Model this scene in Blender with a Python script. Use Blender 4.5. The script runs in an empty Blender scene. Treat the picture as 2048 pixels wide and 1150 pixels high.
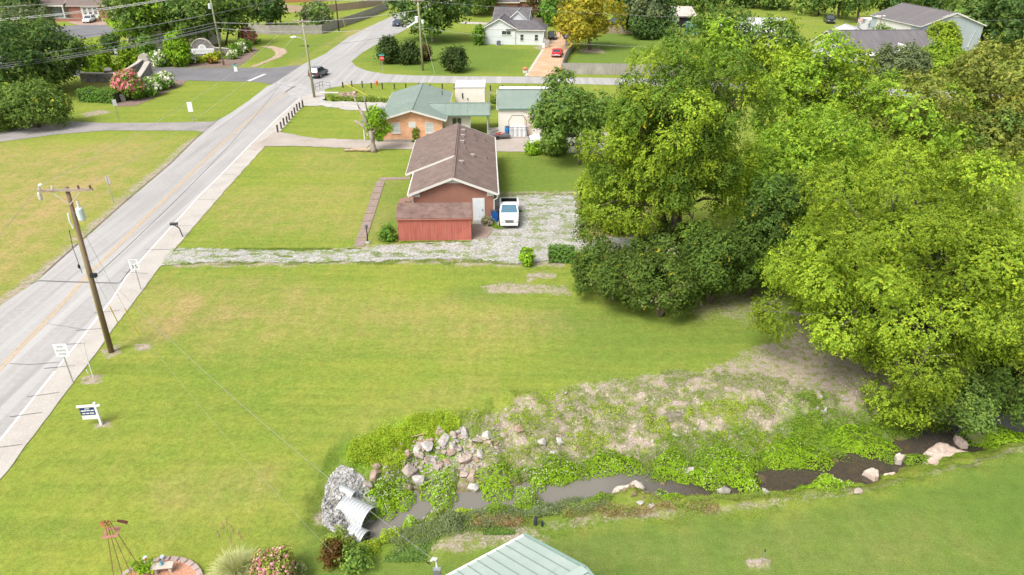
import bpy, bmesh, math, random
import numpy as np
from mathutils import Vector, Matrix, geometry
R = math.radians
rng = np.random.default_rng(7)
random.seed(7)
SC = bpy.context.scene
COL = SC.collection

# ------------------------------------------------------------------ camera
CAMH, PITCH, FOC = 24.0, R(28.0), 1400.0      # FOC in pixels of the 2048 px wide photo
SP, CP = math.sin(PITCH), math.cos(PITCH)
cd = bpy.data.cameras.new('camera'); cam = bpy.data.objects.new('camera', cd); COL.objects.link(cam)
cam.location = (0, 0, CAMH); cam.rotation_euler = (math.pi/2 - PITCH, 0, 0)
cd.sensor_width = 36; cd.lens = 36*FOC/2048; cd.clip_end = 5000; cd.clip_start = 0.1
SC.camera = cam

# ------------------------------------------------------------------ sky, sun, exposure
SUN_EL, SUN_AZ = R(54), R(-138)               # azimuth from +Y towards +X
w = bpy.data.worlds.new('World'); SC.world = w; w.use_nodes = True
nt = w.node_tree; nt.nodes.clear()
wo = nt.nodes.new('ShaderNodeOutputWorld'); bg = nt.nodes.new('ShaderNodeBackground')
sky = nt.nodes.new('ShaderNodeTexSky'); sky.sky_type = 'NISHITA'; sky.sun_disc = False
sky.sun_elevation = SUN_EL; sky.sun_rotation = SUN_AZ; sky.dust_density = 4; sky.air_density = 1.0
hs = nt.nodes.new('ShaderNodeHueSaturation'); hs.inputs['Saturation'].default_value = 0.30
nt.links.new(sky.outputs[0], hs.inputs['Color']); nt.links.new(hs.outputs[0], bg.inputs[0])
bg.inputs[1].default_value = 0.15
nt.links.new(bg.outputs[0], wo.inputs[0])
sd = bpy.data.lights.new('sun', 'SUN'); sun = bpy.data.objects.new('sun', sd); COL.objects.link(sun)
sd.energy = 2.0; sd.angle = R(24); sd.color = (1.0, 0.95, 0.86)
sdir = Vector((math.sin(SUN_AZ)*math.cos(SUN_EL), math.cos(SUN_AZ)*math.cos(SUN_EL), math.sin(SUN_EL)))
sun.rotation_euler = sdir.to_track_quat('Z', 'Y').to_euler(); sun.location = sdir*300
SC.view_settings.view_transform = 'Standard'; SC.view_settings.look = 'None'
SC.view_settings.gamma = 1; SC.view_settings.exposure = 0.78
try:
    SC.cycles.max_bounces = 6; SC.cycles.transparent_max_bounces = 8
except Exception: pass

# ------------------------------------------------------------------ pixel (2048x1150) -> place
def G(px, py, z=0.0):
    u = (px-1024)/FOC; v = (575-py)/FOC
    t = (z-CAMH)/(-SP+v*CP)
    return Vector((u*t, t*(CP+v*SP), z))
def ZAT(Y, py):
    v = (575-py)/FOC
    return CAMH + Y*(-SP+v*CP)/(CP+v*SP)
def PXM(X, Y, Z=0):      # pixels (2048) per metre at a place
    return FOC/(Y*CP+(CAMH-Z)*SP)
def GL(pts, z=0.0): return [G(p[0], p[1], z) for p in pts]

# ------------------------------------------------------------------ objects
def tag(o, label=None, cat=None, group=None, kind=None):
    if label: o['label'] = label
    if cat: o['category'] = cat
    if group: o['group'] = group
    if kind: o['kind'] = kind
    return o
def thing(name, label, cat, loc=(0, 0, 0), rz=0, group=None):
    o = bpy.data.objects.new(name, None); COL.objects.link(o)
    o.location = loc; o.rotation_euler = (0, 0, rz); o.empty_display_size = .3
    return tag(o, label, cat, group)
def copy_tree(o, parent=None):
    c = o.copy(); COL.objects.link(c)
    if parent is not None: c.parent = parent
    for ch in list(o.children): copy_tree(ch, c)
    return c
def place_copy(o, loc, rz, label=None, scale=None, group=None):
    c = copy_tree(o); c.location = loc; c.rotation_euler = (0, 0, rz)
    if label: c['label'] = label
    if group: c['group'] = group
    if scale is not None: c.scale = (scale,)*3 if not hasattr(scale, '__len__') else scale
    return c

class MB:
    def __init__(s): s.v = []; s.f = []
    def add(s, vs, fs):
        b = len(s.v); s.v += [tuple(p) for p in vs]; s.f += [tuple(b+i for i in f) for f in fs]; return s
    def box(s, c, d, rz=0, M=None):
        hx, hy, hz = d[0]/2, d[1]/2, d[2]/2
        P = [Vector((x, y, z)) for z in (-hz, hz) for x, y in ((-hx, -hy), (hx, -hy), (hx, hy), (-hx, hy))]
        if rz: P = [Matrix.Rotation(rz, 3, 'Z') @ p for p in P]
        if M is not None: P = [M @ p for p in P]
        P = [p+Vector(c) for p in P]
        return s.add(P, [(3, 2, 1, 0), (4, 5, 6, 7), (0, 1, 5, 4), (1, 2, 6, 5), (2, 3, 7, 6), (3, 0, 4, 7)])
    def bm(s, a, b): return s.box([(a[i]+b[i])/2 for i in range(3)], [abs(b[i]-a[i]) for i in range(3)])
    def bar(s, p, q, wd, hd=None):
        p, q = Vector(p), Vector(q); hd = hd or wd; d = q-p; L = d.length
        if L < 1e-6: return s
        M = d.to_track_quat('Y', 'Z').to_matrix()
        return s.box((p+q)/2, (wd, L, hd), M=M)
    def tube(s, pts, r, n=8, cap=True):
        pts = [Vector(p) for p in pts]; m = len(pts); rr = r if hasattr(r, '__len__') else [r]*m
        b = len(s.v)
        for i, p in enumerate(pts):
            t = (pts[min(i+1, m-1)]-pts[max(i-1, 0)]).normalized()
            a = t.cross(Vector((0, 0, 1)));
            if a.length < .05: a = t.cross(Vector((0, 1, 0)))
            a.normalize(); c = t.cross(a)
            for k in range(n):
                th = 2*math.pi*k/n
                s.v.append(tuple(p+(a*math.cos(th)+c*math.sin(th))*rr[i]))
        for i in range(m-1):
            for k in range(n):
                s.f.append((b+i*n+k, b+i*n+(k+1) % n, b+(i+1)*n+(k+1) % n, b+(i+1)*n+k))
        if cap:
            s.f.append(tuple(b+k for k in range(n))[::-1]); s.f.append(tuple(b+(m-1)*n+k for k in range(n)))
        return s
    def cyl(s, p, q, r, r2=None, n=12): return s.tube([p, q], [r, r if r2 is None else r2], n)
    def lathe(s, prof, c=(0, 0, 0), n=16):
        return s.tube([(c[0], c[1], c[2]+z) for _, z in prof], [max(r_, .001) for r_, _ in prof], n) if False else s._lathe(prof, c, n)
    def _lathe(s, prof, c, n):
        b = len(s.v)
        for r_, z in prof:
            for k in range(n):
                th = 2*math.pi*k/n; s.v.append((c[0]+r_*math.cos(th), c[1]+r_*math.sin(th), c[2]+z))
        for i in range(len(prof)-1):
            for k in range(n):
                s.f.append((b+i*n+k, b+i*n+(k+1) % n, b+(i+1)*n+(k+1) % n, b+(i+1)*n+k))
        s.f.append(tuple(b+k for k in range(n))[::-1]); s.f.append(tuple(b+(len(prof)-1)*n+k for k in range(n)))
        return s
    def slab(s, quad, th):           # a quad thickened straight down
        q = [Vector(p) for p in quad]; n = len(q)
        lo = [p-Vector((0, 0, th)) for p in q]
        return s.add(q+lo, [tuple(range(n)), tuple(range(n, 2*n))[::-1]] + [(i, i+n, (i+1) % n+n, (i+1) % n) for i in range(n)])
    def extr(s, poly, vec):
        q = [Vector(p) for p in poly]; n = len(q); v = Vector(vec)
        lo = [p+v for p in q]
        return s.add(q+lo, [tuple(range(n)), tuple(range(n, 2*n))[::-1]] + [(i, i+n, (i+1) % n+n, (i+1) % n) for i in range(n)])
    def loft(s, secs):
        b = len(s.v); n = len(secs[0])
        for sec in secs: s.v += [tuple(p) for p in sec]
        for i in range(len(secs)-1):
            for k in range(n):
                s.f.append((b+i*n+k, b+i*n+(k+1) % n, b+(i+1)*n+(k+1) % n, b+(i+1)*n+k))
        s.f.append(tuple(b+k for k in range(n))[::-1]); s.f.append(tuple(b+(len(secs)-1)*n+k for k in range(n)))
        return s
    def build(s, name, mat, parent=None, smooth=False, loc=None, bevel=0):
        me = bpy.data.meshes.new(name); me.from_pydata(s.v, [], s.f); me.update()
        bm_ = bmesh.new(); bm_.from_mesh(me); bmesh.ops.recalc_face_normals(bm_, faces=bm_.faces)
        if bevel: bmesh.ops.bevel(bm_, geom=bm_.edges, offset=bevel, segments=1, affect='EDGES', clamp_overlap=True)
        bm_.to_mesh(me); bm_.free()
        if smooth: me.polygons.foreach_set('use_smooth', [True]*len(me.polygons))
        me.materials.append(mat)
        o = bpy.data.objects.new(name, me); COL.objects.link(o)
        if parent is not None: o.parent = parent
        if loc is not None: o.location = loc
        return o

def smooth_by_angle(o, ang=40):
    me = o.data; bm_ = bmesh.new(); bm_.from_mesh(me)
    for f in bm_.faces: f.smooth = True
    for e in bm_.edges:
        if len(e.link_faces) == 2 and e.calc_face_angle(0) > R(ang): e.smooth = False
    bm_.to_mesh(me); bm_.free(); return o

# ------------------------------------------------------------------ materials
MATS = {}
def newmat(name):
    m = bpy.data.materials.new(name); m.use_nodes = True; n = m.node_tree
    b = n.nodes['Principled BSDF']; return m, n, b
def mat(name, col, rough=.8, noise=(), bump=None, metal=0, spec=.3, coat=0, obj=True):
    if name in MATS: return MATS[name]
    m, n, b = newmat(name)
    b.inputs['Roughness'].default_value = rough; b.inputs['Metallic'].default_value = metal
    b.inputs['Specular IOR Level'].default_value = spec; b.inputs['Coat Weight'].default_value = coat
    tc = n.nodes.new('ShaderNodeTexCoord'); src = tc.outputs['Object']
    cur = None
    for item in noise:
        sc, c2, lo, hi = item[:4]; st = item[4] if len(item) > 4 else (1, 1, 1)
        mp = n.nodes.new('ShaderNodeMapping'); mp.inputs['Scale'].default_value = st
        n.links.new(src, mp.inputs[0])
        nz = n.nodes.new('ShaderNodeTexNoise'); nz.inputs['Scale'].default_value = sc; nz.inputs['Detail'].default_value = 5
        n.links.new(mp.outputs[0], nz.inputs['Vector'])
        mr = n.nodes.new('ShaderNodeMapRange'); mr.inputs['From Min'].default_value = lo; mr.inputs['From Max'].default_value = hi
        n.links.new(nz.outputs['Fac'], mr.inputs['Value'])
        mx = n.nodes.new('ShaderNodeMix'); mx.data_type = 'RGBA'
        n.links.new(mr.outputs[0], mx.inputs['Factor'])
        if cur is None: mx.inputs['A'].default_value = (*col, 1)
        else: n.links.new(cur, mx.inputs['A'])
        mx.inputs['B'].default_value = (*c2, 1); cur = mx.outputs['Result']
    if cur is None: b.inputs['Base Color'].default_value = (*col, 1)
    else: n.links.new(cur, b.inputs['Base Color'])
    if bump:
        nz = n.nodes.new('ShaderNodeTexNoise'); nz.inputs['Scale'].default_value = bump[0]; nz.inputs['Detail'].default_value = 4
        n.links.new(src, nz.inputs['Vector']); bp = n.nodes.new('ShaderNodeBump')
        bp.inputs['Strength'].default_value = bump[1]; bp.inputs['Distance'].default_value = bump[2] if len(bump) > 2 else .05
        n.links.new(nz.outputs['Fac'], bp.inputs['Height']); n.links.new(bp.outputs[0], b.inputs['Normal'])
    MATS[name] = m; return m
def brickmat(name, c1, c2, mortar, bw=.21, bh=.075, axes='wall', ms=.012, blot=None, rough=.85):
    if name in MATS: return MATS[name]
    m, n, b = newmat(name); b.inputs['Roughness'].default_value = rough; b.inputs['Specular IOR Level'].default_value = .2
    tc = n.nodes.new('ShaderNodeTexCoord'); sp = n.nodes.new('ShaderNodeSeparateXYZ'); n.links.new(tc.outputs['Object'], sp.inputs[0])
    cb = n.nodes.new('ShaderNodeCombineXYZ')
    if axes == 'wall':
        ad = n.nodes.new('ShaderNodeMath'); ad.operation = 'ADD'
        n.links.new(sp.outputs['X'], ad.inputs[0]); n.links.new(sp.outputs['Y'], ad.inputs[1])
        n.links.new(ad.outputs[0], cb.inputs['X']); n.links.new(sp.outputs['Z'], cb.inputs['Y'])
    elif axes == 'roofy':      # courses run along y
        n.links.new(sp.outputs['Y'], cb.inputs['X']); n.links.new(sp.outputs['X'], cb.inputs['Y'])
    else:
        n.links.new(sp.outputs['X'], cb.inputs['X']); n.links.new(sp.outputs['Y'], cb.inputs['Y'])
    bt = n.nodes.new('ShaderNodeTexBrick'); bt.inputs['Scale'].default_value = 1
    bt.inputs['Brick Width'].default_value = bw; bt.inputs['Row Height'].default_value = bh; bt.inputs['Mortar Size'].default_value = ms
    bt.inputs['Color1'].default_value = (*c1, 1); bt.inputs['Color2'].default_value = (*c2, 1); bt.inputs['Mortar'].default_value = (*mortar, 1)
    n.links.new(cb.outputs[0], bt.inputs['Vector'])
    nz = n.nodes.new('ShaderNodeTexNoise'); nz.inputs['Scale'].default_value = 1.3; nz.inputs['Detail'].default_value = 6
    n.links.new(tc.outputs['Object'], nz.inputs['Vector'])
    mr = n.nodes.new('ShaderNodeMapRange'); mr.inputs['From Min'].default_value = .35; mr.inputs['From Max'].default_value = .7
    mr.inputs['To Max'].default_value = .6; n.links.new(nz.outputs['Fac'], mr.inputs['Value'])
    mx = n.nodes.new('ShaderNodeMix'); mx.data_type = 'RGBA'; n.links.new(mr.outputs[0], mx.inputs['Factor'])
    n.links.new(bt.outputs['Color'], mx.inputs['A']); bl = blot or tuple(x*.75 for x in c1); mx.inputs['B'].default_value = (*bl, 1)
    n.links.new(mx.outputs['Result'], b.inputs['Base Color'])
    MATS[name] = m; return m

def leafmat(name, trans=.35, rough=.65):
    if name in MATS: return MATS[name]
    m = bpy.data.materials.new(name); m.use_nodes = True; n = m.node_tree; n.nodes.clear()
    out = n.nodes.new('ShaderNodeOutputMaterial'); at = n.nodes.new('ShaderNodeAttribute'); at.attribute_name = 'Col'
    pr = n.nodes.new('ShaderNodeBsdfPrincipled'); pr.inputs['Roughness'].default_value = rough; pr.inputs['Specular IOR Level'].default_value = .06
    tr = n.nodes.new('ShaderNodeBsdfTranslucent'); ms = n.nodes.new('ShaderNodeMixShader'); ms.inputs[0].default_value = trans
    hu = n.nodes.new('ShaderNodeMix'); hu.data_type = 'RGBA'; hu.blend_type = 'MULTIPLY'; hu.inputs['Factor'].default_value = 1
    hu.inputs['B'].default_value = (1.15, 1.2, .5, 1)
    n.links.new(at.outputs['Color'], hu.inputs['A'])
    n.links.new(at.outputs['Color'], pr.inputs['Base Color']); n.links.new(hu.outputs['Result'], tr.inputs['Color'])
    n.links.new(pr.outputs[0], ms.inputs[1]); n.links.new(tr.outputs[0], ms.inputs[2]); n.links.new(ms.outputs[0], out.inputs[0])
    MATS[name] = m; return m
LEAF = leafmat('leaf'); PETAL = leafmat('petal', .2)
bark = mat('bark', (.16, .125, .09), .9, [(3, (.08, .06, .045), .35, .65, (1, 1, .25))], (14, .6))
barkg = mat('bark_grey', (.24, .21, .17), .9, [(3, (.13, .11, .09), .35, .65, (1, 1, .25))], (14, .6))
polewood = mat('pole_wood', (.23, .165, .11), .85, [(2.5, (.13, .085, .055), .4, .7, (4, 4, .15))], (20, .3))
poleolive = mat('pole_wood_green', (.26, .26, .14), .85, [(2.5, (.34, .33, .22), .35, .7, (3, 3, .2))], (20, .3))
poledark = mat('pole_wood_dark', (.10, .065, .045), .85, [(2.5, (.06, .04, .03), .4, .7, (3, 3, .2))])
greymetal = mat('galvanised_metal', (.42, .43, .44), .45, [(4, (.30, .31, .33), .4, .7)], metal=.6)
darkmetal = mat('dark_metal', (.05, .05, .055), .5, metal=.3)
whitep = mat('white_paint', (.68, .68, .67), .5, [(1.2, (.55, .54, .51), .5, .8)])
blackp = mat('black_paint', (.02, .02, .022), .5)
glass = mat('window_glass', (.035, .045, .055), .08, spec=.9)
concrete = mat('concrete', (.34, .32, .29), .9, [(.7, (.27, .25, .225), .4, .7), (9, (.38, .36, .33), .5, .75)], (30, .2))
rubber = mat('rubber', (.018, .018, .02), .8)
# ------------------------------------------------------------------ creek bed and ground
WZ = -1.55
CREEK = [  # centre px, py on the water; half width m; far slope m; near slope m
 (748,1062,.75,2.6,2.0),(800,1032,.95,3.2,2.2),(870,1000,.9,4.6,2.2),(960,1003,.8,5.2,2.0),(1060,992,.9,5.6,2.2),(1160,980,1.0,6.0,2.0),
 (1250,955,.95,6.2,2.2),(1330,985,.6,6.4,1.7),(1430,972,.6,6.2,2.0),(1550,955,1.0,5.2,2.0),(1690,945,1.0,4.8,2.0),(1780,915,1.15,4.4,2.2),
 (1880,888,1.3,4.2,2.2),(1990,852,1.1,3.8,2.4),(2110,836,1.0,3.6,2.4),(2300,800,1.0,3.6,2.4)]
CW = [(*G(c[0], c[1], WZ)[:2], c[2]*.76, c[3], c[4]) for c in CREEK]
SIDE2 = [(*G(760, 205, -1.0)[:2],), ]
def vnoise(x, y, s=1.0, seed=0):
    x = np.asarray(x, float)*s+seed*17.3; y = np.asarray(y, float)*s-seed*9.1
    xi = np.floor(x); yi = np.floor(y); xf = x-xi; yf = y-yi
    def h(a, b):
        t = np.sin(a*127.1+b*311.7+seed*3.3)*43758.5453; return t-np.floor(t)
    u = xf*xf*(3-2*xf); v = yf*yf*(3-2*yf)
    return (h(xi, yi)*(1-u)+h(xi+1, yi)*u)*(1-v)+(h(xi, yi+1)*(1-u)+h(xi+1, yi+1)*u)*v
DITCH = [G(660, 200), G(720, 205), G(800, 203), G(900, 203), G(1000, 200), G(1100, 197)]
def hz(x, y):
    x = np.atleast_1d(np.asarray(x, float)); y = np.atleast_1d(np.asarray(y, float))
    best = np.full(x.shape, 1e9); z = np.zeros(x.shape)
    dd = np.full(x.shape, 1e9); W = np.zeros(x.shape); SL = np.ones(x.shape)
    for a, b in zip(CW[:-1], CW[1:]):
        ex, ey = b[0]-a[0], b[1]-a[1]; L2 = ex*ex+ey*ey
        t = np.clip(((x-a[0])*ex+(y-a[1])*ey)/L2, 0, 1)
        qx = x-(a[0]+t*ex); qy = y-(a[1]+t*ey); d = np.hypot(qx, qy)
        side = (ex*qy-ey*qx)/(np.sqrt(L2)*np.maximum(d, 1e-6))   # +1 = far side
        wv = a[2]+(b[2]-a[2])*t; f = a[3]+(b[3]-a[3])*t; nn = a[4]+(b[4]-a[4])*t
        s = nn+(f-nn)*(side*.5+.5)
        m = d < dd; dd = np.where(m, d, dd); W = np.where(m, wv, W); SL = np.where(m, s, SL)
    wob = (vnoise(x, y, .9, 1)-.5)*.7+(vnoise(x, y, 2.7, 2)-.5)*.35
    k = np.clip((dd-W+wob*np.clip(dd, 0, 1))/SL, 0, 1)
    prof = 1-(k*k*(3-2*k)*.45+k**.8*.55)
    z = -1.55*prof-.28*np.clip((W-dd)/W, 0, 1)*(dd < W)
    z = z - .0*(k <= 0)
    rough = (vnoise(x, y, 2.2, 3)-.5)*.24+(vnoise(x, y, 5.1, 4)-.5)*.12
    z = z+rough*np.clip(prof*3, 0, 1)
    z = np.where(k >= 1, 0, z)
    # drainage ditch behind the green roofed house
    for a, b in zip(DITCH[:-1], DITCH[1:]):
        ex, ey = b[0]-a[0], b[1]-a[1]; L2 = ex*ex+ey*ey
        t = np.clip(((x-a[0])*ex+(y-a[1])*ey)/L2, 0, 1)
        d = np.hypot(x-(a[0]+t*ex), y-(a[1]+t*ey))
        z = np.minimum(z, -.9*np.clip(1-d/3.2, 0, 1)**1.0*np.clip((x+42)/3., 0, 1))
    return z
def H(x, y): return float(hz(x, y)[0])
def GT(px, py):
    z = 0.0
    for _ in range(14):
        p = G(px, py, z); z = z+.6*(H(p.x, p.y)-z)
    p = G(px, py, z); return Vector((p.x, p.y, H(p.x, p.y)))

xs = np.concatenate([-np.geomspace(1600, 90, 26), np.arange(-88, -26, .9), np.arange(-26, 34, .2), np.arange(34, 90, .9), np.geomspace(91, 1600, 26)])
ys = np.concatenate([np.array([-60, -30, -10, 0, 8]), np.arange(12, 44, .2), np.arange(44, 150, .6), np.arange(150, 262, 2.), np.geomspace(266, 2400, 26)])
XX, YY = np.meshgrid(xs, ys); nx, ny = len(xs), len(ys)
ZZ = hz(XX.ravel(), YY.ravel())
me = bpy.data.meshes.new('ground'); nv = nx*ny
me.vertices.add(nv); me.vertices.foreach_set('co', np.column_stack([XX.ravel(), YY.ravel(), ZZ]).astype(np.float32).ravel())
ii, jj = np.meshgrid(np.arange(nx-1), np.arange(ny-1)); b0 = (jj*nx+ii).ravel()
fc = np.column_stack([b0, b0+1, b0+1+nx, b0+nx]).astype(np.int32)
me.loops.add(fc.size); me.loops.foreach_set('vertex_index', fc.ravel()); me.polygons.add(len(fc))
me.polygons.foreach_set('loop_start', np.arange(0, fc.size, 4, dtype=np.int32)); me.update(calc_edges=True)
me.polygons.foreach_set('use_smooth', [True]*len(fc))

def inpoly(x, y, poly):
    r = np.zeros(x.shape, bool); n = len(poly); j = n-1
    for i in range(n):
        xi, yi = poly[i][0], poly[i][1]; xj, yj = poly[j][0], poly[j][1]
        c = ((yi > y) != (yj > y)) & (x < (xj-xi)*(y-yi)/((yj-yi) or 1e-9)+xi); r ^= c; j = i
    return r
def pdist(x, y, poly):
    d = np.full(x.shape, 1e9); n = len(poly)
    for i in range(n):
        a, b = poly[i], poly[(i+1) % n]; ex, ey = b[0]-a[0], b[1]-a[1]
        t = np.clip(((x-a[0])*ex+(y-a[1])*ey)/(ex*ex+ey*ey+1e-9), 0, 1)
        d = np.minimum(d, np.hypot(x-(a[0]+t*ex), y-(a[1]+t*ey)))
    return d
def zone(pxpts, soft, amp=1.0):
    poly = [tuple(G(*p)[:2]) for p in pxpts]; X, Y = XX.ravel(), YY.ravel()
    cx0 = min(p[0] for p in poly)-soft*2; cx1 = max(p[0] for p in poly)+soft*2
    cy0 = min(p[1] for p in poly)-soft*2; cy1 = max(p[1] for p in poly)+soft*2
    idx = np.where((X > cx0) & (X < cx1) & (Y > cy0) & (Y < cy1))[0]
    x, y = X[idx], Y[idx]; s = pdist(x, y, poly); s = np.where(inpoly(x, y, poly), s, -s)
    s = s+(vnoise(x, y, 1.1/soft, 5)-.5)*soft*1.2
    out = np.zeros(X.shape); out[idx] = np.clip(.5+s/(2*soft), 0, 1)*amp; return out
def comb(*a):
    r = a[0]
    for b in a[1:]: r = np.maximum(r, b)
    return r
dirt = comb(
  zone([(900,880),(960,835),(1080,800),(1180,778),(1300,760),(1420,745),(1540,700),(1660,690),(1700,760),(1700,860),(1560,905),(1400,900),(1180,930),(1020,940),(930,925)], .9, .74),
  zone([(1560,640),(1700,640),(1900,760),(1850,850),(1650,860),(1560,760)], 1.2, .40),
  zone([(640,1040),(700,1000),(780,1010),(900,960),(800,900),(720,930),(660,980)], .5, .7),
  zone([(860,1090),(930,1062),(1000,1052),(1060,1050),(1100,1075),(960,1100),(880,1105)], .35, .40),
  zone([(1060,1052),(1200,1020),(1420,1010),(1600,990),(1720,970),(1900,925),(2048,885),(2048,900),(1900,940),(1700,988),(1500,1020),(1250,1040),(1100,1062)], .25, .30),
  zone([(1160,480),(1260,470),(1300,500),(1180,500)], .5, .8),
  zone([(1480,560),(1600,590),(1560,640),(1400,640),(1330,610)], 1.2, .22),
  zone([(960,575),(1010,565),(1130,575),(1140,590),(1060,585),(980,585)], .35, .55), zone([(1050,548),(1090,545),(1110,553),(1060,558)], .2, .9),
  zone([(205,700),(235,690),(240,706),(215,715)], .2, .8), zone([(270,690),(300,685),(300,700),(275,702)], .15, .7), zone([(165,755),(200,750),(200,765),(170,768)], .15, .9), zone([(190,850),(215,843),(215,853),(193,855)], .12, .9),
  zone([(1490,1120),(1540,1120),(1535,1135),(1500,1133)], .15, .8),
  zone([(1000,385),(1160,385),(1165,470),(1120,530),(1000,530),(800,524),(340,533),(330,508),(640,500),(940,478),(985,450)], .45, .62),
  zone([(1160,385),(1195,385),(1200,400),(1170,400)], .4, .6), zone([(1070,95),(1110,80),(1130,85),(1110,110)], .6, .8), zone([(1165,96),(1200,96),(1210,106),(1160,106)], .8, .6),
  zone([(0,612),(80,560),(250,408),(330,338),(395,276),(385,276),(240,400),(140,490),(0,600)], .35, .6),
  zone([(165,228),(200,220),(215,226),(180,232)], .6, .8))
dry = comb(
  zone([(-200,300),(100,290),(360,275),(300,330),(120,480),(0,590),(-300,700)], 3, .62), zone([(0,400),(200,330),(260,350),(100,470),(0,520)], 2.5, 1.0),
  zone([(300,560),(560,560),(760,600),(700,680),(520,700),(290,690),(260,620)], 2, .38), zone([(330,580),(480,590),(520,640),(300,690),(270,660)], 1.5, .75),
  zone([(600,580),(1000,600),(1150,640),(1000,700),(700,670)], 2, .4), zone([(640,850),(900,760),(1000,780),(800,830)], 1, .25),
  zone([(400,380),(780,360),(780,470),(430,470)], 1.5, .35), zone([(1160,400),(1300,400),(1320,480),(1160,480)], 1.5, .8),
  zone([(600,300),(740,300),(740,350),(560,350)], 2, .3), zone([(300,960),(560,930),(560,1000),(300,1050)], 1, .35),
  zone([(1100,1090),(1900,1040),(2048,1150),(1150,1150)], 1.5, .18),
  zone([(560,140),(700,70),(780,45),(700,60),(540,165)], 1, .7), zone([(880,180),(1100,185),(1100,200),(900,200)], 2, .3),
  zone([(200,150),(310,170),(300,190),(150,180)], 2, .5), zone([(0,0),(100,0),(60,40),(0,40)], 5, .0))
deeper = comb(  # deeper green: rich grass, plus tree shade painted on the lawn
  zone([(1050,1075),(1250,1045),(1500,1030),(1700,990),(1900,945),(2048,905),(2200,900),(2200,1250),(900,1250),(960,1110)], .8, .85),
  zone([(1080,600),(1300,620),(1600,600),(1640,680),(1400,740),(1150,770),(1080,680)], 2.5, .45),  # tree shade in front of the thicket, painted as darker grass
  zone([(735,90),(880,60),(990,90),(1060,100),(1040,150),(840,148),(740,125)], 4, .75), zone([(1120,60),(1350,60),(1350,150),(1130,128)], 4, .75),
  zone([(995,310),(1180,310),(1180,395),(1000,395)], 1.5, .6), zone([(740,360),(820,365),(830,480),(740,480)], 1, .5),  # first patch paints the tree shade on the lawn beside the brick house
  zone([(590,1100),(640,990),(700,1090),(1000,1100),(900,1200),(500,1200)], .7, .6), zone([(640,1010),(670,940),(720,880),(690,870),(640,930),(620,1020)], .4, .6),
  zone([(540,90),(640,70),(700,60),(640,110),(560,130),(490,120)], 3, .4), zone([(900,575),(1000,565),(1080,590),(960,605),(890,600)], .8, .6))
veg = comb(zone([(700,890),(800,840),(900,835),(960,850),(900,900),(880,990),(730,1010),(690,930)], .5, .9),
  zone([(990,950),(1200,900),(1500,870),(1700,860),(1900,830),(2048,820),(2048,860),(1850,890),(1700,930),(1500,950),(1200,960),(1000,1000)], .6, .95),
  zone([(1580,800),(1700,830),(1720,900),(1560,920)], .6, .8), zone([(740,1100),(900,1040),(1060,1010),(1060,1040),(900,1070),(800,1110)], .3, .7),
  zone([(650,196),(780,200),(1100,195),(1100,207),(780,212),(690,206)], .8, .7), zone([(1000,440),(1010,470),(985,470),(975,445)], .2, .3))
ca = me.color_attributes.new('zones', 'FLOAT_COLOR', 'POINT')
ca.data.foreach_set('color', np.column_stack([dirt, dry, deeper, veg]).astype(np.float32).ravel())
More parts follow.
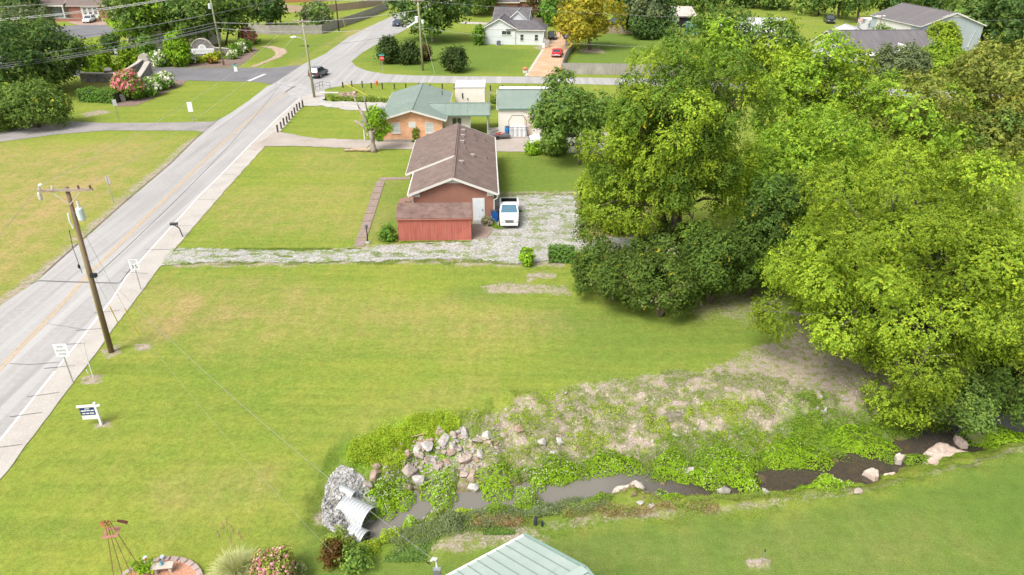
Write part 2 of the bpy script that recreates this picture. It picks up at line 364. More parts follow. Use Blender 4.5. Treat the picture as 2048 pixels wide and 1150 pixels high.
def ground_mat():
    m, n, b = newmat('ground'); b.inputs['Roughness'].default_value = .95; b.inputs['Specular IOR Level'].default_value = .02
    L = n.links.new; N = n.nodes.new
    tc = N('ShaderNodeTexCoord'); at = N('ShaderNodeAttribute'); at.attribute_name = 'zones'
    sp = N('ShaderNodeSeparateColor'); L(at.outputs['Color'], sp.inputs[0])
    def nz(scale, st=(1, 1, 1), det=6, rot=0, rough=.6):
        mp = N('ShaderNodeMapping'); mp.inputs['Scale'].default_value = st; mp.inputs['Rotation'].default_value = (0, 0, rot)
        L(tc.outputs['Object'], mp.inputs[0]); t = N('ShaderNodeTexNoise'); t.inputs['Scale'].default_value = scale
        t.inputs['Detail'].default_value = det; t.inputs['Roughness'].default_value = rough; L(mp.outputs[0], t.inputs['Vector']); return t.outputs['Fac']
    def mr(v, a, c, lo=0, hi=1):
        t = N('ShaderNodeMapRange'); t.inputs['From Min'].default_value = a; t.inputs['From Max'].default_value = c
        t.inputs['To Min'].default_value = lo; t.inputs['To Max'].default_value = hi; L(v, t.inputs['Value']); return t.outputs[0]
    def mix(f, a, c):
        t = N('ShaderNodeMix'); t.data_type = 'RGBA'
        for k, v in (('Factor', f), ('A', a), ('B', c)):
            if isinstance(v, tuple): t.inputs[k].default_value = (*v, 1)
            elif isinstance(v, float): t.inputs[k].default_value = v
            else: L(v, t.inputs[k])
        return t.outputs['Result']
    def mth(op, a, c):
        t = N('ShaderNodeMath'); t.operation = op; t.use_clamp = False
        for k, v in enumerate((a, c)):
            if isinstance(v, (int, float)): t.inputs[k].default_value = v
            else: L(v, t.inputs[k])
        return t.outputs[0]
    big, mid, fine, vfine = nz(.07, det=3), nz(.55), nz(4.5), nz(16, det=3, rough=.8)
    streak = nz(.5, (.10, 1.4, 1), 4, R(-3)); streak2 = nz(.6, (1.6, .13, 1), 4, R(34))
    g = mix(mr(big, .35, .68), (.208, .256, .042), (.155, .222, .038))
    g = mix(mr(mid, .35, .7, 0, .7), g, (.25, .255, .050))
    g = mix(mr(streak, .42, .68, 0, .45), g, (.120, .180, .034))
    g = mix(mr(streak2, .5, .75, 0, .3), g, (.29, .25, .075))
    wv = N('ShaderNodeTexWave'); wv.wave_type = 'BANDS'; wv.bands_direction = 'Y'; wv.inputs['Scale'].default_value = .42; wv.inputs['Distortion'].default_value = 1.6; wv.inputs['Detail'].default_value = 2; wv.inputs['Detail Scale'].default_value = .4
    mpw = N('ShaderNodeMapping'); mpw.inputs['Rotation'].default_value = (0, 0, R(4)); L(tc.outputs['Object'], mpw.inputs[0]); L(mpw.outputs[0], wv.inputs['Vector'])
    g = mix(mth('MULTIPLY', wv.outputs['Fac'], mr(big, .3, .6, .04, .26)), g, (.135, .205, .030))
    g = mix(mr(nz(1.3, det=8, rough=.7), .56, .72, 0, .55), g, (.105, .185, .028))
    # deeper green: rich grass and painted tree shade
    lm = mth('MULTIPLY', sp.outputs['Blue'], mr(mid, .2, .6, .65, 1.0))
    lus = mix(mr(fine, .35, .7), (.105, .180, .036), (.068, .130, .030))
    lus = mix(mr(mid, .45, .75, 0, .5), lus, (.145, .195, .036))
    g = mix(lm, g, lus)
    dm = mth('MULTIPLY', sp.outputs['Green'], mr(mth('ADD', mid, mth('MULTIPLY', streak2, .5)), .55, .95, .25, 1.35))
    dryc = mix(mr(fine, .35, .65), (.30, .245, .09), (.35, .255, .125))
    g = mix(dm, g, dryc)
    vm = mth('MULTIPLY', at.outputs['Alpha'], mr(mid, .25, .55, .5, 1.0))
    vc = mix(mr(fine, .35, .65), (.085, .19, .015), (.17, .27, .02))
    d1 = mth('SUBTRACT', mth('ADD', sp.outputs['Red'], mth('MULTIPLY', mth('ADD', mid, mth('MULTIPLY', fine, .9)), .9)), 1.05)
    dmk = mr(d1, -.12, .2)
    dmk = mth('MULTIPLY', dmk, mr(sp.outputs['Red'], .02, .2))
    dc = mix(mr(fine, .35, .65), (.36, .295, .24), (.25, .20, .16)); dc = mix(mr(nz(9), .5, .65, 0, .8), dc, (.46, .41, .36)); dc = mix(mr(mth('ADD', nz(2.3), mth('MULTIPLY', vfine, .3)), .62, .80), dc, (.18, .22, .045))
    g = mix(dmk, g, dc)
    g = mix(vm, g, vc)
    # creek bottom: stones and silt under the water line
    geo = N('ShaderNodeSeparateXYZ'); L(tc.outputs['Object'], geo.inputs[0])
    low = mr(geo.outputs['Z'], -1.32, -1.5)
    bed = mix(mr(fine, .4, .65), (.10, .078, .045), (.17, .135, .06)); bed = mix(mr(mid, .5, .65), bed, (.06, .05, .035))
    g = mix(low, g, bed)
    # blade scale speckle
    v = mr(vfine, .25, .75, .60, 1.40); vv = mth('MULTIPLY', mth('MULTIPLY', v, mr(fine, .2, .8, .74, 1.26)), mr(nz(1.7), .25, .75, .84, 1.16))
    sc = N('ShaderNodeVectorMath'); sc.operation = 'SCALE'; L(g, sc.inputs[0]); L(vv, sc.inputs['Scale'])
    L(sc.outputs[0], b.inputs['Base Color'])
    bp = N('ShaderNodeBump'); bp.inputs['Strength'].default_value = .55; bp.inputs['Distance'].default_value = .05
    L(mth('ADD', vfine, fine), bp.inputs['Height']); L(bp.outputs[0], b.inputs['Normal'])
    return m
me.materials.append(ground_mat())
ground = bpy.data.objects.new('ground', me); COL.objects.link(ground); tag(ground, kind='structure')

# water
wm = bpy.data.materials.new('creek_water'); wm.use_nodes = True; n = wm.node_tree; n.nodes.clear()
o_ = n.nodes.new('ShaderNodeOutputMaterial'); gl = n.nodes.new('ShaderNodeBsdfGlossy'); gl.inputs['Roughness'].default_value = .04; gl.inputs[0].default_value = (.9, .9, .9, 1)
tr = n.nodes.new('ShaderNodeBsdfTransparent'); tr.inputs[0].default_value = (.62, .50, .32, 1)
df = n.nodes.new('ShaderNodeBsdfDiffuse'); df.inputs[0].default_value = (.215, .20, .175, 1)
m1 = n.nodes.new('ShaderNodeMixShader'); tcw = n.nodes.new('ShaderNodeTexCoord'); sxw = n.nodes.new('ShaderNodeSeparateXYZ'); n.links.new(tcw.outputs['Object'], sxw.inputs[0]); mrw = n.nodes.new('ShaderNodeMapRange'); mrw.inputs[1].default_value = 4.5; mrw.inputs[2].default_value = 9.5; mrw.inputs[3].default_value = .80; mrw.inputs[4].default_value = .22; n.links.new(sxw.outputs['X'], mrw.inputs[0]); n.links.new(mrw.outputs[0], m1.inputs[0]); n.links.new(tr.outputs[0], m1.inputs[1]); n.links.new(df.outputs[0], m1.inputs[2])  # grey silt with painted sky reflection at left, clear brown at right
fr = n.nodes.new('ShaderNodeFresnel'); fr.inputs[0].default_value = 1.45
m2 = n.nodes.new('ShaderNodeMixShader'); n.links.new(fr.outputs[0], m2.inputs[0]); n.links.new(m1.outputs[0], m2.inputs[1]); n.links.new(gl.outputs[0], m2.inputs[2]); n.links.new(m2.outputs[0], o_.inputs[0])
nz_ = n.nodes.new('ShaderNodeTexNoise'); nz_.inputs['Scale'].default_value = 1.6; nz_.inputs['Detail'].default_value = 3
bp_ = n.nodes.new('ShaderNodeBump'); bp_.inputs['Strength'].default_value = .08; n.links.new(nz_.outputs['Fac'], bp_.inputs['Height'])
tc_ = n.nodes.new('ShaderNodeTexCoord'); n.links.new(tc_.outputs['Object'], nz_.inputs['Vector'])
n.links.new(bp_.outputs[0], gl.inputs['Normal']); n.links.new(bp_.outputs[0], fr.inputs['Normal'])
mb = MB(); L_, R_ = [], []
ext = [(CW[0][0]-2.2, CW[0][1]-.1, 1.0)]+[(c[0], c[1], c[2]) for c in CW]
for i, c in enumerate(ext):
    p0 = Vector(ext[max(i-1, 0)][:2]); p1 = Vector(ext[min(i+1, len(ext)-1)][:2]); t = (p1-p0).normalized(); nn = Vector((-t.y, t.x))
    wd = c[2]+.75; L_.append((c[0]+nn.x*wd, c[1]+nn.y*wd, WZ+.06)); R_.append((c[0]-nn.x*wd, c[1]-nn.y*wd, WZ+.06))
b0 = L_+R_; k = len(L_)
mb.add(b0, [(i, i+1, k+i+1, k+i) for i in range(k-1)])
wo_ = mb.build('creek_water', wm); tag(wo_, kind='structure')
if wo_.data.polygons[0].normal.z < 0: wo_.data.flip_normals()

# ------------------------------------------------------------------ flat sheets: roads, drives, paths
def sheet(name, pxpts, m, z=.02, jit=0, sub=.6, kind='structure', th=0, world=None):
    P = world or [G(*p) for p in pxpts]; out = []
    for i in range(len(P)):
        a, b = P[i], P[(i+1) % len(P)]; L = (b-a).length; k = max(1, int(L/sub)) if jit else 1
        nrm = Vector((-(b-a).y, (b-a).x, 0)).normalized() if L > 0 else Vector((0, 0, 0))
        for j in range(k):
            p = a.lerp(b, j/k)
            if jit: p = p+nrm*((random.random()-.5)*2*jit+(float(vnoise(p.x, p.y, .8, 9))-.5)*2*jit)
            out.append(Vector((p.x, p.y, z)))
    tris = geometry.tessellate_polygon([out])
    mbx = MB(); mbx.add(out, [tuple(t) for t in tris])
    if th:
        n_ = len(out); lo = [p-Vector((0, 0, th)) for p in out]; mbx.v += [tuple(p) for p in lo]
        mbx.f += [(i, (i+1) % n_, (i+1) % n_+n_, i+n_) for i in range(n_)]
    o = mbx.build(name, m)
    for pl in o.data.polygons:
        if abs(pl.normal.z) > .5 and pl.normal.z < 0: o.data.flip_normals(); break
    return tag(o, kind=kind) if kind else o
def gravelmat(name, c1, c2, c3, grass=.0, gcol=(.15, .2, .04), thr=(.55, .68)):
    m, n, b = newmat(name); b.inputs['Roughness'].default_value = .95; L = n.links.new; N = n.nodes.new
    tc = N('ShaderNodeTexCoord'); vo = N('ShaderNodeTexVoronoi'); vo.inputs['Scale'].default_value = 11; L(tc.outputs['Object'], vo.inputs['Vector'])
    cr = N('ShaderNodeValToRGB'); cr.color_ramp.elements[0].color = (*c1, 1); cr.color_ramp.elements[1].color = (*c2, 1)
    e = cr.color_ramp.elements.new(.5); e.color = (*c3, 1)
    sp = N('ShaderNodeSeparateColor'); L(vo.outputs['Color'], sp.inputs[0]); L(sp.outputs[0], cr.inputs[0])
    def nz(s, st=(1, 1, 1), d=6):
        mp = N('ShaderNodeMapping'); mp.inputs['Scale'].default_value = st; L(tc.outputs['Object'], mp.inputs[0])
        t = N('ShaderNodeTexNoise'); t.inputs['Scale'].default_value = s; t.inputs['Detail'].default_value = d; L(mp.outputs[0], t.inputs['Vector']); return t.outputs['Fac']
    nb = nz(.6); mx = N('ShaderNodeMix'); mx.data_type = 'RGBA'; mx.blend_type = 'MULTIPLY'; mx.inputs['Factor'].default_value = 1
    r1 = N('ShaderNodeMapRange'); r1.inputs['To Min'].default_value = .72; r1.inputs['To Max'].default_value = 1.2; L(nb, r1.inputs[0]); L(cr.outputs[0], mx.inputs['A']); L(r1.outputs[0], mx.inputs['B'])
    cur = mx.outputs['Result']
    if grass:
        a = N('ShaderNodeMath'); a.operation = 'ADD'; L(nz(.9, (.8, 1.25, 1)), a.inputs[0]); m3 = N('ShaderNodeMath'); m3.operation = 'MULTIPLY'; m3.inputs[1].default_value = .6; L(nz(5), m3.inputs[0]); L(m3.outputs[0], a.inputs[1])
        r = N('ShaderNodeMapRange'); r.inputs[1].default_value = thr[0]+.3; r.inputs[2].default_value = thr[1]+.3; r.inputs['To Max'].default_value = grass; L(a.outputs[0], r.inputs[0])
        mg = N('ShaderNodeMix'); mg.data_type = 'RGBA'; L(r.outputs[0], mg.inputs['Factor']); L(cur, mg.inputs['A']); mg.inputs['B'].default_value = (*gcol, 1); cur = mg.outputs['Result']
    L(cur, b.inputs['Base Color']); bp = N('ShaderNodeBump'); bp.inputs['Strength'].default_value = .6; bp.inputs['Distance'].default_value = .04; L(vo.outputs['Distance'], bp.inputs['Height']); L(bp.outputs[0], b.inputs['Normal'])
    return m
asphalt = mat('asphalt_worn', (.335, .325, .315), .9, [(.25, (.305, .295, .285), .4, .65), (3, (.37, .36, .35), .45, .75), (.12, (.29, .28, .275), .55, .8, (1, .3, 1)), (.9, (.27, .26, .255), .50, .72, (1.3, .045, 1)), (.5, (.42, .41, .40), .52, .72, (2.2, .03, 1)), (40, (.23, .22, .22), .5, .8)], (60, .25))
asphalt_dark = mat('asphalt_dark', (.15, .148, .155), .85, [(.25, (.18, .175, .18), .4, .65), (40, (.11, .11, .12), .5, .8)], (60, .25))
asphalt_mid = mat('asphalt_mid', (.27, .25, .24), .9, [(.4, (.21, .195, .19), .4, .65), (3, (.31, .29, .28), .5, .75)], (60, .25))
walkm = mat('sidewalk_concrete', (.40, .37, .335), .9, [(.5, (.34, .31, .28), .4, .7), (8, (.46, .43, .40), .5, .75)], (30, .25))
gravel = gravelmat('gravel_white', (.23, .22, .205), (.47, .46, .44), (.35, .335, .315), .85, thr=(.50, .63))
gravel2 = gravelmat('gravel_worn', (.34, .32, .30), (.47, .45, .43), (.41, .39, .37), .4)
drivem = mat('drive_concrete', (.36, .315, .275), .9, [(.35, (.29, .25, .215), .4, .7), (6, (.42, .38, .34), .5, .75)], (30, .25))
clay = mat('drive_clay', (.46, .285, .165), .95, [(.4, (.52, .38, .27), .4, .65), (3, (.38, .22, .12), .5, .75)], (20, .3))
mulch = mat('mulch', (.22, .155, .13), .95, [(6, (.13, .09, .075), .4, .65), (20, (.30, .22, .19), .5, .7)], (25, .6))
linem = mat('road_line_white', (.62, .61, .59), .8, [(5, (.42, .41, .40), .5, .7)])
liney = mat('road_line_yellow', (.52, .35, .17), .8, [(4, (.36, .29, .20), .42, .68)])
crackm = mat('road_crack', (.14, .135, .135), .9); patchm = mat('road_patch', (.21, .205, .21), .9, [(2, (.25, .24, .24), .4, .7)])

ROAD_L = [(-420,900),(-160,735),(0,612),(75,562),(160,487),(258,400),(340,330),(395,276),(410,264),(424,252),(437,240),(462,226),(500,200),(535,172),(545,169),(605,129),(650,108),(700,72),(750,48),(790,30),(850,10),(930,-14)]
ROAD_R = [(990,-10),(900,15),(840,42),(800,65),(765,82),(725,105),(703,123),(712,133),(735,142),(770,148),(825,151),(912,152.5),(1050,153.5),(1150,155),(1320,158),(1600,170),(2048,190),(2400,206),(2400,222),(2048,205),(1600,184),(1340,173),(1150,168),(1000,166.5),(911,166.5),(775,165),(698,169),(660,176),(625,186),(605,194),(560,232),(500,290),(440,352),(400,391),(320,479),(252,555),(224.5,600),(115,738),(0,882),(-130,1050),(-330,1300)]
sheet('main_road', ROAD_L+ROAD_R, asphalt, .02)
sheet('entrance_road', [(604,130),(535,136.5),(512,135.5),(440,136),(310,134.5),(230,133),(150,128),(60,118),(0,112),(-150,105),(-150,135),(0,140),(150,152),(250,158),(313,160),(410,162),(515,164),(540,168.5),(547,168)], asphalt_dark, .028)
sheet('side_lane', [(436,241),(425,243.5),(400,244),(300,246),(210,246),(140,243),(113,245.5),(70,250),(33,256),(0,265),(-200,330),(-200,370),(0,284),(113,269),(213,261),(390,261.5),(404,264),(409,265),(424,252)], asphalt_mid, .028)
sheet('back_street', [(-200,62),(60,56),(160,50),(178,49),(205,49),(240,60),(212,70),(168,77),(60,84),(-200,100)], asphalt_dark, .02)
sheet('sidewalk', [(-330,1300),(-130,1050),(0,882),(115,738),(224.5,600),(252,555),(400,391),(440,352),(500,290),(560,232),(605,194),(625,186),(650,180),(650,198),(607,211),(560,264),(530,293),(440,393),(355,492),(320,535),(286,580),(235,648),(146,768),(121,800),(0,962),(-200,1240)], walkm, .036, jit=.035)
sheet('gravel_driveway', [(330,512),(357,494),(430,499),(500,500),(620,503),(720,499),(800,488),(870,484),(940,480),(985,462),(992,440),(985,405),(1010,393),(1060,391),(1140,392),(1152,405),(1158,440),(1155,475),(1170,482),(1230,474),(1290,476),(1290,494),(1240,497),(1150,505),(1118,516),(1100,523),(1030,527),(960,520),(850,519),(760,523),(650,524),(500,526),(400,525),(340,531),(316,536)], gravel, .044, jit=.16, sub=.16)
sheet('concrete_driveway', [(495,300),(506,290),(530,279),(551,263),(600,272),(640,278),(730,280),(840,286),(985,290),(985,262),(1000,252),(1160,262),(1300,270),(1300,312),(1100,305),(985,304),(840,299),(745,299),(600,293),(531,293),(512,302)], drivem, .05, jit=.1)
sheet('gravel_lane', [(602,212),(640,199),(655,202),(700,204),(790,207),(860,214),(800,224),(760,222),(700,222),(650,212),(610,212)], gravel2, .046, jit=.25, sub=.5)
sheet('clay_driveway', [(1050,153),(1085,103),(1100,70),(1120,62),(1150,64),(1142,90),(1122,130),(1120,154)], clay, .03, jit=.12)
sheet('driveway', [(155,50),(128,42),(150,36),(205,36),(215,50)], mat('drive_brown', (.30, .20, .16), .9, [(1, (.35, .26, .21), .4, .6)]), .026)
sheet('driveway', [(168,100),(160,90),(250,92),(252,101)], walkm, .026)
sheet('driveway', [(925,43),(1005,47),(1003,51),(920,47)], walkm, .026)
sheet('driveway', [(960,12),(1015,14),(1012,19),(955,17)], walkm, .03)
sheet('driveway', [(1665,52),(1700,50),(1760,62),(1730,75),(1690,66)], asphalt_mid, .026)
sheet('concrete_patio', [(941,452),(973,452),(985,461),(975,477),(941,480)], mat('patio_brown', (.30, .22, .18), .9, [(2, (.25, .185, .15), .4, .6), (12, (.34, .27, .23), .5, .7)]), .09, th=.09)
sheet('mulch_bed', [(228,212),(236,205),(262,200),(300,180),(316,166),(350,161),(374,161),(362,172),(330,186),(300,200),(270,212),(240,213)], mulch, .03)
sheet('mulch_bed', [(310,133),(330,128),(395,112),(450,98),(500,92),(518,100),(505,112),(490,125),(475,134),(440,135)], mulch, .03)
washm = mat('washed_soil', (.42, .33, .25), .95, [(1, (.33, .24, .17), .4, .6)], (8, .5))
sheet('bare_ditch', [(500,133),(540,118),(552,108),(545,98),(520,93),(545,92),(570,98),(574,105),(560,115),(535,124),(510,134)], washm, .03, jit=.15)
def ribbon(name, pts, wd, m, z, breaks=None, world=False):
    P = pts if world else [G(*p) for p in pts]; mbx = MB(); A = []; B = []
    for i, p in enumerate(P):
        t = (P[min(i+1, len(P)-1)]-P[max(i-1, 0)]).normalized(); nn = Vector((-t.y, t.x, 0))*wd/2
        A.append((p.x+nn.x, p.y+nn.y, z)); B.append((p.x-nn.x, p.y-nn.y, z))
    k = len(P); mbx.add(B+A, [(i, i+1, k+i+1, k+i) for i in range(k-1)]); return tag(mbx.build(name, m), kind='structure')
CL = [(-300,1010),(0,738),(133,600),(172,555),(329,400),(400,330),(450,282),(520,222),(575,182),(590,172)]
def offs(P, d):
    out = []
    for i, p in enumerate(P):
        t = (P[min(i+1, len(P)-1)]-P[max(i-1, 0)]).normalized(); out.append(p+Vector((-t.y, t.x, 0))*d)
    return out
def dens(P, step=1.5):
    o = []
    for a, b in zip(P[:-1], P[1:]):
        k = max(1, int((b-a).length/step)); o += [a.lerp(b, j/k) for j in range(k)]
    return o+[P[-1]]
clw = dens([G(*p) for p in CL])
ribbon('road_centre_line', offs(clw, .11), .10, liney, .030, world=True)
ribbon('road_centre_line', offs(clw, -.11), .10, liney, .030, world=True)
ribbon('road_edge_line', [G(-300,1270), G(0,882), G(110,744)], .13, linem, .042, world=True)
ribbon('road_edge_line', [G(117,735), G(224,600), G(252,555), G(320,479), G(400,391), G(440,352), G(500,290), G(560,232), G(600,197)], .13, linem, .042, world=True)
ribbon('stop_line', [(497,162.5),(530,148.5)], .55, linem, .036)
ribbon('road_crack', [(60,568),(78,562),(130,564),(235,567),(243,564),(262,538)], .16, crackm, .034)
ribbon('road_crack', [(20,728),(60,730),(118,725)], .05, crackm, .034); ribbon('road_crack', [(95,648),(170,660),(228,655)], .03, crackm, .034)
ribbon('road_crack', [(85,550),(160,483),(258,396),(342,326),(400,268),(440,236)], .10, mat('road_edge_stain', (.17, .14, .15), .9), .034)
ribbon('road_crack', [(545,166),(600,178),(640,184)], .05, crackm, .034)
ribbon('road_crack', [(430,262),(500,212),(560,172),(640,140),(720,98)], .06, crackm, .024)
for k, (a, b) in enumerate([((152,662),(206,658)),((188,627),(240,622)),((120,690),(170,688)),((55,795),(118,786)),((88,738),(150,732)),((20,835),(85,826)),((-30,900),(45,890)),((246,545),(296,548)),((290,500),(345,500)),((340,452),(385,452)),((390,400),(430,400)),((440,350),(476,350))]):
    ribbon('pavement_joint', [a, b], .05, crackm, .052)
sheet('road_patch', [(916,160),(950,159.5),(950,166),(912,166)], patchm, .03); sheet('road_patch', [(545,166),(590,164),(640,184),(600,200),(560,180)], mat('road_patch_light', (.36, .35, .34), .9, [(1, (.31, .3, .3), .4, .6)]), .03)
# stepping path beside the brick house
pm = mat('path_slab', (.27, .205, .175), .9, [(3, (.21, .155, .13), .4, .6), (15, (.32, .26, .23), .5, .7)])
pa = dens([G(717,494), G(762,360)], 99); A0, A1 = G(718,494), G(762,362)
for k in range(9):
    a = A0.lerp(A1, k/9+.006); b = A0.lerp(A1, (k+1)/9-.006); t = (b-a).normalized(); nn = Vector((t.y, -t.x, 0))*.42
    sheet('path_slab', None, pm, .06, world=[a+nn, b+nn, b-nn, a-nn], th=.06)
sheet('path_slab', [(757,356),(820,355),(820,359),(760,361)], pm, .06, th=.06)
# concrete bridge headwall pieces at the junction are built with the street furniture
# ------------------------------------------------------------------ foliage
def srgb(r, g, b):
    f = lambda c: ((c/255+.055)/1.055)**2.4 if c > 10 else c/3294
    return np.array([f(r), f(g), f(b)])
# real leaf colours (linear albedo): a list of (colour, weight)
PAL = {
 'yellowgreen': [((.132,.180,.016), 4), ((.092,.142,.016), 4), ((.050,.098,.014), 3), ((.195,.228,.020), 2)],
 'brightgreen': [((.125,.190,.020), 4), ((.080,.145,.018), 4), ((.045,.095,.014), 2), ((.20,.25,.022), 1.5)],
 'vine': [((.052,.095,.020), 5), ((.032,.066,.016), 5), ((.085,.125,.022), 3), ((.20,.185,.02), .08)],
 'mixvine': [((.072,.128,.018), 5), ((.042,.086,.016), 4), ((.118,.168,.020), 3.2), ((.24,.21,.02), .12)],
 'thicket': [((.046,.086,.018), 5), ((.028,.058,.014), 4), ((.088,.13,.02), 3), ((.20,.19,.02), .08), ((.13,.14,.08), .5)],
 'darkgreen': [((.030,.062,.022), 4), ((.045,.085,.026), 4), ((.070,.110,.034), 2)],
 'grove': [((.038,.072,.022), 4), ((.060,.102,.024), 4), ((.105,.145,.030), 2)],
 'grey': [((.085,.110,.055), 4), ((.055,.080,.042), 4), ((.130,.155,.085), 2)],
 'light': [((.085,.150,.030), 4), ((.055,.105,.024), 4), ((.140,.205,.050), 3)],
 'autumn': [((.23,.20,.022), 4), ((.13,.145,.022), 4), ((.30,.235,.025), 2.5), ((.06,.085,.02), 2)],
 'olive': [((.12,.15,.03), 4), ((.075,.105,.026), 4), ((.18,.195,.04), 2), ((.28,.25,.09), .7)],
 'shrub': [((.040,.090,.018), 4), ((.065,.130,.022), 4), ((.11,.18,.025), 2)],
 'lime': [((.13,.235,.018), 4), ((.09,.175,.018), 4), ((.19,.28,.02), 2), ((.05,.10,.015), 1.5)],
 'gold': [((.15,.225,.014), 4), ((.10,.17,.014), 3), ((.05,.10,.012), 3)],
 'water': [((.140,.225,.012), 4), ((.100,.180,.012), 4), ((.185,.255,.016), 3), ((.06,.12,.012), 1.2)],
 'weed': [((.12,.185,.035), 4), ((.17,.225,.03), 3), ((.085,.13,.04), 3), ((.26,.235,.07), 1)],
 'weedgreen': [((.105,.175,.02), 4), ((.15,.21,.02), 3), ((.07,.12,.02), 3)],
 'weedyellow': [((.17,.25,.02), 4), ((.25,.29,.025), 3), ((.11,.18,.02), 3), ((.35,.30,.03), .4)],
 'greyweed': [((.12,.155,.075), 4), ((.09,.12,.05), 3), ((.17,.19,.10), 2)],
 'drygrass': [((.42,.29,.15), 4), ((.33,.22,.11), 3), ((.48,.38,.22), 2), ((.2,.2,.06), 1.5)],
 'conifer': [((.024,.048,.017), 4), ((.038,.068,.021), 4), ((.075,.075,.030), 1)],
 'rust': [((.17,.070,.028), 4), ((.10,.055,.025), 3), ((.07,.09,.02), 2)],
 'redbush': [((.12,.05,.03), 3), ((.06,.09,.025), 3), ((.17,.09,.04), 1)],
 'pinkflower': [((.62,.22,.24), 3), ((.70,.33,.34), 2), ((.48,.12,.14), 2)],
 'rosepink': [((.66,.26,.32), 3), ((.74,.42,.46), 2), ((.55,.18,.22), 1)],
 'palepink': [((.55,.38,.38), 3), ((.65,.50,.48), 2)],
 'white': [((.72,.70,.58), 3), ((.78,.77,.70), 2)],
 'yellow': [((.55,.50,.04), 3), ((.45,.45,.05), 2)],
 'pampas': [((.46,.48,.24), 4), ((.32,.37,.15), 3), ((.58,.54,.36), 3)],
}
BLEND = {k: 1.0 for k in ('pinkflower','white','rosepink','palepink','pampas','drygrass')}
LB = {k: (2.15 if k in ('yellowgreen','brightgreen') else 1.75 if k == 'darkgreen' else 2.1 if k in ('grove','shrub','water') else 1.85 if k in ('gold','lime','weedgreen') else 1.9 if k == 'weedyellow' else 1.6 if k in ('weed','greyweed') else 1.7 if k in ('vine','mixvine','thicket','light','grove','olive','grey','autumn','shrub','darkgreen','conifer') else 1.0) for k in PAL}
def palcol(pal, n, r):
    P = PAL[pal]; w_ = np.array([p[1] for p in P], float); w_ /= w_.sum()
    c = np.array([p[0] for p in P])*LB.get(pal, 1.0); i = r.choice(len(P), n, p=w_); mu = (c*w_[:, None]).sum(0); rare = (w_[i] < .06)[:, None]
    return np.where(rare, c[i], mu+(c[i]-mu)*BLEND.get(pal, .32))*r.uniform(.86, 1.16, (n, 1))
def unit(n, r):
    v = r.normal(size=(n, 3)); return v/np.linalg.norm(v, axis=1, keepdims=True)
def leafmesh(name, P, Nrm, col, size, r, aspect=.55, m=LEAF):
    """P centres, Nrm facing directions; one pointed quad per leaf"""
    n_ = len(P); t = unit(n_, r); t -= Nrm*np.sum(t*Nrm, 1, keepdims=True); t /= np.linalg.norm(t, axis=1, keepdims=True)+1e-9
    b = np.cross(Nrm, t); s = size*r.uniform(.65, 1.35, (n_, 1)) if np.ndim(size) == 0 else np.asarray(size).reshape(-1, 1)*r.uniform(.7, 1.3, (n_, 1))
    V = np.stack([P-t*s*.6, P+b*s*aspect*.6-t*s*.05, P+t*s*.6, P-b*s*aspect*.6-t*s*.05], 1).reshape(-1, 3)
    me_ = bpy.data.meshes.new(name); me_.vertices.add(4*n_); me_.vertices.foreach_set('co', V.astype(np.float32).ravel())
    me_.loops.add(4*n_); me_.loops.foreach_set('vertex_index', np.arange(4*n_, dtype=np.int32))
    me_.polygons.add(n_); me_.polygons.foreach_set('loop_start', np.arange(0, 4*n_, 4, dtype=np.int32)); me_.update(calc_edges=True)
    ca_ = me_.color_attributes.new('Col', 'FLOAT_COLOR', 'POINT')
    C4 = np.concatenate([np.clip(col, 0, 1), np.ones((n_, 1))], 1).repeat(4, 0); ca_.data.foreach_set('color', C4.astype(np.float32).ravel())
    me_.materials.append(m); return me_
def lobes(rad, k, r, frac=.34, inner=.25, bottom=-.75, jit=.22):
    """lobe centres spread over an ellipsoid"""
    out = []; R3 = np.array(rad, float)
    for i in range(k):
        z = 1-2*(i+.5)/k; th = i*2.39996+r.uniform(-.3, .3); q = math.sqrt(max(0, 1-z*z))
        d = np.array([q*math.cos(th), q*math.sin(th), z])
        if d[2] < bottom: continue
        rr = r.uniform(1-jit*1.6, 1.0)*(1-frac*.75)
        if r.random() < inner: rr *= .6
        out.append((d*rr*R3, frac*r.uniform(.65, 1.25)*R3.mean()))
    return out
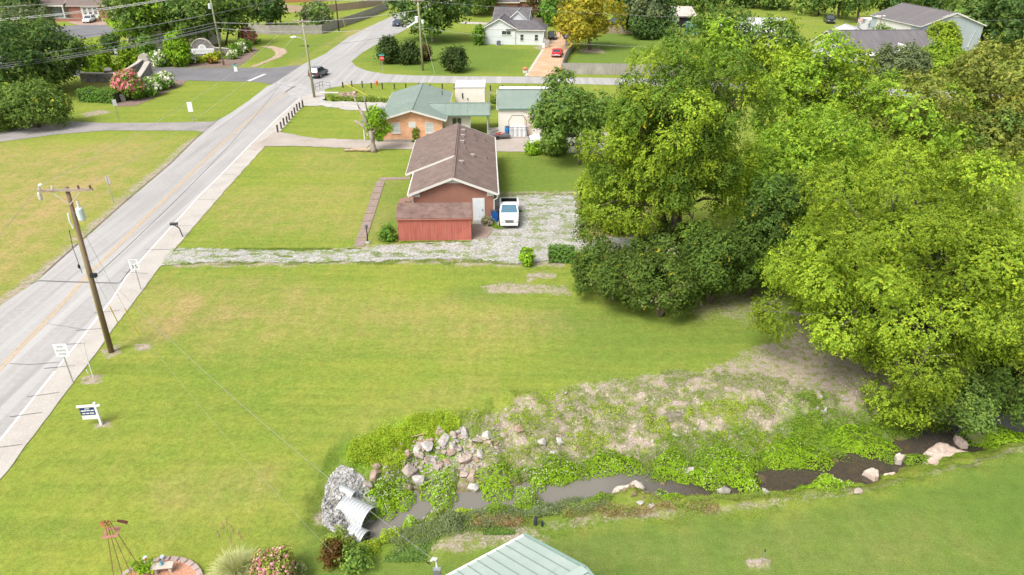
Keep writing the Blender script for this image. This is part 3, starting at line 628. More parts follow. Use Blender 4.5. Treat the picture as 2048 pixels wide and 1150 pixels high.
def crown(name, lobs, n, size, pal, r, droop=.25, spray=7, up=.6, twig=.9, patch=None, hole=.0, colvar=.22, flat=.75):
    """leaves on short sprays that cover the shell of every lobe"""
    a = np.array([l[1]**2 for l in lobs]); a = a/a.sum(); P = []; Nn = []; Cc = []; S = []
    ns = max(1, n//spray)
    cen = np.mean([l[0] for l in lobs], 0)
    for (c, rad), fr in zip(lobs, a):
        k = max(3, int(ns*fr)); d = unit(k, r)
        # favour the side facing out of the crown
        out = c-cen; L = np.linalg.norm(out); out = out/L if L > .3 else np.array([0, 0, 1.])
        dot = d@out; d = np.where((dot < -.35)[:, None], -d, d)
        rr = rad*r.uniform(.45, 1.0, (k, 1))**.6*(1+.22*np.sin(d[:, :1]*5+c[0])*np.cos(d[:, 1:2]*6+c[1]))
        base = c+d*rr*np.array([1, 1, flat])
        dirv = d*.8+unit(k, r)*.45; dirv[:, 2] -= droop; dirv /= np.linalg.norm(dirv, axis=1, keepdims=True)
        tint = 1+r.uniform(-colvar, colvar); lc = palcol(pal, k, r)*tint
        if patch is not None and r.random() < patch[1]: lc = palcol(patch[0], k, r)*tint
        for j in range(spray):
            t = (j/spray)*twig
            p = base+dirv*t*size*3.2+r.normal(size=(k, 3))*size*.38; p[:, 2] -= droop*t*t*size*1.6
            nr = unit(k, r)*.62+d*.95+np.array([0, 0, up*.6]); nr /= np.linalg.norm(nr, axis=1, keepdims=True)
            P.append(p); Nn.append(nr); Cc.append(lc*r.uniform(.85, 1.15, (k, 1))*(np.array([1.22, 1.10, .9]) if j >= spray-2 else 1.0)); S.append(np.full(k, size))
    return leafmesh(name, np.concatenate(P), np.concatenate(Nn), np.concatenate(Cc), np.concatenate(S), r)
def limbs(lobs, h0, r, r0, name='trunk', lean=(0, 0), split=.5, m=bark, parent=None, nb=14, multi=1):
    mbx = MB()
    for q in range(multi):
        ox, oy = ((r.uniform(-.5, .5)*r0*4, r.uniform(-.5, .5)*r0*4) if multi > 1 else (0, 0))
        top = Vector((lean[0]+ox*2.5, lean[1]+oy*2.5, h0)); st = Vector((ox, oy, -.15)); md = st.lerp(top, .5)+Vector((r.uniform(-.15, .15), r.uniform(-.15, .15), 0))
        mbx.tube([st, Vector((ox, oy, .25)), md, top], [r0*1.45, r0*1.05, r0*.85, r0*.7], 9)
        big = sorted(lobs, key=lambda l: -l[1])[q::multi][:nb]
        for c, rad in big:
            c = Vector(c); s0 = st.lerp(top, r.uniform(.65, 1.0)); kn = s0.lerp(c, .5)+Vector((r.uniform(-.3, .3), r.uniform(-.3, .3), (c-s0).length*.10))
            mbx.tube([s0, kn, c.lerp(s0, .08)], [r0*.42, r0*.24, r0*.09], 6)
            for _ in range(2):
                e = c+Vector(tuple(unit(1, r)[0]*rad*.8)); k2 = kn.lerp(c, r.uniform(.3, .8)); mbx.tube([k2, k2.lerp(e, .6)+Vector((0, 0, .1)), e], [r0*.16, r0*.09, r0*.03], 5)
    return mbx.build(name, m, parent, smooth=True)
def tree(name, label, cat, base, L, Rr, top, bot, pal, seed, group=None, trunk=.25, k=26, frac=.32, droop=.25, dens_=1.0, leafpx=3.4, depth=1.0, patch=None, m=bark, multi=1, jit=.22, bottom=-.8, hasTrunk=True, extra=None, spray=7, colvar=.18, flat=.75, dy=0, inner=.25, up=.6):
    """base pixel on the ground; crown extents in photo pixels, turned into metres at its own distance"""
    r = np.random.default_rng(seed); b = G(*base); X, Y = b.x, b.y+dy
    zc = (ZAT(Y, top)+ZAT(Y, bot))/2
    s = PXM(X, Y, zc); wx = (Rr-L)/s/2
    # the silhouette rows of an ellipsoid seen from above include its depth
    vy = (575-(top+bot)/2)/FOC; ang = PITCH-math.atan(vy)      # downward view angle at the crown
    hh = (bot-top)/s/2                                        # half height across the view ray
    ry = wx*depth; rz2 = (hh*hh-(ry*math.sin(ang))**2)/(math.cos(ang)**2); 
    if rz2 < (hh*.55)**2: rz = hh*.55; ry = min(ry, math.sqrt(max(.01, hh*hh-(rz*math.cos(ang))**2))/max(.15, math.sin(ang)))
    else: rz = math.sqrt(rz2)
    # crown centre placed straight above the base
    v = (575-(top+bot)/2)/FOC; cz = CAMH+Y*(-SP+v*CP)/(CP+v*SP); cz = max(cz, rz*.8)
    cx = ((L+Rr)/2-1024)/PXM(X, Y, cz)-X
    root = thing(name, label, cat, (X, Y, 0), 0, group)
    lb = lobes((wx*1.10, ry*1.08, rz*1.10), k, r, frac, inner, bottom, jit)+[(unit(1, r)[0]*np.array([wx, ry, rz])*r.uniform(.15, .6), frac*1.15*wx) for _ in range(k//3)]; lb = [(c+np.array([cx, 0, cz]), q) for c, q in lb]
    if extra:
        for (ex, ey, ez, er) in extra: lb.append((np.array([cx+ex*wx, ey*ry, cz+ez*rz]), er*wx))
    area = (Rr-L)*(bot-top)*.8/4; leaf = leafpx/ (PXM(X, Y, cz)/2)
    n_ = int(min(250000, max(500, 9.5*dens_*area/(leafpx**2*.33)/1.6)))
    me_ = crown('crown', lb, n_, leaf, pal, r, droop, spray, patch=patch, colvar=colvar, flat=flat, up=up)
    o = bpy.data.objects.new('crown', me_); COL.objects.link(o); o.parent = root
    if hasTrunk: limbs(lb, max(.6, cz-rz*.35), r, trunk, parent=root, m=m, multi=multi, lean=(cx*.5, 0), nb=26 if k > 50 else 14)
    return root
def bush(name, label, cat, base, wpx, hpx, pal, seed, group=None, leafpx=3.0, flower=None, nf=0, k=14, shape='round', dens_=1.0, depth=1.0, trunk=True, size=None, z0=0, pos=None, smooth_=False, fsize=1.0, flat=.9, frac=.36):
    """a shrub wpx wide and hpx tall (photo pixels) standing on its base pixel; smooth clipped or loose"""
    r = np.random.default_rng(seed); b = pos or G(*base); X, Y = b.x, b.y; s = PXM(X, Y, 1)
    w_ = size[0] if size else wpx/s; h_ = size[1] if size else hpx/s/math.cos(math.radians(24))
    root = thing(name, label, cat, (X, Y, b.z if pos else z0), 0, group)
    if shape == 'cone':
        lb = []
        for i in range(k*2):
            t = (i+.5)/(k*2); rr = w_/2*(1-t)**.75*.8; th = i*2.4; lb.append((np.array([rr*math.cos(th), rr*math.sin(th), .1*h_+t*h_*.82]), w_*.17*(1.25-t*.6)))
    elif shape == 'drop':
        lb = []
        for i in range(k*2):
            t = (i+.5)/(k*2); rr = w_/2*math.sin(math.pi*(.12+.8*t))**.8*.72; th = i*2.4; lb.append((np.array([rr*math.cos(th), rr*math.sin(th), .12*h_+t*h_*.78]), w_*.2))
    else:
        lb = lobes((w_/2, w_/2*depth, h_/2), k, r, frac, .15, -.6, .15); lb = [(c+np.array([0, 0, h_*.5]), q) for c, q in lb]
    area = wpx*hpx*.8/4; leaf = leafpx/(s/2); n_ = int(min(70000, max(250, 8.0*dens_*area/(leafpx**2*.33)/1.6)))
    me_ = crown('foliage', lb, n_, leaf, pal, r, .1, 5, flat=flat, twig=.35 if smooth_ else .8)
    o = bpy.data.objects.new('foliage', me_); COL.objects.link(o); o.parent = root
    if trunk:
        mbx = MB()
        for i in range(4):
            a = i*1.6+.4; mbx.tube([(0, 0, -.05), (math.cos(a)*w_*.08, math.sin(a)*w_*.08, h_*.25), (math.cos(a)*w_*.2, math.sin(a)*w_*.2, h_*.55)], [w_*.03, w_*.022, w_*.01], 5)
        mbx.build('stem', bark, root)
    if flower and nf:
        r2 = np.random.default_rng(seed+99); d = unit(nf, r2); d[:, 2] = np.abs(d[:, 2])*.9+.02
        li = r2.integers(0, len(lb), nf); cc = np.array([lb[i][0] for i in li]); rr = np.array([lb[i][1] for i in li])
        P = cc+d*rr[:, None]*1.12; keep = P[:, 2] > h_*.3; P = P[keep]; d = d[keep]
        P = np.repeat(P, 5, 0)+r2.normal(size=(len(P)*5, 3))*leaf*fsize*.7; d = np.repeat(d, 5, 0)
        nrm = d+unit(len(d), r2)*.6; nrm /= np.linalg.norm(nrm, axis=1, keepdims=True)
        mf = leafmesh('blossom', P, nrm, palcol(flower, len(P), r2), leaf*fsize, r2, .8, PETAL)
        o = bpy.data.objects.new('blossom', mf); COL.objects.link(o); o.parent = root
    return root

# the two big trees and the thicket on the right
tree('leafy_tree', 'huge bright yellow-green tree spreading over the creek bank at the right edge', 'tree', (1800,738), 1520, 2150, 268, 845, 'yellowgreen', 11,
     trunk=.42, k=70, frac=.19, droop=.35, dens_=1.15, leafpx=2.15, depth=.74, m=barkg, jit=.36, multi=2, bottom=-.93, colvar=.26, inner=.10)
tree('vine_covered_tree', 'tall dark vine-draped tree standing over the thicket, drooping towards the gravel parking', 'tree', (1350,525), 1172, 1524, 84, 500, 'mixvine', 12,
     trunk=.40, k=78, frac=.235, droop=.6, dens_=1.3, leafpx=2.15, depth=.8, m=bark, multi=3, jit=.26, patch=('yellowgreen', .34), bottom=-.75, extra=[(-.72, -.1, -.55, .3), (-.86, -.1, -.8, .22)])
tree('leafy_tree', 'bright lime-green tree between the vine-draped tree and the huge yellow-green one', 'tree', (1590,470), 1455, 1760, 208, 480, 'brightgreen', 13, trunk=.32, k=34, dens_=1.0, leafpx=2.9)
tree('vine_covered_tree', 'narrow dark tree smothered in vines left of the huge yellow-green tree', 'tree', (1560,585), 1478, 1640, 330, 600, 'vine', 14, trunk=.25, k=22, droop=.6, leafpx=2.9, depth=.8)
tree('leafy_tree', 'rounded yellow-green tree rising in front of the white gabled house', 'tree', (1625,318), 1528, 1716, 66, 322, 'brightgreen', 15, trunk=.3, k=30, frac=.28, leafpx=2.9, patch=('yellowgreen', .5))
tree('leafy_tree', 'airy green tree with several bare leaning stems behind the grey board fence', 'tree', (1462,200), 1345, 1520, 4, 178, 'light', 16, trunk=.2, k=24, frac=.25, leafpx=2.9, multi=4, m=barkg, patch=('brightgreen', .4), dens_=.85)
tree('leafy_tree', 'upright feathery green tree just left of the rounded yellow-green tree', 'tree', (1545,205), 1500, 1600, 20, 200, 'light', 17, trunk=.2, k=20, leafpx=2.9, multi=2, patch=('yellowgreen', .4))
tree('leafy_tree', 'wide feathery lime tree below the grey-roofed house', 'tree', (1810,352), 1665, 1945, 144, 362, 'brightgreen', 18, trunk=.3, k=36, frac=.25, leafpx=2.9, patch=('olive', .5), up=.8)
tree('leafy_tree', 'olive tree with pale yellow seed clusters at the right edge', 'tree', (1995,330), 1890, 2120, 84, 300, 'olive', 19, trunk=.28, k=30, frac=.25, leafpx=2.9, patch=('autumn', .2))
tree('leafy_tree', 'dull green wide-crowned tree on the far lawn at the right edge', 'tree', (1985,352), 1880, 2060, 200, 330, 'olive', 20, trunk=.22, k=24, leafpx=2.9, patch=('grove', .5))
tree('leafy_tree', 'low bright tree filling the gap behind the huge yellow-green tree', 'tree', (1690,345), 1560, 1730, 205, 345, 'light', 21, trunk=.22, k=26, leafpx=2.9, patch=('brightgreen', .5))
tree('leafy_tree', 'light green young tree beside the white garage and parked white pickup', 'tree', (1160,329), 1068, 1218, 150, 305, 'light', 22, trunk=.16, k=26, frac=.27, leafpx=2.7, bottom=-.6, dens_=1.5)
tree('leafy_tree', 'low spreading branch tree with drooping sprays over the far edge of the gravel parking', 'tree', (1215,452), 1152, 1300, 330, 478, 'mixvine', 23, trunk=.15, k=18, droop=.7, leafpx=2.7, patch=('yellowgreen', .4), depth=.8)
tree('leafy_tree', 'yellowing autumn-toned tree on the lawn beside the red car', 'tree', (1180,99), 1104, 1240, -22, 88, 'autumn', 24, trunk=.3, k=26, frac=.27, leafpx=3)
tree('willow_tree', 'big grey-green willow-like tree in front of the board fence', 'tree', (1290,72), 1238, 1352, -52, 66, 'grey', 25, trunk=.4, k=26, droop=.9, leafpx=3, patch=('darkgreen', .6))
tree('leafy_tree', 'large dark oak beside the far road and transformer pole', 'tree', (866,83), 785, 930, -52, 70, 'grove', 26, trunk=.38, k=28, leafpx=3, patch=('darkgreen', .3), m=barkg)
tree('leafy_tree', 'dark oak behind the grey house drive', 'tree', (947,30), 905, 995, -65, 28, 'grove', 27, trunk=.35, k=20, leafpx=3)
tree('leafy_tree', 'dark purple-leaved tree in front of the far red brick house', 'tree', (1080,42), 1055, 1110, -20, 38, 'redbush', 28, trunk=.2, k=14, leafpx=3, patch=('darkgreen', .5))
tree('leafy_tree', 'green drooping tree beside the thin far utility pole', 'tree', (1112,52), 1084, 1140, -30, 50, 'shrub', 29, trunk=.2, k=14, leafpx=3, droop=.6)
tree('round_tree', 'neat dark round tree on the far fenced lawn, left of two', 'tree', (539,54), 487, 572, -30, 44, 'darkgreen', 30, trunk=.2, k=22, leafpx=3, bottom=-.95)
tree('round_tree', 'grey-green globe tree just inside the curved board fence', 'tree', (629,55), 598, 663, 3, 53, 'light', 31, trunk=.12, k=20, leafpx=3, bottom=-.98, patch=('grey', .6))
tree('leafy_tree', 'large green tree in front of the cream house, left one', 'tree', (292,100), 228, 330, -35, 84, 'grove', 32, trunk=.3, k=30, leafpx=3, patch=('lime', .25), m=bark)
tree('leafy_tree', 'large dark green tree above the stone entrance sign', 'tree', (421,97), 318, 465, -40, 78, 'grove', 33, trunk=.28, k=30, leafpx=3, m=bark, patch=('darkgreen', .4))
tree('leafy_tree', 'green tree just right of the stone sign pole', 'tree', (452,90), 440, 500, -10, 60, 'grove', 34, trunk=.2, k=16, leafpx=3)
tree('evergreen_tree', 'big dark holly-like evergreen at the left edge above the hedge mound', 'tree', (45,200), -80, 108, 42, 205, 'darkgreen', 35, trunk=.3, k=34, frac=.26, leafpx=2.8, droop=.5, bottom=-.97, patch=('grove', .3))
tree('evergreen_tree', 'broad dense dark evergreen left of the golden cypresses', 'tree', (115,178), 25, 172, 36, 165, 'darkgreen', 36, trunk=.3, k=34, frac=.26, leafpx=2.8, droop=.4, bottom=-.97, patch=('grove', .5))
tree('evergreen_tree', 'pale green feathery tree behind the dark evergreens at the top left', 'tree', (60,70), -10, 100, 12, 60, 'grey', 37, trunk=.2, k=20, leafpx=3)
tree('evergreen_tree', 'dark tree in front of the upper left brick house wall', 'tree', (50,40), 0, 78, -30, 40, 'darkgreen', 38, trunk=.2, k=18, leafpx=3)
tree('leafy_tree', 'dark woodland tree right of the grey metal barn', 'tree', (1965,82), 1890, 2010, -30, 80, 'grove', 39, trunk=.3, k=26, leafpx=3, patch=('light', .2))
tree('leafy_tree', 'dark woodland tree in the top right corner', 'tree', (2040,95), 1960, 2120, -40, 85, 'darkgreen', 40, trunk=.3, k=26, leafpx=3, patch=('grove', .5))
grp = 'trees lining the far lawns'
row = [(1637,30,1590,1665,-40,26,'grove','two left of the black pickup'),(1676,37,1650,1706,-45,24,'grove','directly behind the black pickup'),(1714,45,1690,1745,-45,22,'grove','just left of the trampoline'),
 (1768,40,1740,1800,-45,20,'darkgreen','just behind the motorhome'),(1788,38,1775,1840,-50,18,'grove','behind the near end of the barn roof'),(1860,18,1820,1900,-50,25,'darkgreen','behind the barn ridge'),
 (1545,18,1510,1590,-60,24,'grove','above the feathery trees'),(1480,14,1440,1520,-60,26,'darkgreen','above the airy leaning tree'),(1405,22,1370,1445,-60,30,'grove','right of the small pale roofed shed'),
 (1345,8,1310,1380,-70,14,'grove','behind the small pale roofed shed'),(1240,20,1210,1275,-70,20,'darkgreen','left of the willow-like tree'),(1150,15,1130,1180,-60,16,'darkgreen','left behind the autumn-toned tree'),
 (1000,-8,975,1030,-70,2,'grove','behind the far grey hipped roof'),(760,6,735,790,-60,10,'darkgreen','at the end of the curved board fence'),(690,-10,650,720,-80,4,'grove','behind the far reddish fence'),
 (600,-8,560,640,-80,3,'light','behind the globe tree'),(510,-12,470,545,-85,2,'grove','behind the neat round tree'),(395,-5,350,450,-85,8,'darkgreen','top edge above the stone sign'),(230,-8,190,260,-80,4,'grove','behind the upper left brick house')]
for i, (bx, by, l, rr, t, b_, p, wh) in enumerate(row):
    tree('leafy_tree', f'far {"dark" if p=="darkgreen" else "green"} shade tree {wh}', 'tree', (bx, by), l, rr, t, b_, p, 60+i, group=grp, trunk=.3, k=16, leafpx=3.2, patch=('light', .2), m=bark, dens_=.8)
# woodland beyond the picture's top edge, so the land does not simply stop
pr = [o for o in COL.objects if o.get('group') == grp]
rb = random.Random(5)
for i in range(34):
    src = pr[rb.randrange(len(pr))]; x = -330+i*21+rb.uniform(-7, 7); y = 300+rb.uniform(-20, 90)
    o_t = place_copy(src, (x, y, 0), rb.uniform(0, 6.28), 'distant woodland tree beyond the houses, past the top edge', rb.uniform(.95, 1.3), 'distant woodland trees')

# pruned tree with sawn limbs by the middle drive
b = G(748,304); root = thing('pruned_tree', 'pruned tree with pale sawn-off limbs and one leafy tuft beside the middle driveway', 'tree', (b.x, b.y, 0))
mbx = MB(); mbx.tube([(0, 0, -.1), (0, 0, .5), (-.05, 0, 1.6), (-.15, 0, 2.5)], [.42, .33, .3, .3], 10)
for pts, ra in [([(-.15, 0, 2.2), (-.9, .1, 2.9), (-1.9, .1, 3.6)], [.2, .15, .13]), ([(-.15, 0, 2.4), (-.7, 0, 3.9), (-1.2, 0, 5.0)], [.24, .17, .15]), ([(-.1, 0, 2.4), (.05, 0, 3.7), (.35, .2, 5.1)], [.22, .17, .13]),
                ([(0, 0, 2.1), (.5, 0, 2.8), (1.3, 0, 3.5)], [.2, .14, .1]), ([(-.3, 0, 4.6), (-.6, .3, 6.2), (-.55, .3, 7.0)], [.1, .07, .06]), ([(-1.0, .1, 4.6), (-1.7, .2, 6.1)], [.09, .06])]:
    mbx.tube(pts, ra, 8)
mbx.build('trunk', mat('bark_pale', (.36, .31, .27), .9, [(5, (.22, .18, .15), .4, .65, (1, 1, .3))], (16, .6)), root, smooth=True)
r = np.random.default_rng(5); lb = [(np.array([.75+.85*r.normal()*.6, .5+.6*r.normal()*.6, 3.9+r.normal()*.9]), .55) for _ in range(16)]
o = bpy.data.objects.new('crown', crown('crown', lb, 5200, .17, 'lime', r)); COL.objects.link(o); o.parent = root

# thicket mounds along the lawn
for i, (bx, by, wpx, hpx, pal, lab, dp, fr) in enumerate([
 (1225,600,180,118,'thicket','wide rambling thicket mound nearest the short hedge at the gravel drive',1.0,.26),
 (1320,632,170,120,'thicket','dark thicket mound with yellow-speckled leaves bulging onto the lawn',.8,.26),
 (1420,605,180,150,'vine','deep green elder-like thicket under the vine-draped tree',.8,.28),
 (1500,590,120,130,'vine','shaded thicket at the foot of the narrow vine-smothered tree',.8,.28),
 (1350,560,200,110,'thicket','thicket ridge between the gravel drive and the dark mounds',.8,.26)]):
    bush('thicket', lab, 'thicket', (bx, by), wpx, hpx, pal, 200+i, group='thicket mounds under the big trees', leafpx=2.3, k=34, depth=dp, dens_=1.2, frac=fr)
bush('thicket', 'dark shaded brush at the right edge above the creek', 'thicket', (2010,815), 190, 130, 'vine', 210, leafpx=2.8, k=22, dens_=1.2)
bush('thicket', 'grey-green leafy brush at the foot of the huge yellow-green tree by the creek', 'thicket', (1900,840), 150, 90, 'grove', 211, leafpx=2.8, k=18, dens_=1.2)
bush('thicket', 'overgrown hedge mound with yellow sprigs beside the side lane at the left edge', 'thicket', (75,255), 165, 76, 'grove', 212, leafpx=2.2, k=34, flower='yellow', nf=16, dens_=1.2, depth=.7)
bush('thicket', 'low rounded brush at the very left edge by the side lane', 'thicket', (-10,258), 110, 70, 'grove', 213, leafpx=2.8, k=18, dens_=1.2)
# clipped and flowering shrubs
B = [
 ('conifer_shrub','left cypress-like golden green shrub behind the curved stone wall','shrub',(203,150),54,54,'gold','cone',None,0),
 ('conifer_shrub','right golden green cone shrub at the high end of the curved stone wall','shrub',(264,145),40,50,'gold','cone',None,0),
 ('conifer_shrub','dark green cone shrub in front of the cream house wall','shrub',(299,127),42,46,'shrub','cone',None,0),
 ('conifer_shrub','bright green rounded cone shrub left of the stone entrance sign','shrub',(361,132),42,60,'lime','drop',None,0),
 ('conifer_shrub','dark round shrub at the left corner of the cream house','shrub',(228,108),32,34,'darkgreen','round',None,0),
 ('crepe_myrtle','pink-flowering crepe myrtle in the mulch by the curved stone wall','shrub',(262,198),54,48,'shrub','round','pinkflower',1300),
 ('crepe_myrtle','small crimson-flowering crepe myrtle right of the stone sign','shrub',(499,88),27,25,'shrub','round','pinkflower',420),
 ('flowering_shrub','white-flowering shrub nearest the pink crepe myrtle','shrub',(303,191),32,26,'shrub','round','white',150),
 ('flowering_shrub','white-flowering shrub at the tip of the curved stone wall','shrub',(331,176),34,24,'shrub','round','white',150),
 ('flowering_shrub','plain green shrub squeezed between two white-flowering shrubs','shrub',(318,181),24,20,'shrub','round',None,0),
 ('flowering_shrub','dark green shrub at the right foot of the pink crepe myrtle','shrub',(290,194),22,18,'shrub','round',None,0),
 ('flowering_shrub','white-flowering shrub left of the bright green rounded cone','shrub',(326,132),28,22,'shrub','round','white',130),
 ('flowering_shrub','white-flowering shrub at the left end of the stone sign wall','shrub',(386,126),22,16,'shrub','round','white',80),
 ('flowering_shrub','dark green ball shrub right of the leaning sign pole','shrub',(470,112),22,18,'shrub','round',None,0),
 ('flowering_shrub','cream-flowering shrub on the mulch slope right of the sign','shrub',(466,118),14,12,'shrub','round','white',70),
 ('flowering_shrub','cream-flowering tall shrub behind the two dark ball shrubs','shrub',(482,106),18,16,'shrub','round','white',90),
 ('flowering_shrub','rightmost dark ball shrub on the mulch slope','shrub',(491,103),22,17,'shrub','round',None,0),
 ('low_plant','golden low plant at the left foot of the stone sign','plant',(402,125),13,7,'gold','round','yellow',30),
 ('low_plant','golden low plant under the left letters of the stone sign','plant',(418,121),14,8,'gold','round','yellow',30),
 ('low_plant','golden low plant under the right letters of the stone sign','plant',(430,119),14,8,'gold','round','yellow',30),
 ('low_plant','golden low plant right beside the leaning sign pole','plant',(441,117),11,8,'gold','round','yellow',30),
 ('low_plant','orange flowering ground plant on the mulch below the stone sign','plant',(428,127),17,6,'rust','round','yellow',12),
 ('round_shrub','tallest dark juniper beside the stop sign','shrub',(781,126),42,46,'conifer','round',None,0),
 ('round_shrub','middle dark juniper left of the transformer pole','shrub',(820,128),38,36,'conifer','round',None,0),
 ('round_shrub','small reddish shrub just right of the transformer pole','shrub',(853,122),18,28,'redbush','drop',None,0),
 ('round_shrub','large dark juniper with a reddish top on the corner lawn','shrub',(912,143),50,42,'conifer','round',None,0),
 ('round_shrub','leafy shrub at the left corner of the grey sided house','shrub',(958,90),20,34,'shrub','drop',None,0),
 ('round_shrub','small dark green round bush left of the red shed','shrub',(776,480),28,26,'shrub','round',None,0),
 ('round_shrub','dry brownish bush below the brick wall beside the white door','shrub',(975,449),19,12,'greyweed','round','palepink',24),
 ('round_shrub','clipped upright bright green bush at the edge of the gravel drive','shrub',(1053,530),26,34,'lime','drop',None,0),
 ('round_shrub','clipped bright hedge block in front of the parked white pickup','shrub',(1068,307),32,19,'lime','round',None,0),
 ('round_shrub','loose light bush spilling below the young tree beside the white pickup','shrub',(1108,308),52,38,'light','round',None,0),
 ('round_shrub','small wispy bush against the orange brick gable wall','shrub',(832,284),9,26,'weed','drop',None,0),
 ('round_shrub','small green bush at the left foot of the orange brick wall','shrub',(760,281),16,10,'shrub','round',None,0),
 ('round_shrub','small dark bush left of the white porch on the upper left brick house','shrub',(100,31),12,9,'darkgreen','round',None,0),
 ('round_shrub','small dark bush right of the white porch on the upper left brick house','shrub',(123,32),12,9,'darkgreen','round',None,0),
 ('round_shrub','round feathery green tree-shrub in front of the grey-roofed house','shrub',(1755,112),56,52,'light','round',None,0),
 ('round_shrub','round green shrub beside the pink-flowered one by the grey-roofed house','shrub',(1845,100),44,34,'light','round',None,0),
 ('crepe_myrtle','pale pink flowering shrub in front of the grey-roofed house','shrub',(1822,112),42,36,'shrub','round','palepink',420),
 ('crepe_myrtle','rust-leaved shrub at the corner of the grey metal barn','shrub',(1882,112),44,44,'rust','round',None,0),
 ('round_shrub','small bright yellow-green tree between the rust shrub and pink shrub','shrub',(1868,130),66,74,'yellowgreen','drop',None,0),
 ('round_shrub','low lime tree right below the rust-leaved shrub','shrub',(1872,146),78,52,'brightgreen','round',None,0),
 ('round_shrub','grey-green airy shrub below the white dormer of the grey-roofed house','shrub',(1790,156),120,56,'grey','round',None,0),
 ('round_shrub','dark red small shrub by the white bay window','shrub',(1722,138),22,18,'redbush','round',None,0),
 ('round_shrub','small light shrub in front of the long grey roof','shrub',(1700,175),60,40,'light','round',None,0),
 ('round_shrub','bushy dark green mass under the willow-like tree','shrub',(1296,76),84,44,'darkgreen','round',None,0),
 ('round_shrub','sprawling green bush behind the grey board fence','shrub',(1335,150),0,0,'light','round',None,0),
]
for i, (nm, lab, cat_, base, wpx, hpx, pal, shp, fl, nf) in enumerate(B):
    if wpx == 0: continue
    bush(nm, lab, cat_, base, wpx, hpx, pal, 300+i, shape=shp, flower=fl, nf=nf, leafpx=2.3 if wpx > 25 else 1.9, k=20, dens_=2.2, smooth_=(shp == 'drop'), fsize=1.0)
# clipped hedges: rows of dense leaves over a long box
def hedge(label, p0, p1, wd, h, pal, seed, leaf):
    a, b_ = G(*p0), G(*p1); d = b_-a; L = d.length; r_ = np.random.default_rng(seed)
    root = thing('hedge', label, 'hedge', (a.x, a.y, 0), math.atan2(d.y, d.x)); n_ = int(L*(wd+2*h)/leaf**2*2.6); P = []; N_ = []
    for k_ in range(n_):
        x = r_.uniform(0, L); u = r_.uniform(0, wd+2*h)
        if u < h: p = (x, 0, u); nn = (0, -1, .2)
        elif u < h+wd: p = (x, u-h, h); nn = (0, 0, 1)
        else: p = (x, wd, u-h-wd); nn = (0, 1, .2)
        P.append(p); N_.append(nn)
    P = np.array(P)+r_.normal(size=(n_, 3))*leaf*.45; P[:, 2] = np.abs(P[:, 2]); P[:, 2] *= 1+.12*np.sin(P[:, 0]*2.1); N_ = np.array(N_)+unit(n_, r_)*.6; N_ /= np.linalg.norm(N_, axis=1, keepdims=True)
    o = bpy.data.objects.new('foliage', leafmesh('foliage', P, N_, palcol(pal, n_, r_), leaf, r_)); COL.objects.link(o); o.parent = root
    MB().box((L/2, wd/2, h*.45), (L*.97, wd*.8, h*.86)).build('twig_core', mat('twigs', (.045, .055, .02), .95), root)
    return root
hedge('long clipped dark green hedge below the curved stone wall', (155,204), (230,208), 2.6, 1.5, 'shrub', 400, .22)
hedge('short clipped hedge running into the thicket beside the gravel drive', (1097,527), (1150,527), 1.3, 1.0, 'shrub', 401, .14)
# ------------------------------------------------------------------ buildings
brick_red = brickmat('brick_red', (.30, .115, .078), (.22, .082, .060), (.28, .21, .17), blot=(.36, .15, .10))
brick_orange = brickmat('brick_orange', (.66, .31, .165), (.54, .215, .11), (.54, .42, .32), bw=.5, bh=.12, blot=(.74, .50, .30))
brick_far = brickmat('brick_far', (.34, .13, .085), (.29, .10, .07), (.30, .22, .18))
shingle_brown = brickmat('shingle_brown', (.185, .135, .115), (.145, .104, .09), (.10, .07, .06), bw=.33, bh=.15, axes='roofy', ms=.014, blot=(.225, .17, .148))
shingle_brown_x = brickmat('shingle_brown_cross', (.20, .125, .105), (.13, .082, .07), (.085, .055, .05), bw=.33, bh=.12, axes='roofx', ms=.02, blot=(.24, .165, .14))
shingle_grey = brickmat('shingle_grey', (.125, .118, .125), (.092, .086, .092), (.06, .056, .06), bw=.33, bh=.15, axes='roofx', ms=.014, blot=(.155, .145, .15))
metal_green = mat('metal_roof_green', (.18, .228, .195), .6, [(.3, (.205, .255, .22), .4, .65), (2, (.15, .21, .175), .5, .8)], spec=.4)
metal_mint = mat('metal_roof_mint', (.31, .375, .34), .6, [(.8, (.35, .41, .375), .4, .65), (3, (.28, .34, .305), .55, .8)], spec=.4)
trimg = mat('trim_green', (.10, .19, .14), .6)
siding_white = mat('siding_cream', (.68, .64, .58), .7, [(.6, (.62, .575, .51), .45, .7), (.8, (.70, .68, .64), .5, .7, (.2, .2, 9))])
siding_grey = mat('siding_grey', (.56, .59, .60), .7, [(.5, (.51, .535, .545), .45, .7), (2.5, (.59, .62, .63), .4, .7, (.05, .05, 4))])
barn_grey = mat('barn_metal_grey', (.36, .405, .44), .55, [(1.2, (.32, .36, .395), .4, .7, (4, 4, .1))])
shed_red = mat('shed_red', (.41, .138, .108), .75, [(5, (.35, .09, .068), .4, .7, (1.2, 1.2, .12)), (.7, (.47, .15, .115), .5, .7)])
trimw = mat('trim_white', (.60, .59, .565), .6, [(2, (.60, .58, .54), .5, .75)])
blockm = mat('foundation_block', (.34, .31, .28), .9, [(3, (.26, .235, .21), .4, .7)])
doorw = mat('door_white', (.62, .67, .70), .4, [(2, (.55, .61, .65), .5, .7)])
blind = mat('window_blind', (.42, .45, .44), .6)

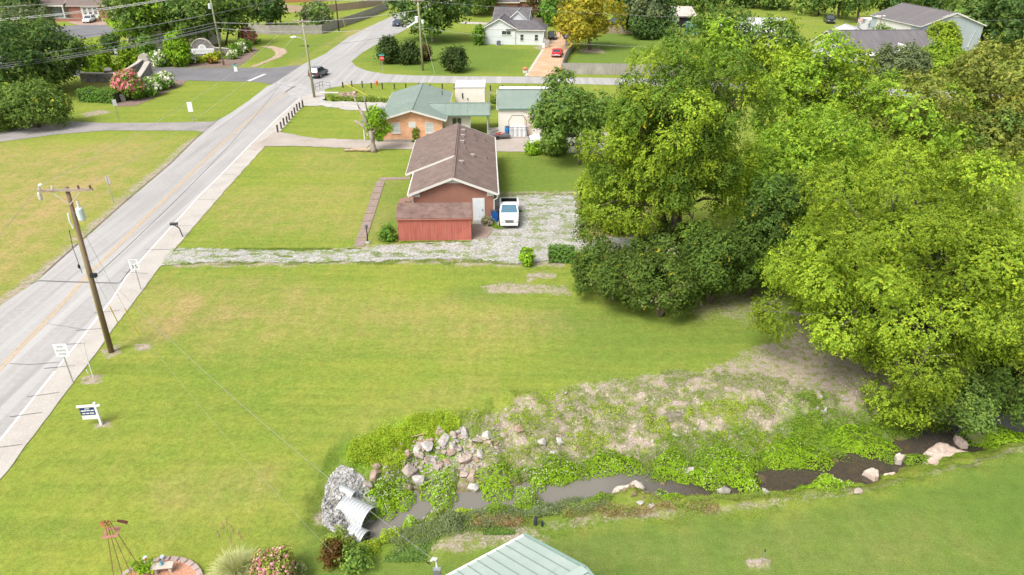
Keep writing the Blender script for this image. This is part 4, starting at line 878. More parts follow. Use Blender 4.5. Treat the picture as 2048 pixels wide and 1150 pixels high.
def window(parent, c, w_, h_, rz=0, split='h', frame=trimw, gl=glass, sill=True, depth=.05, name='window'):
    """c: centre on the wall face in the parent's frame; rz: 0 faces -y; the frame stands proud of the wall"""
    M = Matrix.Rotation(rz, 4, 'Z'); c = Vector(c); f = .07; mb_ = MB()
    def P(x, y, z): return tuple(c+(M @ Vector((x, y, z))))
    def bx(x, y, z, a, b, d, t=mb_): t.box(P(x, y, z), (a, b, d), rz)
    bx(-w_/2+f/2, -depth/2, 0, f, depth, h_); bx(w_/2-f/2, -depth/2, 0, f, depth, h_)
    bx(0, -depth/2, h_/2-f/2, w_-2*f, depth, f); bx(0, -depth/2, -h_/2+f/2, w_-2*f, depth, f)
    if split == 'h': bx(0, -depth*.4, 0, w_-2*f, depth*.7, .05)
    if split == 'v': bx(0, -depth*.4, 0, .05, depth*.7, h_-2*f)
    if split == 'grid':
        for k in (-1, 1): bx(k*w_/6, -depth*.4, 0, .04, depth*.7, h_-2*f)
        for k in (-1, 0, 1): bx(0, -depth*.35, k*h_/4, w_-2*f, depth*.5, .035)
    o = mb_.build(name, frame, parent)
    g = MB(); bx(0, -.010, 0, w_-2*f, .012, h_-2*f, g); g.build('pane', gl, o)
    if sill: s_ = MB(); bx(0, -depth*.8, -h_/2-.035, w_+.1, depth*1.6, .06, s_); s_.build('sill', frame, o)
    return o
def gable(root, w_, d, h, rise, ov=.35, axis='y', wall=brick_red, roof=shingle_brown, trim=trimw, th=.14, base=True, x0=0, y0=0, gabletrim=True, ribs=0, wallname='wall', gabm=None, z0=0):
    """box with a gabled roof; ridge along `axis`; origin at the middle of the front wall foot; x0,y0 shift"""
    hw, hd = w_/2, d/2; cy = y0+hd
    if axis == 'y':
        prof = [(-hw, z0), (hw, z0), (hw, h), (0, h+rise), (-hw, h)]
        MB().extr([(x0+x, y0, z) for x, z in prof], (0, d, 0)).build(wallname, wall, root)
        sl = rise/hw; e = hw+ov; ez = h-ov*sl; a, b_ = y0-ov, y0+d+ov; m_ = MB()
        m_.slab([(x0, a, h+rise+th), (x0, b_, h+rise+th), (x0-e, b_, ez+th), (x0-e, a, ez+th)], th)
        m_.slab([(x0+.001, a, h+rise+th), (x0+e, a, ez+th), (x0+e, b_, ez+th), (x0+.001, b_, h+rise+th)], th)
        if ribs:
            k = int((b_-a)/ribs)
            for i in range(k+1):
                y = a+.02+(b_-a-.04)*i/k
                for s_ in (-1, 1): m_.bar((x0, y, h+rise+th+.012), (x0+s_*e, y, ez+th+.012), .035, .03)
        m_.bar((x0, a, h+rise+th+.01), (x0, b_, h+rise+th+.01), .3, .05)
        ro = m_.build('roof', roof, root)
        if gabletrim:
            t = MB()
            for yy in (a-.02, b_+.02):
                for s_ in (-1, 1): t.bar((x0, yy, h+rise+th*.35), (x0+s_*e, yy, ez+th*.35), .035, .2)
            for s_ in (-1, 1): t.box((x0+s_*(e+.03), cy, ez+th*.3), (.05, d+2*ov, .13))
            t.build('fascia', trim, root)
        return ro
    prof = [(0, z0), (d, z0), (d, h), (hd, h+rise), (0, h)]
    MB().extr([(x0-hw, y0+y, z) for y, z in prof], (w_, 0, 0)).build(wallname, wall, root)
    sl = rise/hd; e = hd+ov; ez = h-ov*sl; a, b_ = x0-hw-ov, x0+hw+ov; m_ = MB()
    m_.slab([(a, cy, h+rise+th), (a, cy-e, ez+th), (b_, cy-e, ez+th), (b_, cy, h+rise+th)], th)
    m_.slab([(a, cy+.001, h+rise+th), (b_, cy+.001, h+rise+th), (b_, cy+e, ez+th), (a, cy+e, ez+th)], th)
    if ribs:
        k = int((b_-a)/ribs)
        for i in range(k+1):
            x = a+.02+(b_-a-.04)*i/k
            for s_ in (-1, 1): m_.bar((x, cy, h+rise+th+.012), (x, cy+s_*e, ez+th+.012), .035, .03)
    m_.bar((a, cy, h+rise+th+.01), (b_, cy, h+rise+th+.01), .3, .05)
    ro = m_.build('roof', roof, root)
    if gabletrim:
        t = MB()
        for xx in (a-.02, b_+.02):
            for s_ in (-1, 1): t.bar((xx, cy, h+rise+th*.35), (xx, cy+s_*e, ez+th*.35), .035, .2)
        for s_ in (-1, 1): t.box((x0, cy+s_*(e+.03), ez+th*.3), (w_+2*ov, .05, .13))
        t.build('fascia', trim, root)
    return ro

# --- brown roofed brick house
F0 = (G(818,390,2.7)+G(994,388,2.7))/2; RZH = math.atan2(.72, 18.6)
hx, hy = F0.x, F0.y
house = thing('brick_house', 'long red brick house with brown shingle roof and white trim beside the red shed', 'house', (hx, hy+.35, 0), RZH)
HW = 3.5
gable(house, HW*2, 16.7, 2.75, 1.35, .38, 'y', brick_red, shingle_brown, trimw, gabletrim=True)
MB().bm((-HW-.75, 5.9, 0), (-HW-.01, 16.65, 2.6)).build('wall', brick_red, house)      # wider rear part
sl = 1.35/HW
m_ = MB(); zr = 2.75+1.35+.14+.13
m_.slab([(-.02, 5.55, zr), (-.02, 17.1, zr), (-HW-1.15, 17.1, zr-sl*(HW+1.13)), (-HW-1.15, 5.55, zr-sl*(HW+1.13))], .13); m_.build('rear_roof', shingle_brown, house)
t = MB(); t.bar((-.02, 5.52, zr-.08), (-HW-1.15, 5.52, zr-.08-sl*(HW+1.13)), .04, .2); t.box((-HW-1.18, 11.33, zr-.1-sl*(HW+1.13)), (.06, 11.5, .14)); t.build('rake_board', trimw, house)
gt = MB(); gt.extr([(-1.35, -.025, 3.63), (1.35, -.025, 3.63), (0, -.025, 4.12)], (0, -.05, 0)); gt.build('gable_panel', trimw, house)
for s_ in (-1, 1):
    MB().bm((s_*HW, -.06, 2.4), (s_*(HW-.6), -.02, 2.78)).build('eave_return', trimw, house)
    g = MB(); g.tube([(s_*(HW+.36), -.33, 2.5), (s_*(HW+.3), -.2, 2.25), (s_*(HW+.03), -.06, 2.05), (s_*(HW+.03), -.06, .15)], .055, 8); g.build('downspout', trimw, house)
g = MB(); g.tube([(HW+.42, -.4, 2.68), (HW+.42, 17.1, 2.68)], .08, 8); g.build('gutter', trimw, house)
g = MB(); g.tube([(-HW-.42, -.4, 2.68), (-HW-.42, 5.4, 2.68)], .08, 8); g.build('gutter', trimw, house)
d_ = MB(); d_.bm((1.72, -.06, .12), (2.62, -.01, 2.15)); door = d_.build('door', doorw, house)
MB().bm((1.64, -.045, .1), (1.72, -.005, 2.22)).bm((2.62, -.045, .1), (2.70, -.005, 2.22)).bm((1.72, -.045, 2.15), (2.62, -.005, 2.22)).build('door_frame', trimw, door)
MB().lathe([(.03, 0), (.03, .16)], (2.5, -.09, 1.05), 8).build('handle', blackp, door)
MB().bm((1.6, -.9, 0), (2.75, -.08, .11)).build('door_step', concrete, house)
for (x, y, zz) in [(.55, 15.0, 0), (.55, 13.0, 0), (.55, 10.9, 0), (1.6, 7.6, 0), (.62, 4.5, 0)]:
    z = 2.75+1.35*(1-x/HW)+.16; MB().bm((x-.17, y-.17, z-.05), (x+.17, y+.17, z+.12)).bm((x-.2, y-.2, z+.12), (x+.2, y+.2, z+.16)).build('roof_vent', mat('vent_metal', (.33, .28, .26), .6), house)
for (x, y) in [(1.75, 14.6), (2.0, 13.0), (2.9, 14.0), (3.0, 8.2), (1.0, 9.0)]:
    z = 2.75+1.35*(1-x/HW)+.1; MB().cyl((x, y, z), (x, y, z+.38), .05, n=8).cyl((x, y, z), (x, y, z+.08), .12, .06, n=8).build('vent_pipe', mat('vent_pipe', (.16, .12, .11), .7), house)
MB().cyl((-3.3, 6.6, 2.9), (-3.3, 6.6, 3.9), .02, n=6).bar((-3.65, 6.6, 3.75), (-2.95, 6.6, 3.75), .025).bar((-3.55, 6.6, 3.5), (-3.05, 6.6, 3.5), .025).build('antenna', greymetal, house)
MB().bm((-HW-1.9, 4.4, 0), (-HW-.02, 5.6, .18)).bm((-HW-1.3, 4.4, .18), (-HW-.02, 5.6, .36)).build('porch_step', mat('step_brick', (.25, .15, .12), .9), house)
for y, wd in ((8.5, 1.5), (12.5, 1.2), (15.4, .9)): window(house, (-HW-.75, y, 1.5), wd, 1.2, -math.pi/2)
for y, wd in ((3.5, 1.2), (8.5, .9), (14, 1.2)): window(house, (HW, y, 1.5), wd, 1.1, math.pi/2)
MB().cyl((HW+.35, 5.2, 1.5), (HW+.35, 5.2, 1.75), .16, n=10).box((HW+.12, 5.2, 1.6), (.35, .06, .06)).build('wall_lamp', trimw, house)
# --- red shed: ridge across
s0 = G(798,483); s1 = G(942,481)
shed = thing('shed', 'red wooden shed with a brown shingle roof in front of the brick house', 'shed', ((s0.x+s1.x)/2, (s0.y+s1.y)/2, 0), math.atan2(s1.y-s0.y, s1.x-s0.x))
SW = (s1-s0).length
MB().extr([(-SW/2, 0, 0), (-SW/2, 2.3, 0), (-SW/2, 2.3, 2.25), (-SW/2, 1.55, 2.72), (-SW/2, 0, 2.05)], (SW, 0, 0)).build('wall', shed_red, shed)
g = MB()
for i in range(int(SW/.2)+1): g.bm((-SW/2+.02+i*.2, -.012, .03), (-SW/2+.035+i*.2, .004, 2.04))
for i in range(11): g.bm((SW/2-.004, .05+i*.2, .03), (SW/2+.012, .065+i*.2, 2.0))
g.build('batten', mat('shed_red_groove', (.27, .065, .05), .8), shed)
MB().slab([(-SW/2-.12, -.14, 2.10), (SW/2+.12, -.14, 2.10), (SW/2+.12, 1.56, 2.80), (-SW/2-.12, 1.56, 2.80)], .09).slab([(-SW/2-.12, 1.561, 2.80), (SW/2+.12, 1.561, 2.80), (SW/2+.12, 2.44, 2.25), (-SW/2-.12, 2.44, 2.25)], .09).build('roof', shingle_brown_x, shed)
MB().bm((-SW/2-.1, -.15, 1.97), (SW/2+.1, -.12, 2.03)).bm((SW/2+.01, -.02, 0), (SW/2+.04, .06, 2.0)).bm((-SW/2-.06, -.03, 0), (SW/2+.06, -.005, .09)).build('trim_board', mat('shed_trim', (.50, .17, .13), .7), shed)
d_ = MB().bm((SW/2+.012, .5, .08), (SW/2+.05, 1.4, 1.9)).build('door', shed_red, shed); MB().bm((SW/2+.05, .6, .95), (SW/2+.1, .66, 1.1)).build('handle', blackp, d_)

# --- green roofed brick house (middle)
a = G(769,291); b_ = G(884,279)                                    # foot of the orange gable wall
gw = thing('brick_house', 'orange brick house with a green metal roof beyond the middle driveway', 'house', ((G(769,284).x+G(885,284).x)/2, G(826,284).y, 0), R(1.5))
GW = (G(885,284)-G(769,284)).length; print('GW', GW)
W2 = GW+.15
gable(gw, W2, 13.8, 2.75, 1.05, .5, 'y', brick_orange, metal_green, trimw, gabletrim=True, ribs=.9)
MB().bm((-W2/2-.02, -.03, 0), (W2/2+.02, .0-.002, .34)).build('foundation', blockm, gw)
window(gw, (-1.95, 0, 1.72), 1.0, 1.25, 0, gl=blind); window(gw, (2.0, 0, 1.72), 1.0, 1.25, 0, gl=blind)
MB().bm((-.45, -.035, 1.75), (.4, -.003, 2.45)).build('boarded_window', trimw, gw); MB().bm((-.2, -.055, .05), (.2, -.032, .26)).build('crawl_vent', blackp, gw)
MB().extr([(-W2/2-.06, -.04, 2.5), (-W2/2+.5, -.04, 2.7), (-W2/2+.5, -.04, 2.55), (-W2/2-.06, -.04, 2.35)], (0, .035, 0)).build('gable_trim', trimw, gw)
# front (left) porch roof and right wing with cross ridge
m_ = MB(); m_.slab([(-W2/2-2.6, .6, 2.35), (-W2/2-.5, .6, 2.95), (-W2/2-.5, 5.6, 2.95), (-W2/2-2.6, 5.6, 2.35)], .1)
for i in range(6): m_.bar((-W2/2-2.6, .7+i*.96, 2.37), (-W2/2-.5, .7+i*.96, 2.97), .035, .03)
m_.build('porch_roof', metal_green, gw)
for y in (.8, 3.0, 5.4): MB().box((-W2/2-2.4, y, 1.15), (.12, .12, 2.3)).build('porch_post', trimw, gw)
WL = 5.4; x0 = W2/2
MB().bm((x0+.01, 2.4, 0), (x0+WL-2.3, 6.3, 2.7)).build('wing_wall', siding_white, gw)
m_ = MB(); xa, xb = -.2, x0+WL+.3
m_.slab([(x0*.45, 4.3, 3.62), (x0*.45+1.6, 1.6, 2.78), (xb, 1.6, 2.78), (xb, 4.3, 3.62)], .1)
m_.slab([(x0*.45, 4.301, 3.62), (xb, 4.301, 3.62), (xb, 7.0, 2.78), (x0*.45+1.6, 7.0, 2.78)], .1)
for i in range(7): x = x0+.2+i*.9; m_.bar((x, 4.3, 3.635), (x, 1.6, 2.795), .035, .03)
m_.bar((x0*.45, 4.3, 3.635), (xb, 4.3, 3.635), .25, .04); m_.build('wing_roof', metal_green, gw)
MB().bm((x0+.3, 1.54, 2.64), (xb, 1.6, 2.76)).bm((xb, 1.6, 2.64), (xb+.04, 7.0, 2.76)).build('wing_fascia', trimg, gw)
window(gw, (x0+1.6, 2.4, 1.85), 1.2, .9, 0, 'v')
MB().extr([(xb-.06, 1.7, 2.78), (xb-.06, 6.9, 2.78), (xb-.06, 4.3, 3.50)], (.04, 0, 0)).build('wing_gable', trimw, gw)
for x, y in ((xb-.35, 1.9), (xb-.35, 4.3), (xb-.35, 6.7), (x0+WL-2.2, 1.9)): MB().box((x, y, 1.3), (.16, .16, 2.6)).build('porch_post', mat('post_grey', (.30, .35, .33), .7), gw)
dd = MB().bm((x0+WL-2.29, 3.2, .1), (x0+WL-2.25, 4.1, 2.1)).build('door', mat('door_grey', (.4, .4, .38), .6), gw); MB().bm((x0+WL-2.25, 3.3, 1.0), (x0+WL-2.2, 3.36, 1.1)).build('handle', blackp, dd)
window(gw, (-W2/2, 8, 1.6), 1.1, 1.1, -math.pi/2); window(gw, (-W2/2, 12, 1.6), 1.1, 1.1, -math.pi/2); window(gw, (W2/2, 10, 1.6), 1.0, 1.0, math.pi/2)
MB().cyl((2.9, 11, 3.0), (2.9, 11, 3.7), .05, n=8).build('vent_pipe', blackp, gw)
# flat roofed white addition behind it
p = G(915,250); add_ = thing('storage_trailer', 'white box trailer with a dirty flat roof behind the green-roofed brick house', 'trailer', ((G(914,214).x+G(972,214).x)/2, G(940,224).y, 0), R(1))
tw = (G(972,218)-G(914,218)).length
MB().bm((-tw/2, 0, .5), (tw/2, 4.6, 3.3)).build('body', siding_white, add_)
MB().bm((-tw/2-.06, -.06, 3.301), (tw/2+.06, 4.66, 3.40)).build('roof', mat('roof_white_dirty', (.55, .54, .52), .6, [(.9, (.20, .18, .17), .62, .72, (.5, 2, 1)), (1.5, (.48, .46, .44), .4, .7)]), add_)
MB().bm((-tw/2+.3, .3, 0), (tw/2-.3, .6, .5)).bm((-tw/2+.3, 4.0, 0), (tw/2-.3, 4.3, .5)).build('base', blackp, add_)
MB().cyl((-tw/4, -.08, 1.9), (-tw/4, -.08, 2.6), .07, n=8).cyl((-tw/4+.7, -.08, 1.7), (-tw/4+.7, -.08, 1.9), .07, n=8).build('wall_pipe', blackp, add_)
ant = thing('antenna_mast', 'thin pole with a small rooftop antenna beside the white box trailer', 'antenna', G(980,272)[:] )
zt = ZAT(ant.location.y, 182); MB().cyl((0, 0, 0), (-.1, 0, zt), .03, n=6).build('mast', greymetal, ant)
q = MB(); q.bar((-.7, 0, zt-.1), (.5, 0, zt-.1), .04)
for i in range(5): q.bar((-.6+i*.25, -.4, zt-.1), (-.6+i*.25, .4, zt-.1), .03)
q.bar((-.5, 0, zt-.45), (.3, 0, zt-.45), .04); q.build('aerial', greymetal, ant)
# --- white garage with green roof
g0 = G(997,271); g1 = G(1090,271)
gar = thing('garage', 'cream metal garage with a green metal roof left of the young light green tree', 'garage', (g0.x+4.6, g0.y, 0), R(0))
GX = 4.6
gable(gar, GX*2, 6.2, 3.3, 1.5, .18, 'x', siding_white, metal_green, trimw, ribs=.9, gabletrim=True)
MB().bm((-GX+.0, -.24, 3.2), (GX+.1, -.19, 3.36)).build('gutter', trimg, gar)
dd = MB().bm((.0, -.05, .05), (4.0, -.01, 2.8)).build('garage_door', mat('garage_door', (.62, .58, .52), .6, [(3, (.56, .52, .46), .4, .7, (.1, .1, 3))]), gar); MB().bm((1.9, -.1, .3), (2.1, -.05, .36)).build('handle', blackp, dd)
MB().bm((-1.45, -.05, .05), (-.5, -.01, 2.4)).build('door', mat('door_peach', (.58, .47, .40), .6), gar)
MB().bm((-GX-.01, 6.6, 0), (GX-.4, 9.8, 3.6)).build('rear_wall', siding_white, gar)
MB().slab([(-GX-.0, 6.45, 4.3), (GX-.3, 6.45, 4.3), (GX-.3, 10.0, 3.85), (-GX-.0, 10.0, 3.85)], .12).build('rear_roof', mat('roof_white', (.62, .62, .61), .6), gar)
for i, (px, lab, m__) in enumerate([(1015, 'blue plastic barrel against the garage wall', 'b'), (1023, 'white plastic tote right of the blue barrel', 'w'), (1032, 'white plastic tote in the middle of the row at the garage', 'w'), (1041, 'white plastic tote fourth from the left at the garage wall', 'w'), (1049, 'rightmost white plastic tote at the garage wall', 'w')]):
    p = G(px, 272.5); mm = mat('blue_plastic', (.01, .16, .40), .5) if m__ == 'b' else mat('white_plastic', (.60, .61, .62), .5, [(2, (.5, .5, .5), .5, .7)])
    t = thing('drum' if m__ == 'b' else 'storage_tote', lab, 'barrel' if m__ == 'b' else 'tote', (p.x, p.y, 0), 0)
    MB().lathe([(.33, 0), (.36, .06), (.34, .3), (.37, .34), (.34, .38), (.34, .8), (.37, .84), (.34, .88), (.33, 1.1), (.28, 1.18)] if m__ == 'b' else [(.32, 0), (.35, .05), (.35, 1.0), (.33, 1.1), (.3, 1.14)], n=14).build('body', mm, t)
    MB().lathe([(.3, 1.16), (.3, 1.22), (.1, 1.24)], n=14).build('lid', mm if m__ == 'w' else blackp, t)
for px, lab in ((1040, 'bent black metal frame like a swing stand in front of the white totes'),):
    p = G(px-4, 275); t = thing('swing_frame', lab, 'frame', (p.x, p.y, 0))
    MB().tube([(-1.3, -.2, .05), (-1.05, 0, 1.2), (-1.15, 0, 2.0), (-.7, 0, 2.7), (.6, 0, 2.7), (1.05, 0, 2.0), (.95, 0, 1.2), (1.3, -.2, .05)], .035, 6).tube([(-1.5, -.3, .05), (1.7, -.3, .05)], .03, 6).tube([(-1.5, .4, .05), (1.7, .4, .05)], .03, 6).build('frame', blackp, t)
    MB().tube([(-1.4, 0, 1.25), (1.3, 0, 1.25)], .03, 6).build('crossbar', darkmetal, t)
p = G(1001,277); t = thing('junk_pile', 'dark low utility trailer with red metal junk on it beside the cream garage', 'trailer', (p.x, p.y, 0), .1)
MB().bm((-1.1, -.6, .3), (1.1, .6, .42)).bm((-1.1, -.62, .42), (1.1, -.56, .6)).build('bed', mat('trailer_grey', (.13, .12, .13), .8), t); MB().cyl((-.4, -.7, .25), (-.4, -.6, .25), .25).cyl((-.4, .6, .25), (-.4, .7, .25), .25).build('wheel', rubber, t)
q = MB()
for i in range(9): a_ = random.uniform(0, 3.1); q.bar((-.7+random.random(), -.3+random.random()*.6, .5), (-.7+random.random()*1.6, -.3+random.random()*.6, .62+random.random()*.25), .05)
q.build('load', mat('red_paint', (.42, .05, .04), .6), t)
p = G(990,268); t = thing('plank_stack', 'leaning white boards stacked by the rear corner of the brown-roofed house', 'boards', (p.x, p.y, 0), .5)
MB().box((0, 0, .3), (1.6, .5, .5)).box((.2, -.2, .62), (1.9, .3, .08), .2).box((-.1, .1, .72), (1.7, .25, .08), -.2).build('boards', trimw, t)

# --- pavilion in front of the camera (mint metal gable roof on posts)
P0 = G(1048,1070,2.7); E1 = G(897,1150,2.7); RE = G(1171,1137,3.75)
ex = (E1-P0); ex.z = 0; ex.normalize(); rzp = math.atan2(ex.y, ex.x)
pav = thing('pavilion', 'open pavilion with a pale mint metal roof at the bottom edge of the photo', 'pavilion', (P0.x, P0.y, 0), rzp)
c_, s_ = math.cos(-rzp), math.sin(-rzp)
def loc_(v): v = v-P0; return Vector((v.x*c_-v.y*s_, v.x*s_+v.y*c_, v.z+2.7))
re = loc_(RE); sgn = 1 if re.y > 0 else -1; HS = abs(re.y); PL = 9.0; xo = re.x
print('pav', re, HS)
m_ = MB()
A = [(0, 0, 2.7), (PL, 0, 2.7), (PL+xo, sgn*HS, re.z), (xo, sgn*HS, re.z)]
Bq = [(xo, sgn*(HS+.002), re.z), (PL+xo, sgn*(HS+.002), re.z), (PL+xo*2, sgn*2*HS, 2.7), (xo*2, sgn*2*HS, 2.7)]
m_.slab(A if sgn > 0 else A, .06); m_.slab(Bq, .06)
m_.bar((xo, sgn*HS, re.z+.01), (PL+xo, sgn*HS, re.z+.01), .35, .04); roofp = m_.build('roof', metal_mint, pav)
q = MB()
n_r = int(PL/.42)
for i in range(n_r+1):
    x = .03+i*(PL-.06)/n_r
    q.bar((x, 0, 2.713), (x+xo, sgn*HS, re.z+.013), .03, .03); q.bar((x+xo, sgn*HS, re.z+.013), (x+2*xo, sgn*2*HS, 2.713), .03, .03)
q.build('standing_seam', mat('seam_grey', (.19, .235, .21), .6), roofp)  # seams in a darker grey than the mint sheets
q = MB(); q.bar((0, 0, 2.66), (PL, 0, 2.66), .10, .12); q.bar((2*xo, sgn*2*HS, 2.66), (PL+2*xo, sgn*2*HS, 2.66), .10, .12); q.build('gutter', trimw, pav)
q = MB(); q.bar((-.01, 0, 2.72), (xo-.01, sgn*HS, re.z+.03), .09, .12); q.bar((xo-.01, sgn*HS, re.z+.03), (2*xo-.01, sgn*2*HS, 2.72), .09, .12); q.build('rake_trim', mat('rake_mint', (.20, .29, .255), .6), pav)
for x in (.4, PL/3, 2*PL/3, PL-.4):
    for yy in (.25, 2*HS-.25): MB().box((x+xo*yy/HS, sgn*yy, 1.3), (.15, .15, 2.6)).build('post', trimw, pav)
sheetpts = [P0+Vector((0, 0, 0)), E1]
MB().extr([(.2, sgn*.1, .06), (PL-.2, sgn*.1, .06), (PL-.2+2*xo, sgn*(2*HS-.1), .06), (.2+2*xo, sgn*(2*HS-.1), .06)], (0, 0, -.06)).build('floor_slab', concrete, pav)

# --- grey sided house at the clay drive
c0 = G(969,88); c1 = G(1085,93)
gh = thing('sided_house', 'pale grey sided house with white trim and charcoal shingle roofs by the clay driveway', 'house', (c0.x, c0.y, 0), math.atan2(c1.y-c0.y, c1.x-c0.x)*.5)
GHW = (c1-c0).length; print('grey house', GHW)
WL2 = GHW
# front left gable block, ridge along y ; right block with ridge along x
w1 = GHW*.52
gable(gh, w1, 7.5, 3.3, 1.75, .35, 'y', siding_grey, shingle_grey, trimw, x0=w1/2, y0=-.15)
MB().bm((w1, 0, 0), (GHW, 7.2, 3.1)).build('side_wall', siding_grey, gh)
xa, xb = w1*.7, GHW+.35
MB().slab([(xa, -.35, 3.05), (xb, -.35, 3.05), (xb-2.4, 3.6, 4.45), (xa, 3.6, 4.45)], .12).slab([(xa, 3.601, 4.45), (xb-2.4, 3.601, 4.45), (xb, 7.5, 3.05), (xa, 7.5, 3.05)], .12).slab([(xb, -.349, 3.05), (xb, 7.499, 3.05), (xb-2.399, 3.6, 4.45), (xb-2.399, 3.599, 4.45)], .12).build('side_roof', shingle_grey, gh)
MB().bm((w1+.2, -.42, 2.88), (xb, -.36, 3.02)).build('fascia', trimw, gh)
gable(gh, 7.5, 10, 3.4, 2.5, .3, 'x', siding_grey, shingle_grey, trimw, x0=w1*.6+.6, y0=7.55, wallname='rear_wall')
gable(gh, 5.4, 5.5, 3.5, 2.3, .3, 'y', siding_grey, mat('shingle_light_grey', (.24, .235, .24), .9, [(2, (.2, .195, .2), .4, .7)]), trimw, x0=w1*.95, y0=6.8, wallname='upper_wall')
MB().bm((-.05, -.20, 2.95), (w1+.05, -.155, 3.2)).build('trim_band', trimw, gh)
for x in (.06, w1-.05, GHW-.07): MB().bm((x-.09, -.19, 0), (x+.09, -.155, 2.95)).build('corner_board', trimw, gh)
window(gh, (w1*.72, -.15, 2.35), 2.0, .85, 0, 'v', depth=.08)
window(gh, (w1+ (GHW-w1)*.24, 0, 1.45), .8, 1.35, 0); window(gh, (w1+(GHW-w1)*.74, 0, 1.45), .8, 1.35, 0)
window(gh, (GHW, 1.5, 1.6), .9, 1.6, math.pi/2); window(gh, (GHW, 4.5, 1.6), .9, 1.6, math.pi/2)
p = c0.lerp(c1, .25); ac = thing('air_conditioner', 'dark grey outdoor air conditioner unit at the grey house wall', 'air conditioner', (p.x, p.y-.95, 0))
MB().box((0, 0, .45), (.85, .8, .8)).build('casing', mat('ac_grey', (.11, .12, .14), .6), ac, bevel=.03); MB().lathe([(.36, 0), (.36, .03), (.1, .06)], (0, 0, .86), 14).build('fan_grille', blackp, ac); MB().box((0, 0, .03), (1, .95, .06)).build('pad', concrete, ac)
# far brick house with hipped roof behind it
p = G(1030,38)
fb = thing('brick_house', 'red brick house with a dark hipped roof behind the grey sided house', 'house', (p.x+3, p.y+14, 0), 0)
def hip(root, w_, d, h, rise, ridge, wall, roof, x0=0, y0=0, ov=.5, trim=trimw):
    MB().bm((x0-w_/2, y0, 0), (x0+w_/2, y0+d, h)).build('wall', wall, root); cy = y0+d/2; a, b2 = x0-w_/2-ov, x0+w_/2+ov; c2, d2 = y0-ov, y0+d+ov
    T0, T1 = (x0-ridge/2, cy, h+rise), (x0+ridge/2, cy, h+rise); z = h
    m2 = MB(); V = [(a, c2, z), (b2, c2, z), (b2, d2, z), (a, d2, z), T0, T1]; m2.add(V, [(0, 1, 5, 4), (1, 2, 5), (2, 3, 4, 5), (3, 0, 4), (3, 2, 1, 0)]); m2.build('roof', roof, root)
    MB().bm((a, c2-.04, z-.22), (b2, c2, z+.02)).bm((a-.04, c2, z-.22), (a, d2, z+.02)).bm((b2, c2, z-.22), (b2+.04, d2, z+.02)).build('fascia', trim, root)
hip(fb, 21, 11, 3.1, 3.4, 8, brick_far, shingle_grey, trim=mat('trim_cream', (.62, .56, .42), .6))
hip(fb, 8, 6, 3.1, 2.6, .4, brick_far, shingle_grey, x0=-6.2, y0=-4, trim=mat('trim_cream', (.62, .56, .42), .6))
window(fb, (4.2, 0, 1.6), 1.6, 1.5, 0); window(fb, (8, 0, 1.6), 1.2, 1.5, 0); window(fb, (-6, -4, 1.6), 1.6, 1.4, 0)
p = G(1120,18); fb2 = thing('brick_house', 'far small brick house half hidden behind the autumn-toned tree', 'house', (p.x, p.y+30, 0), 0)
hip(fb2, 14, 10, 3.1, 3.2, 5, brick_far, shingle_grey); window(fb2, (-3, 0, 1.6), 1.5, 1.4); window(fb2, (2, 0, 1.6), 1.5, 1.4)

# --- upper left brick house with white porch
p = G(113,36); ul = thing('brick_house', 'red brick house with a white columned porch and brown roof at the top left', 'house', (p.x, p.y, 0), R(-2))
brown_far = brickmat('shingle_far', (.20, .155, .14), (.16, .12, .11), (.11, .085, .08), bw=.4, bh=.2, axes='roofx', ms=.02)
gable(ul, 12, 9, 3.3, 3.0, .5, 'x', brick_far, brown_far, trimw, x0=9.5)
MB().bm((-12.5, 2.0, 0), (3.45, 11, 3.3)).build('side_wall', brick_far, ul)
MB().slab([(-12.8, 1.4, 3.3), (3.2, 1.4, 3.3), (3.2, 6.5, 6.1), (-12.8, 6.5, 6.1)], .15).slab([(-12.8, 6.501, 6.1), (3.2, 6.501, 6.1), (3.2, 11.6, 3.3), (-12.8, 11.6, 3.3)], .15).build('side_roof', brown_far, ul)
MB().bm((-4.4, -.9, 3.0), (3.2, 1.9, 3.2)).extr([(-4.6, -1.1, 3.2), (3.4, -1.1, 3.2), (3.4, 2.2, 4.2), (-4.6, 2.2, 4.2)], (0, 0, .12)).build('porch_roof', brown_far, ul)
MB().bm((-4.7, -1.2, 2.95), (3.45, -1.1, 3.3)).build('porch_fascia', trimw, ul)
for x in (-4.1, 3.0): MB().box((x, -.9, 1.5), (.3, .3, 3.0)).build('porch_column', trimw, ul)
for x in (-1.6, .5): MB().box((x, -.9, .55), (.14, .14, 1.1)).build('porch_newel', trimw, ul)
q = MB()
for xa_, xb_ in ((-4.0, -1.7), (.6, 2.9)):
    q.bar((xa_, -.9, 1.0), (xb_, -.9, 1.0), .07); q.bar((xa_, -.9, .25), (xb_, -.9, .25), .07)
    for i in range(9): x = xa_+(xb_-xa_)*i/8; q.box((x, -.9, .62), (.05, .05, .75))
q.build('porch_railing', trimw, ul)
MB().bm((-4.3, -1, 0), (3.2, 1.99, .18)).build('porch_floor', concrete, ul)
MB().bm((-3.8, 1.93, .2), (2.9, 1.985, 3.0)).build('porch_wall_panel', mat('porch_siding', (.44, .43, .36), .7), ul)
dd = MB().bm((-1.4, 1.86, .2), (.5, 1.925, 2.6)).build('front_door', mat('door_pale', (.58, .66, .70), .5), ul); MB().bm((.3, 1.8, 1.1), (.36, 1.86, 1.2)).build('handle', blackp, dd)
dd = MB().bm((7.2, -.06, .1), (11.8, -.01, 2.9)).build('garage_surround', trimw, ul)
for x in (8.2, 9.6, 11.0): window(ul, (x, -.06, 1.75), .95, 1.7, 0, 'grid', sill=False)
MB().box((15.3, -.1, 2.6), (.35, .35, 5.6)).build('corner_column', trimw, ul)
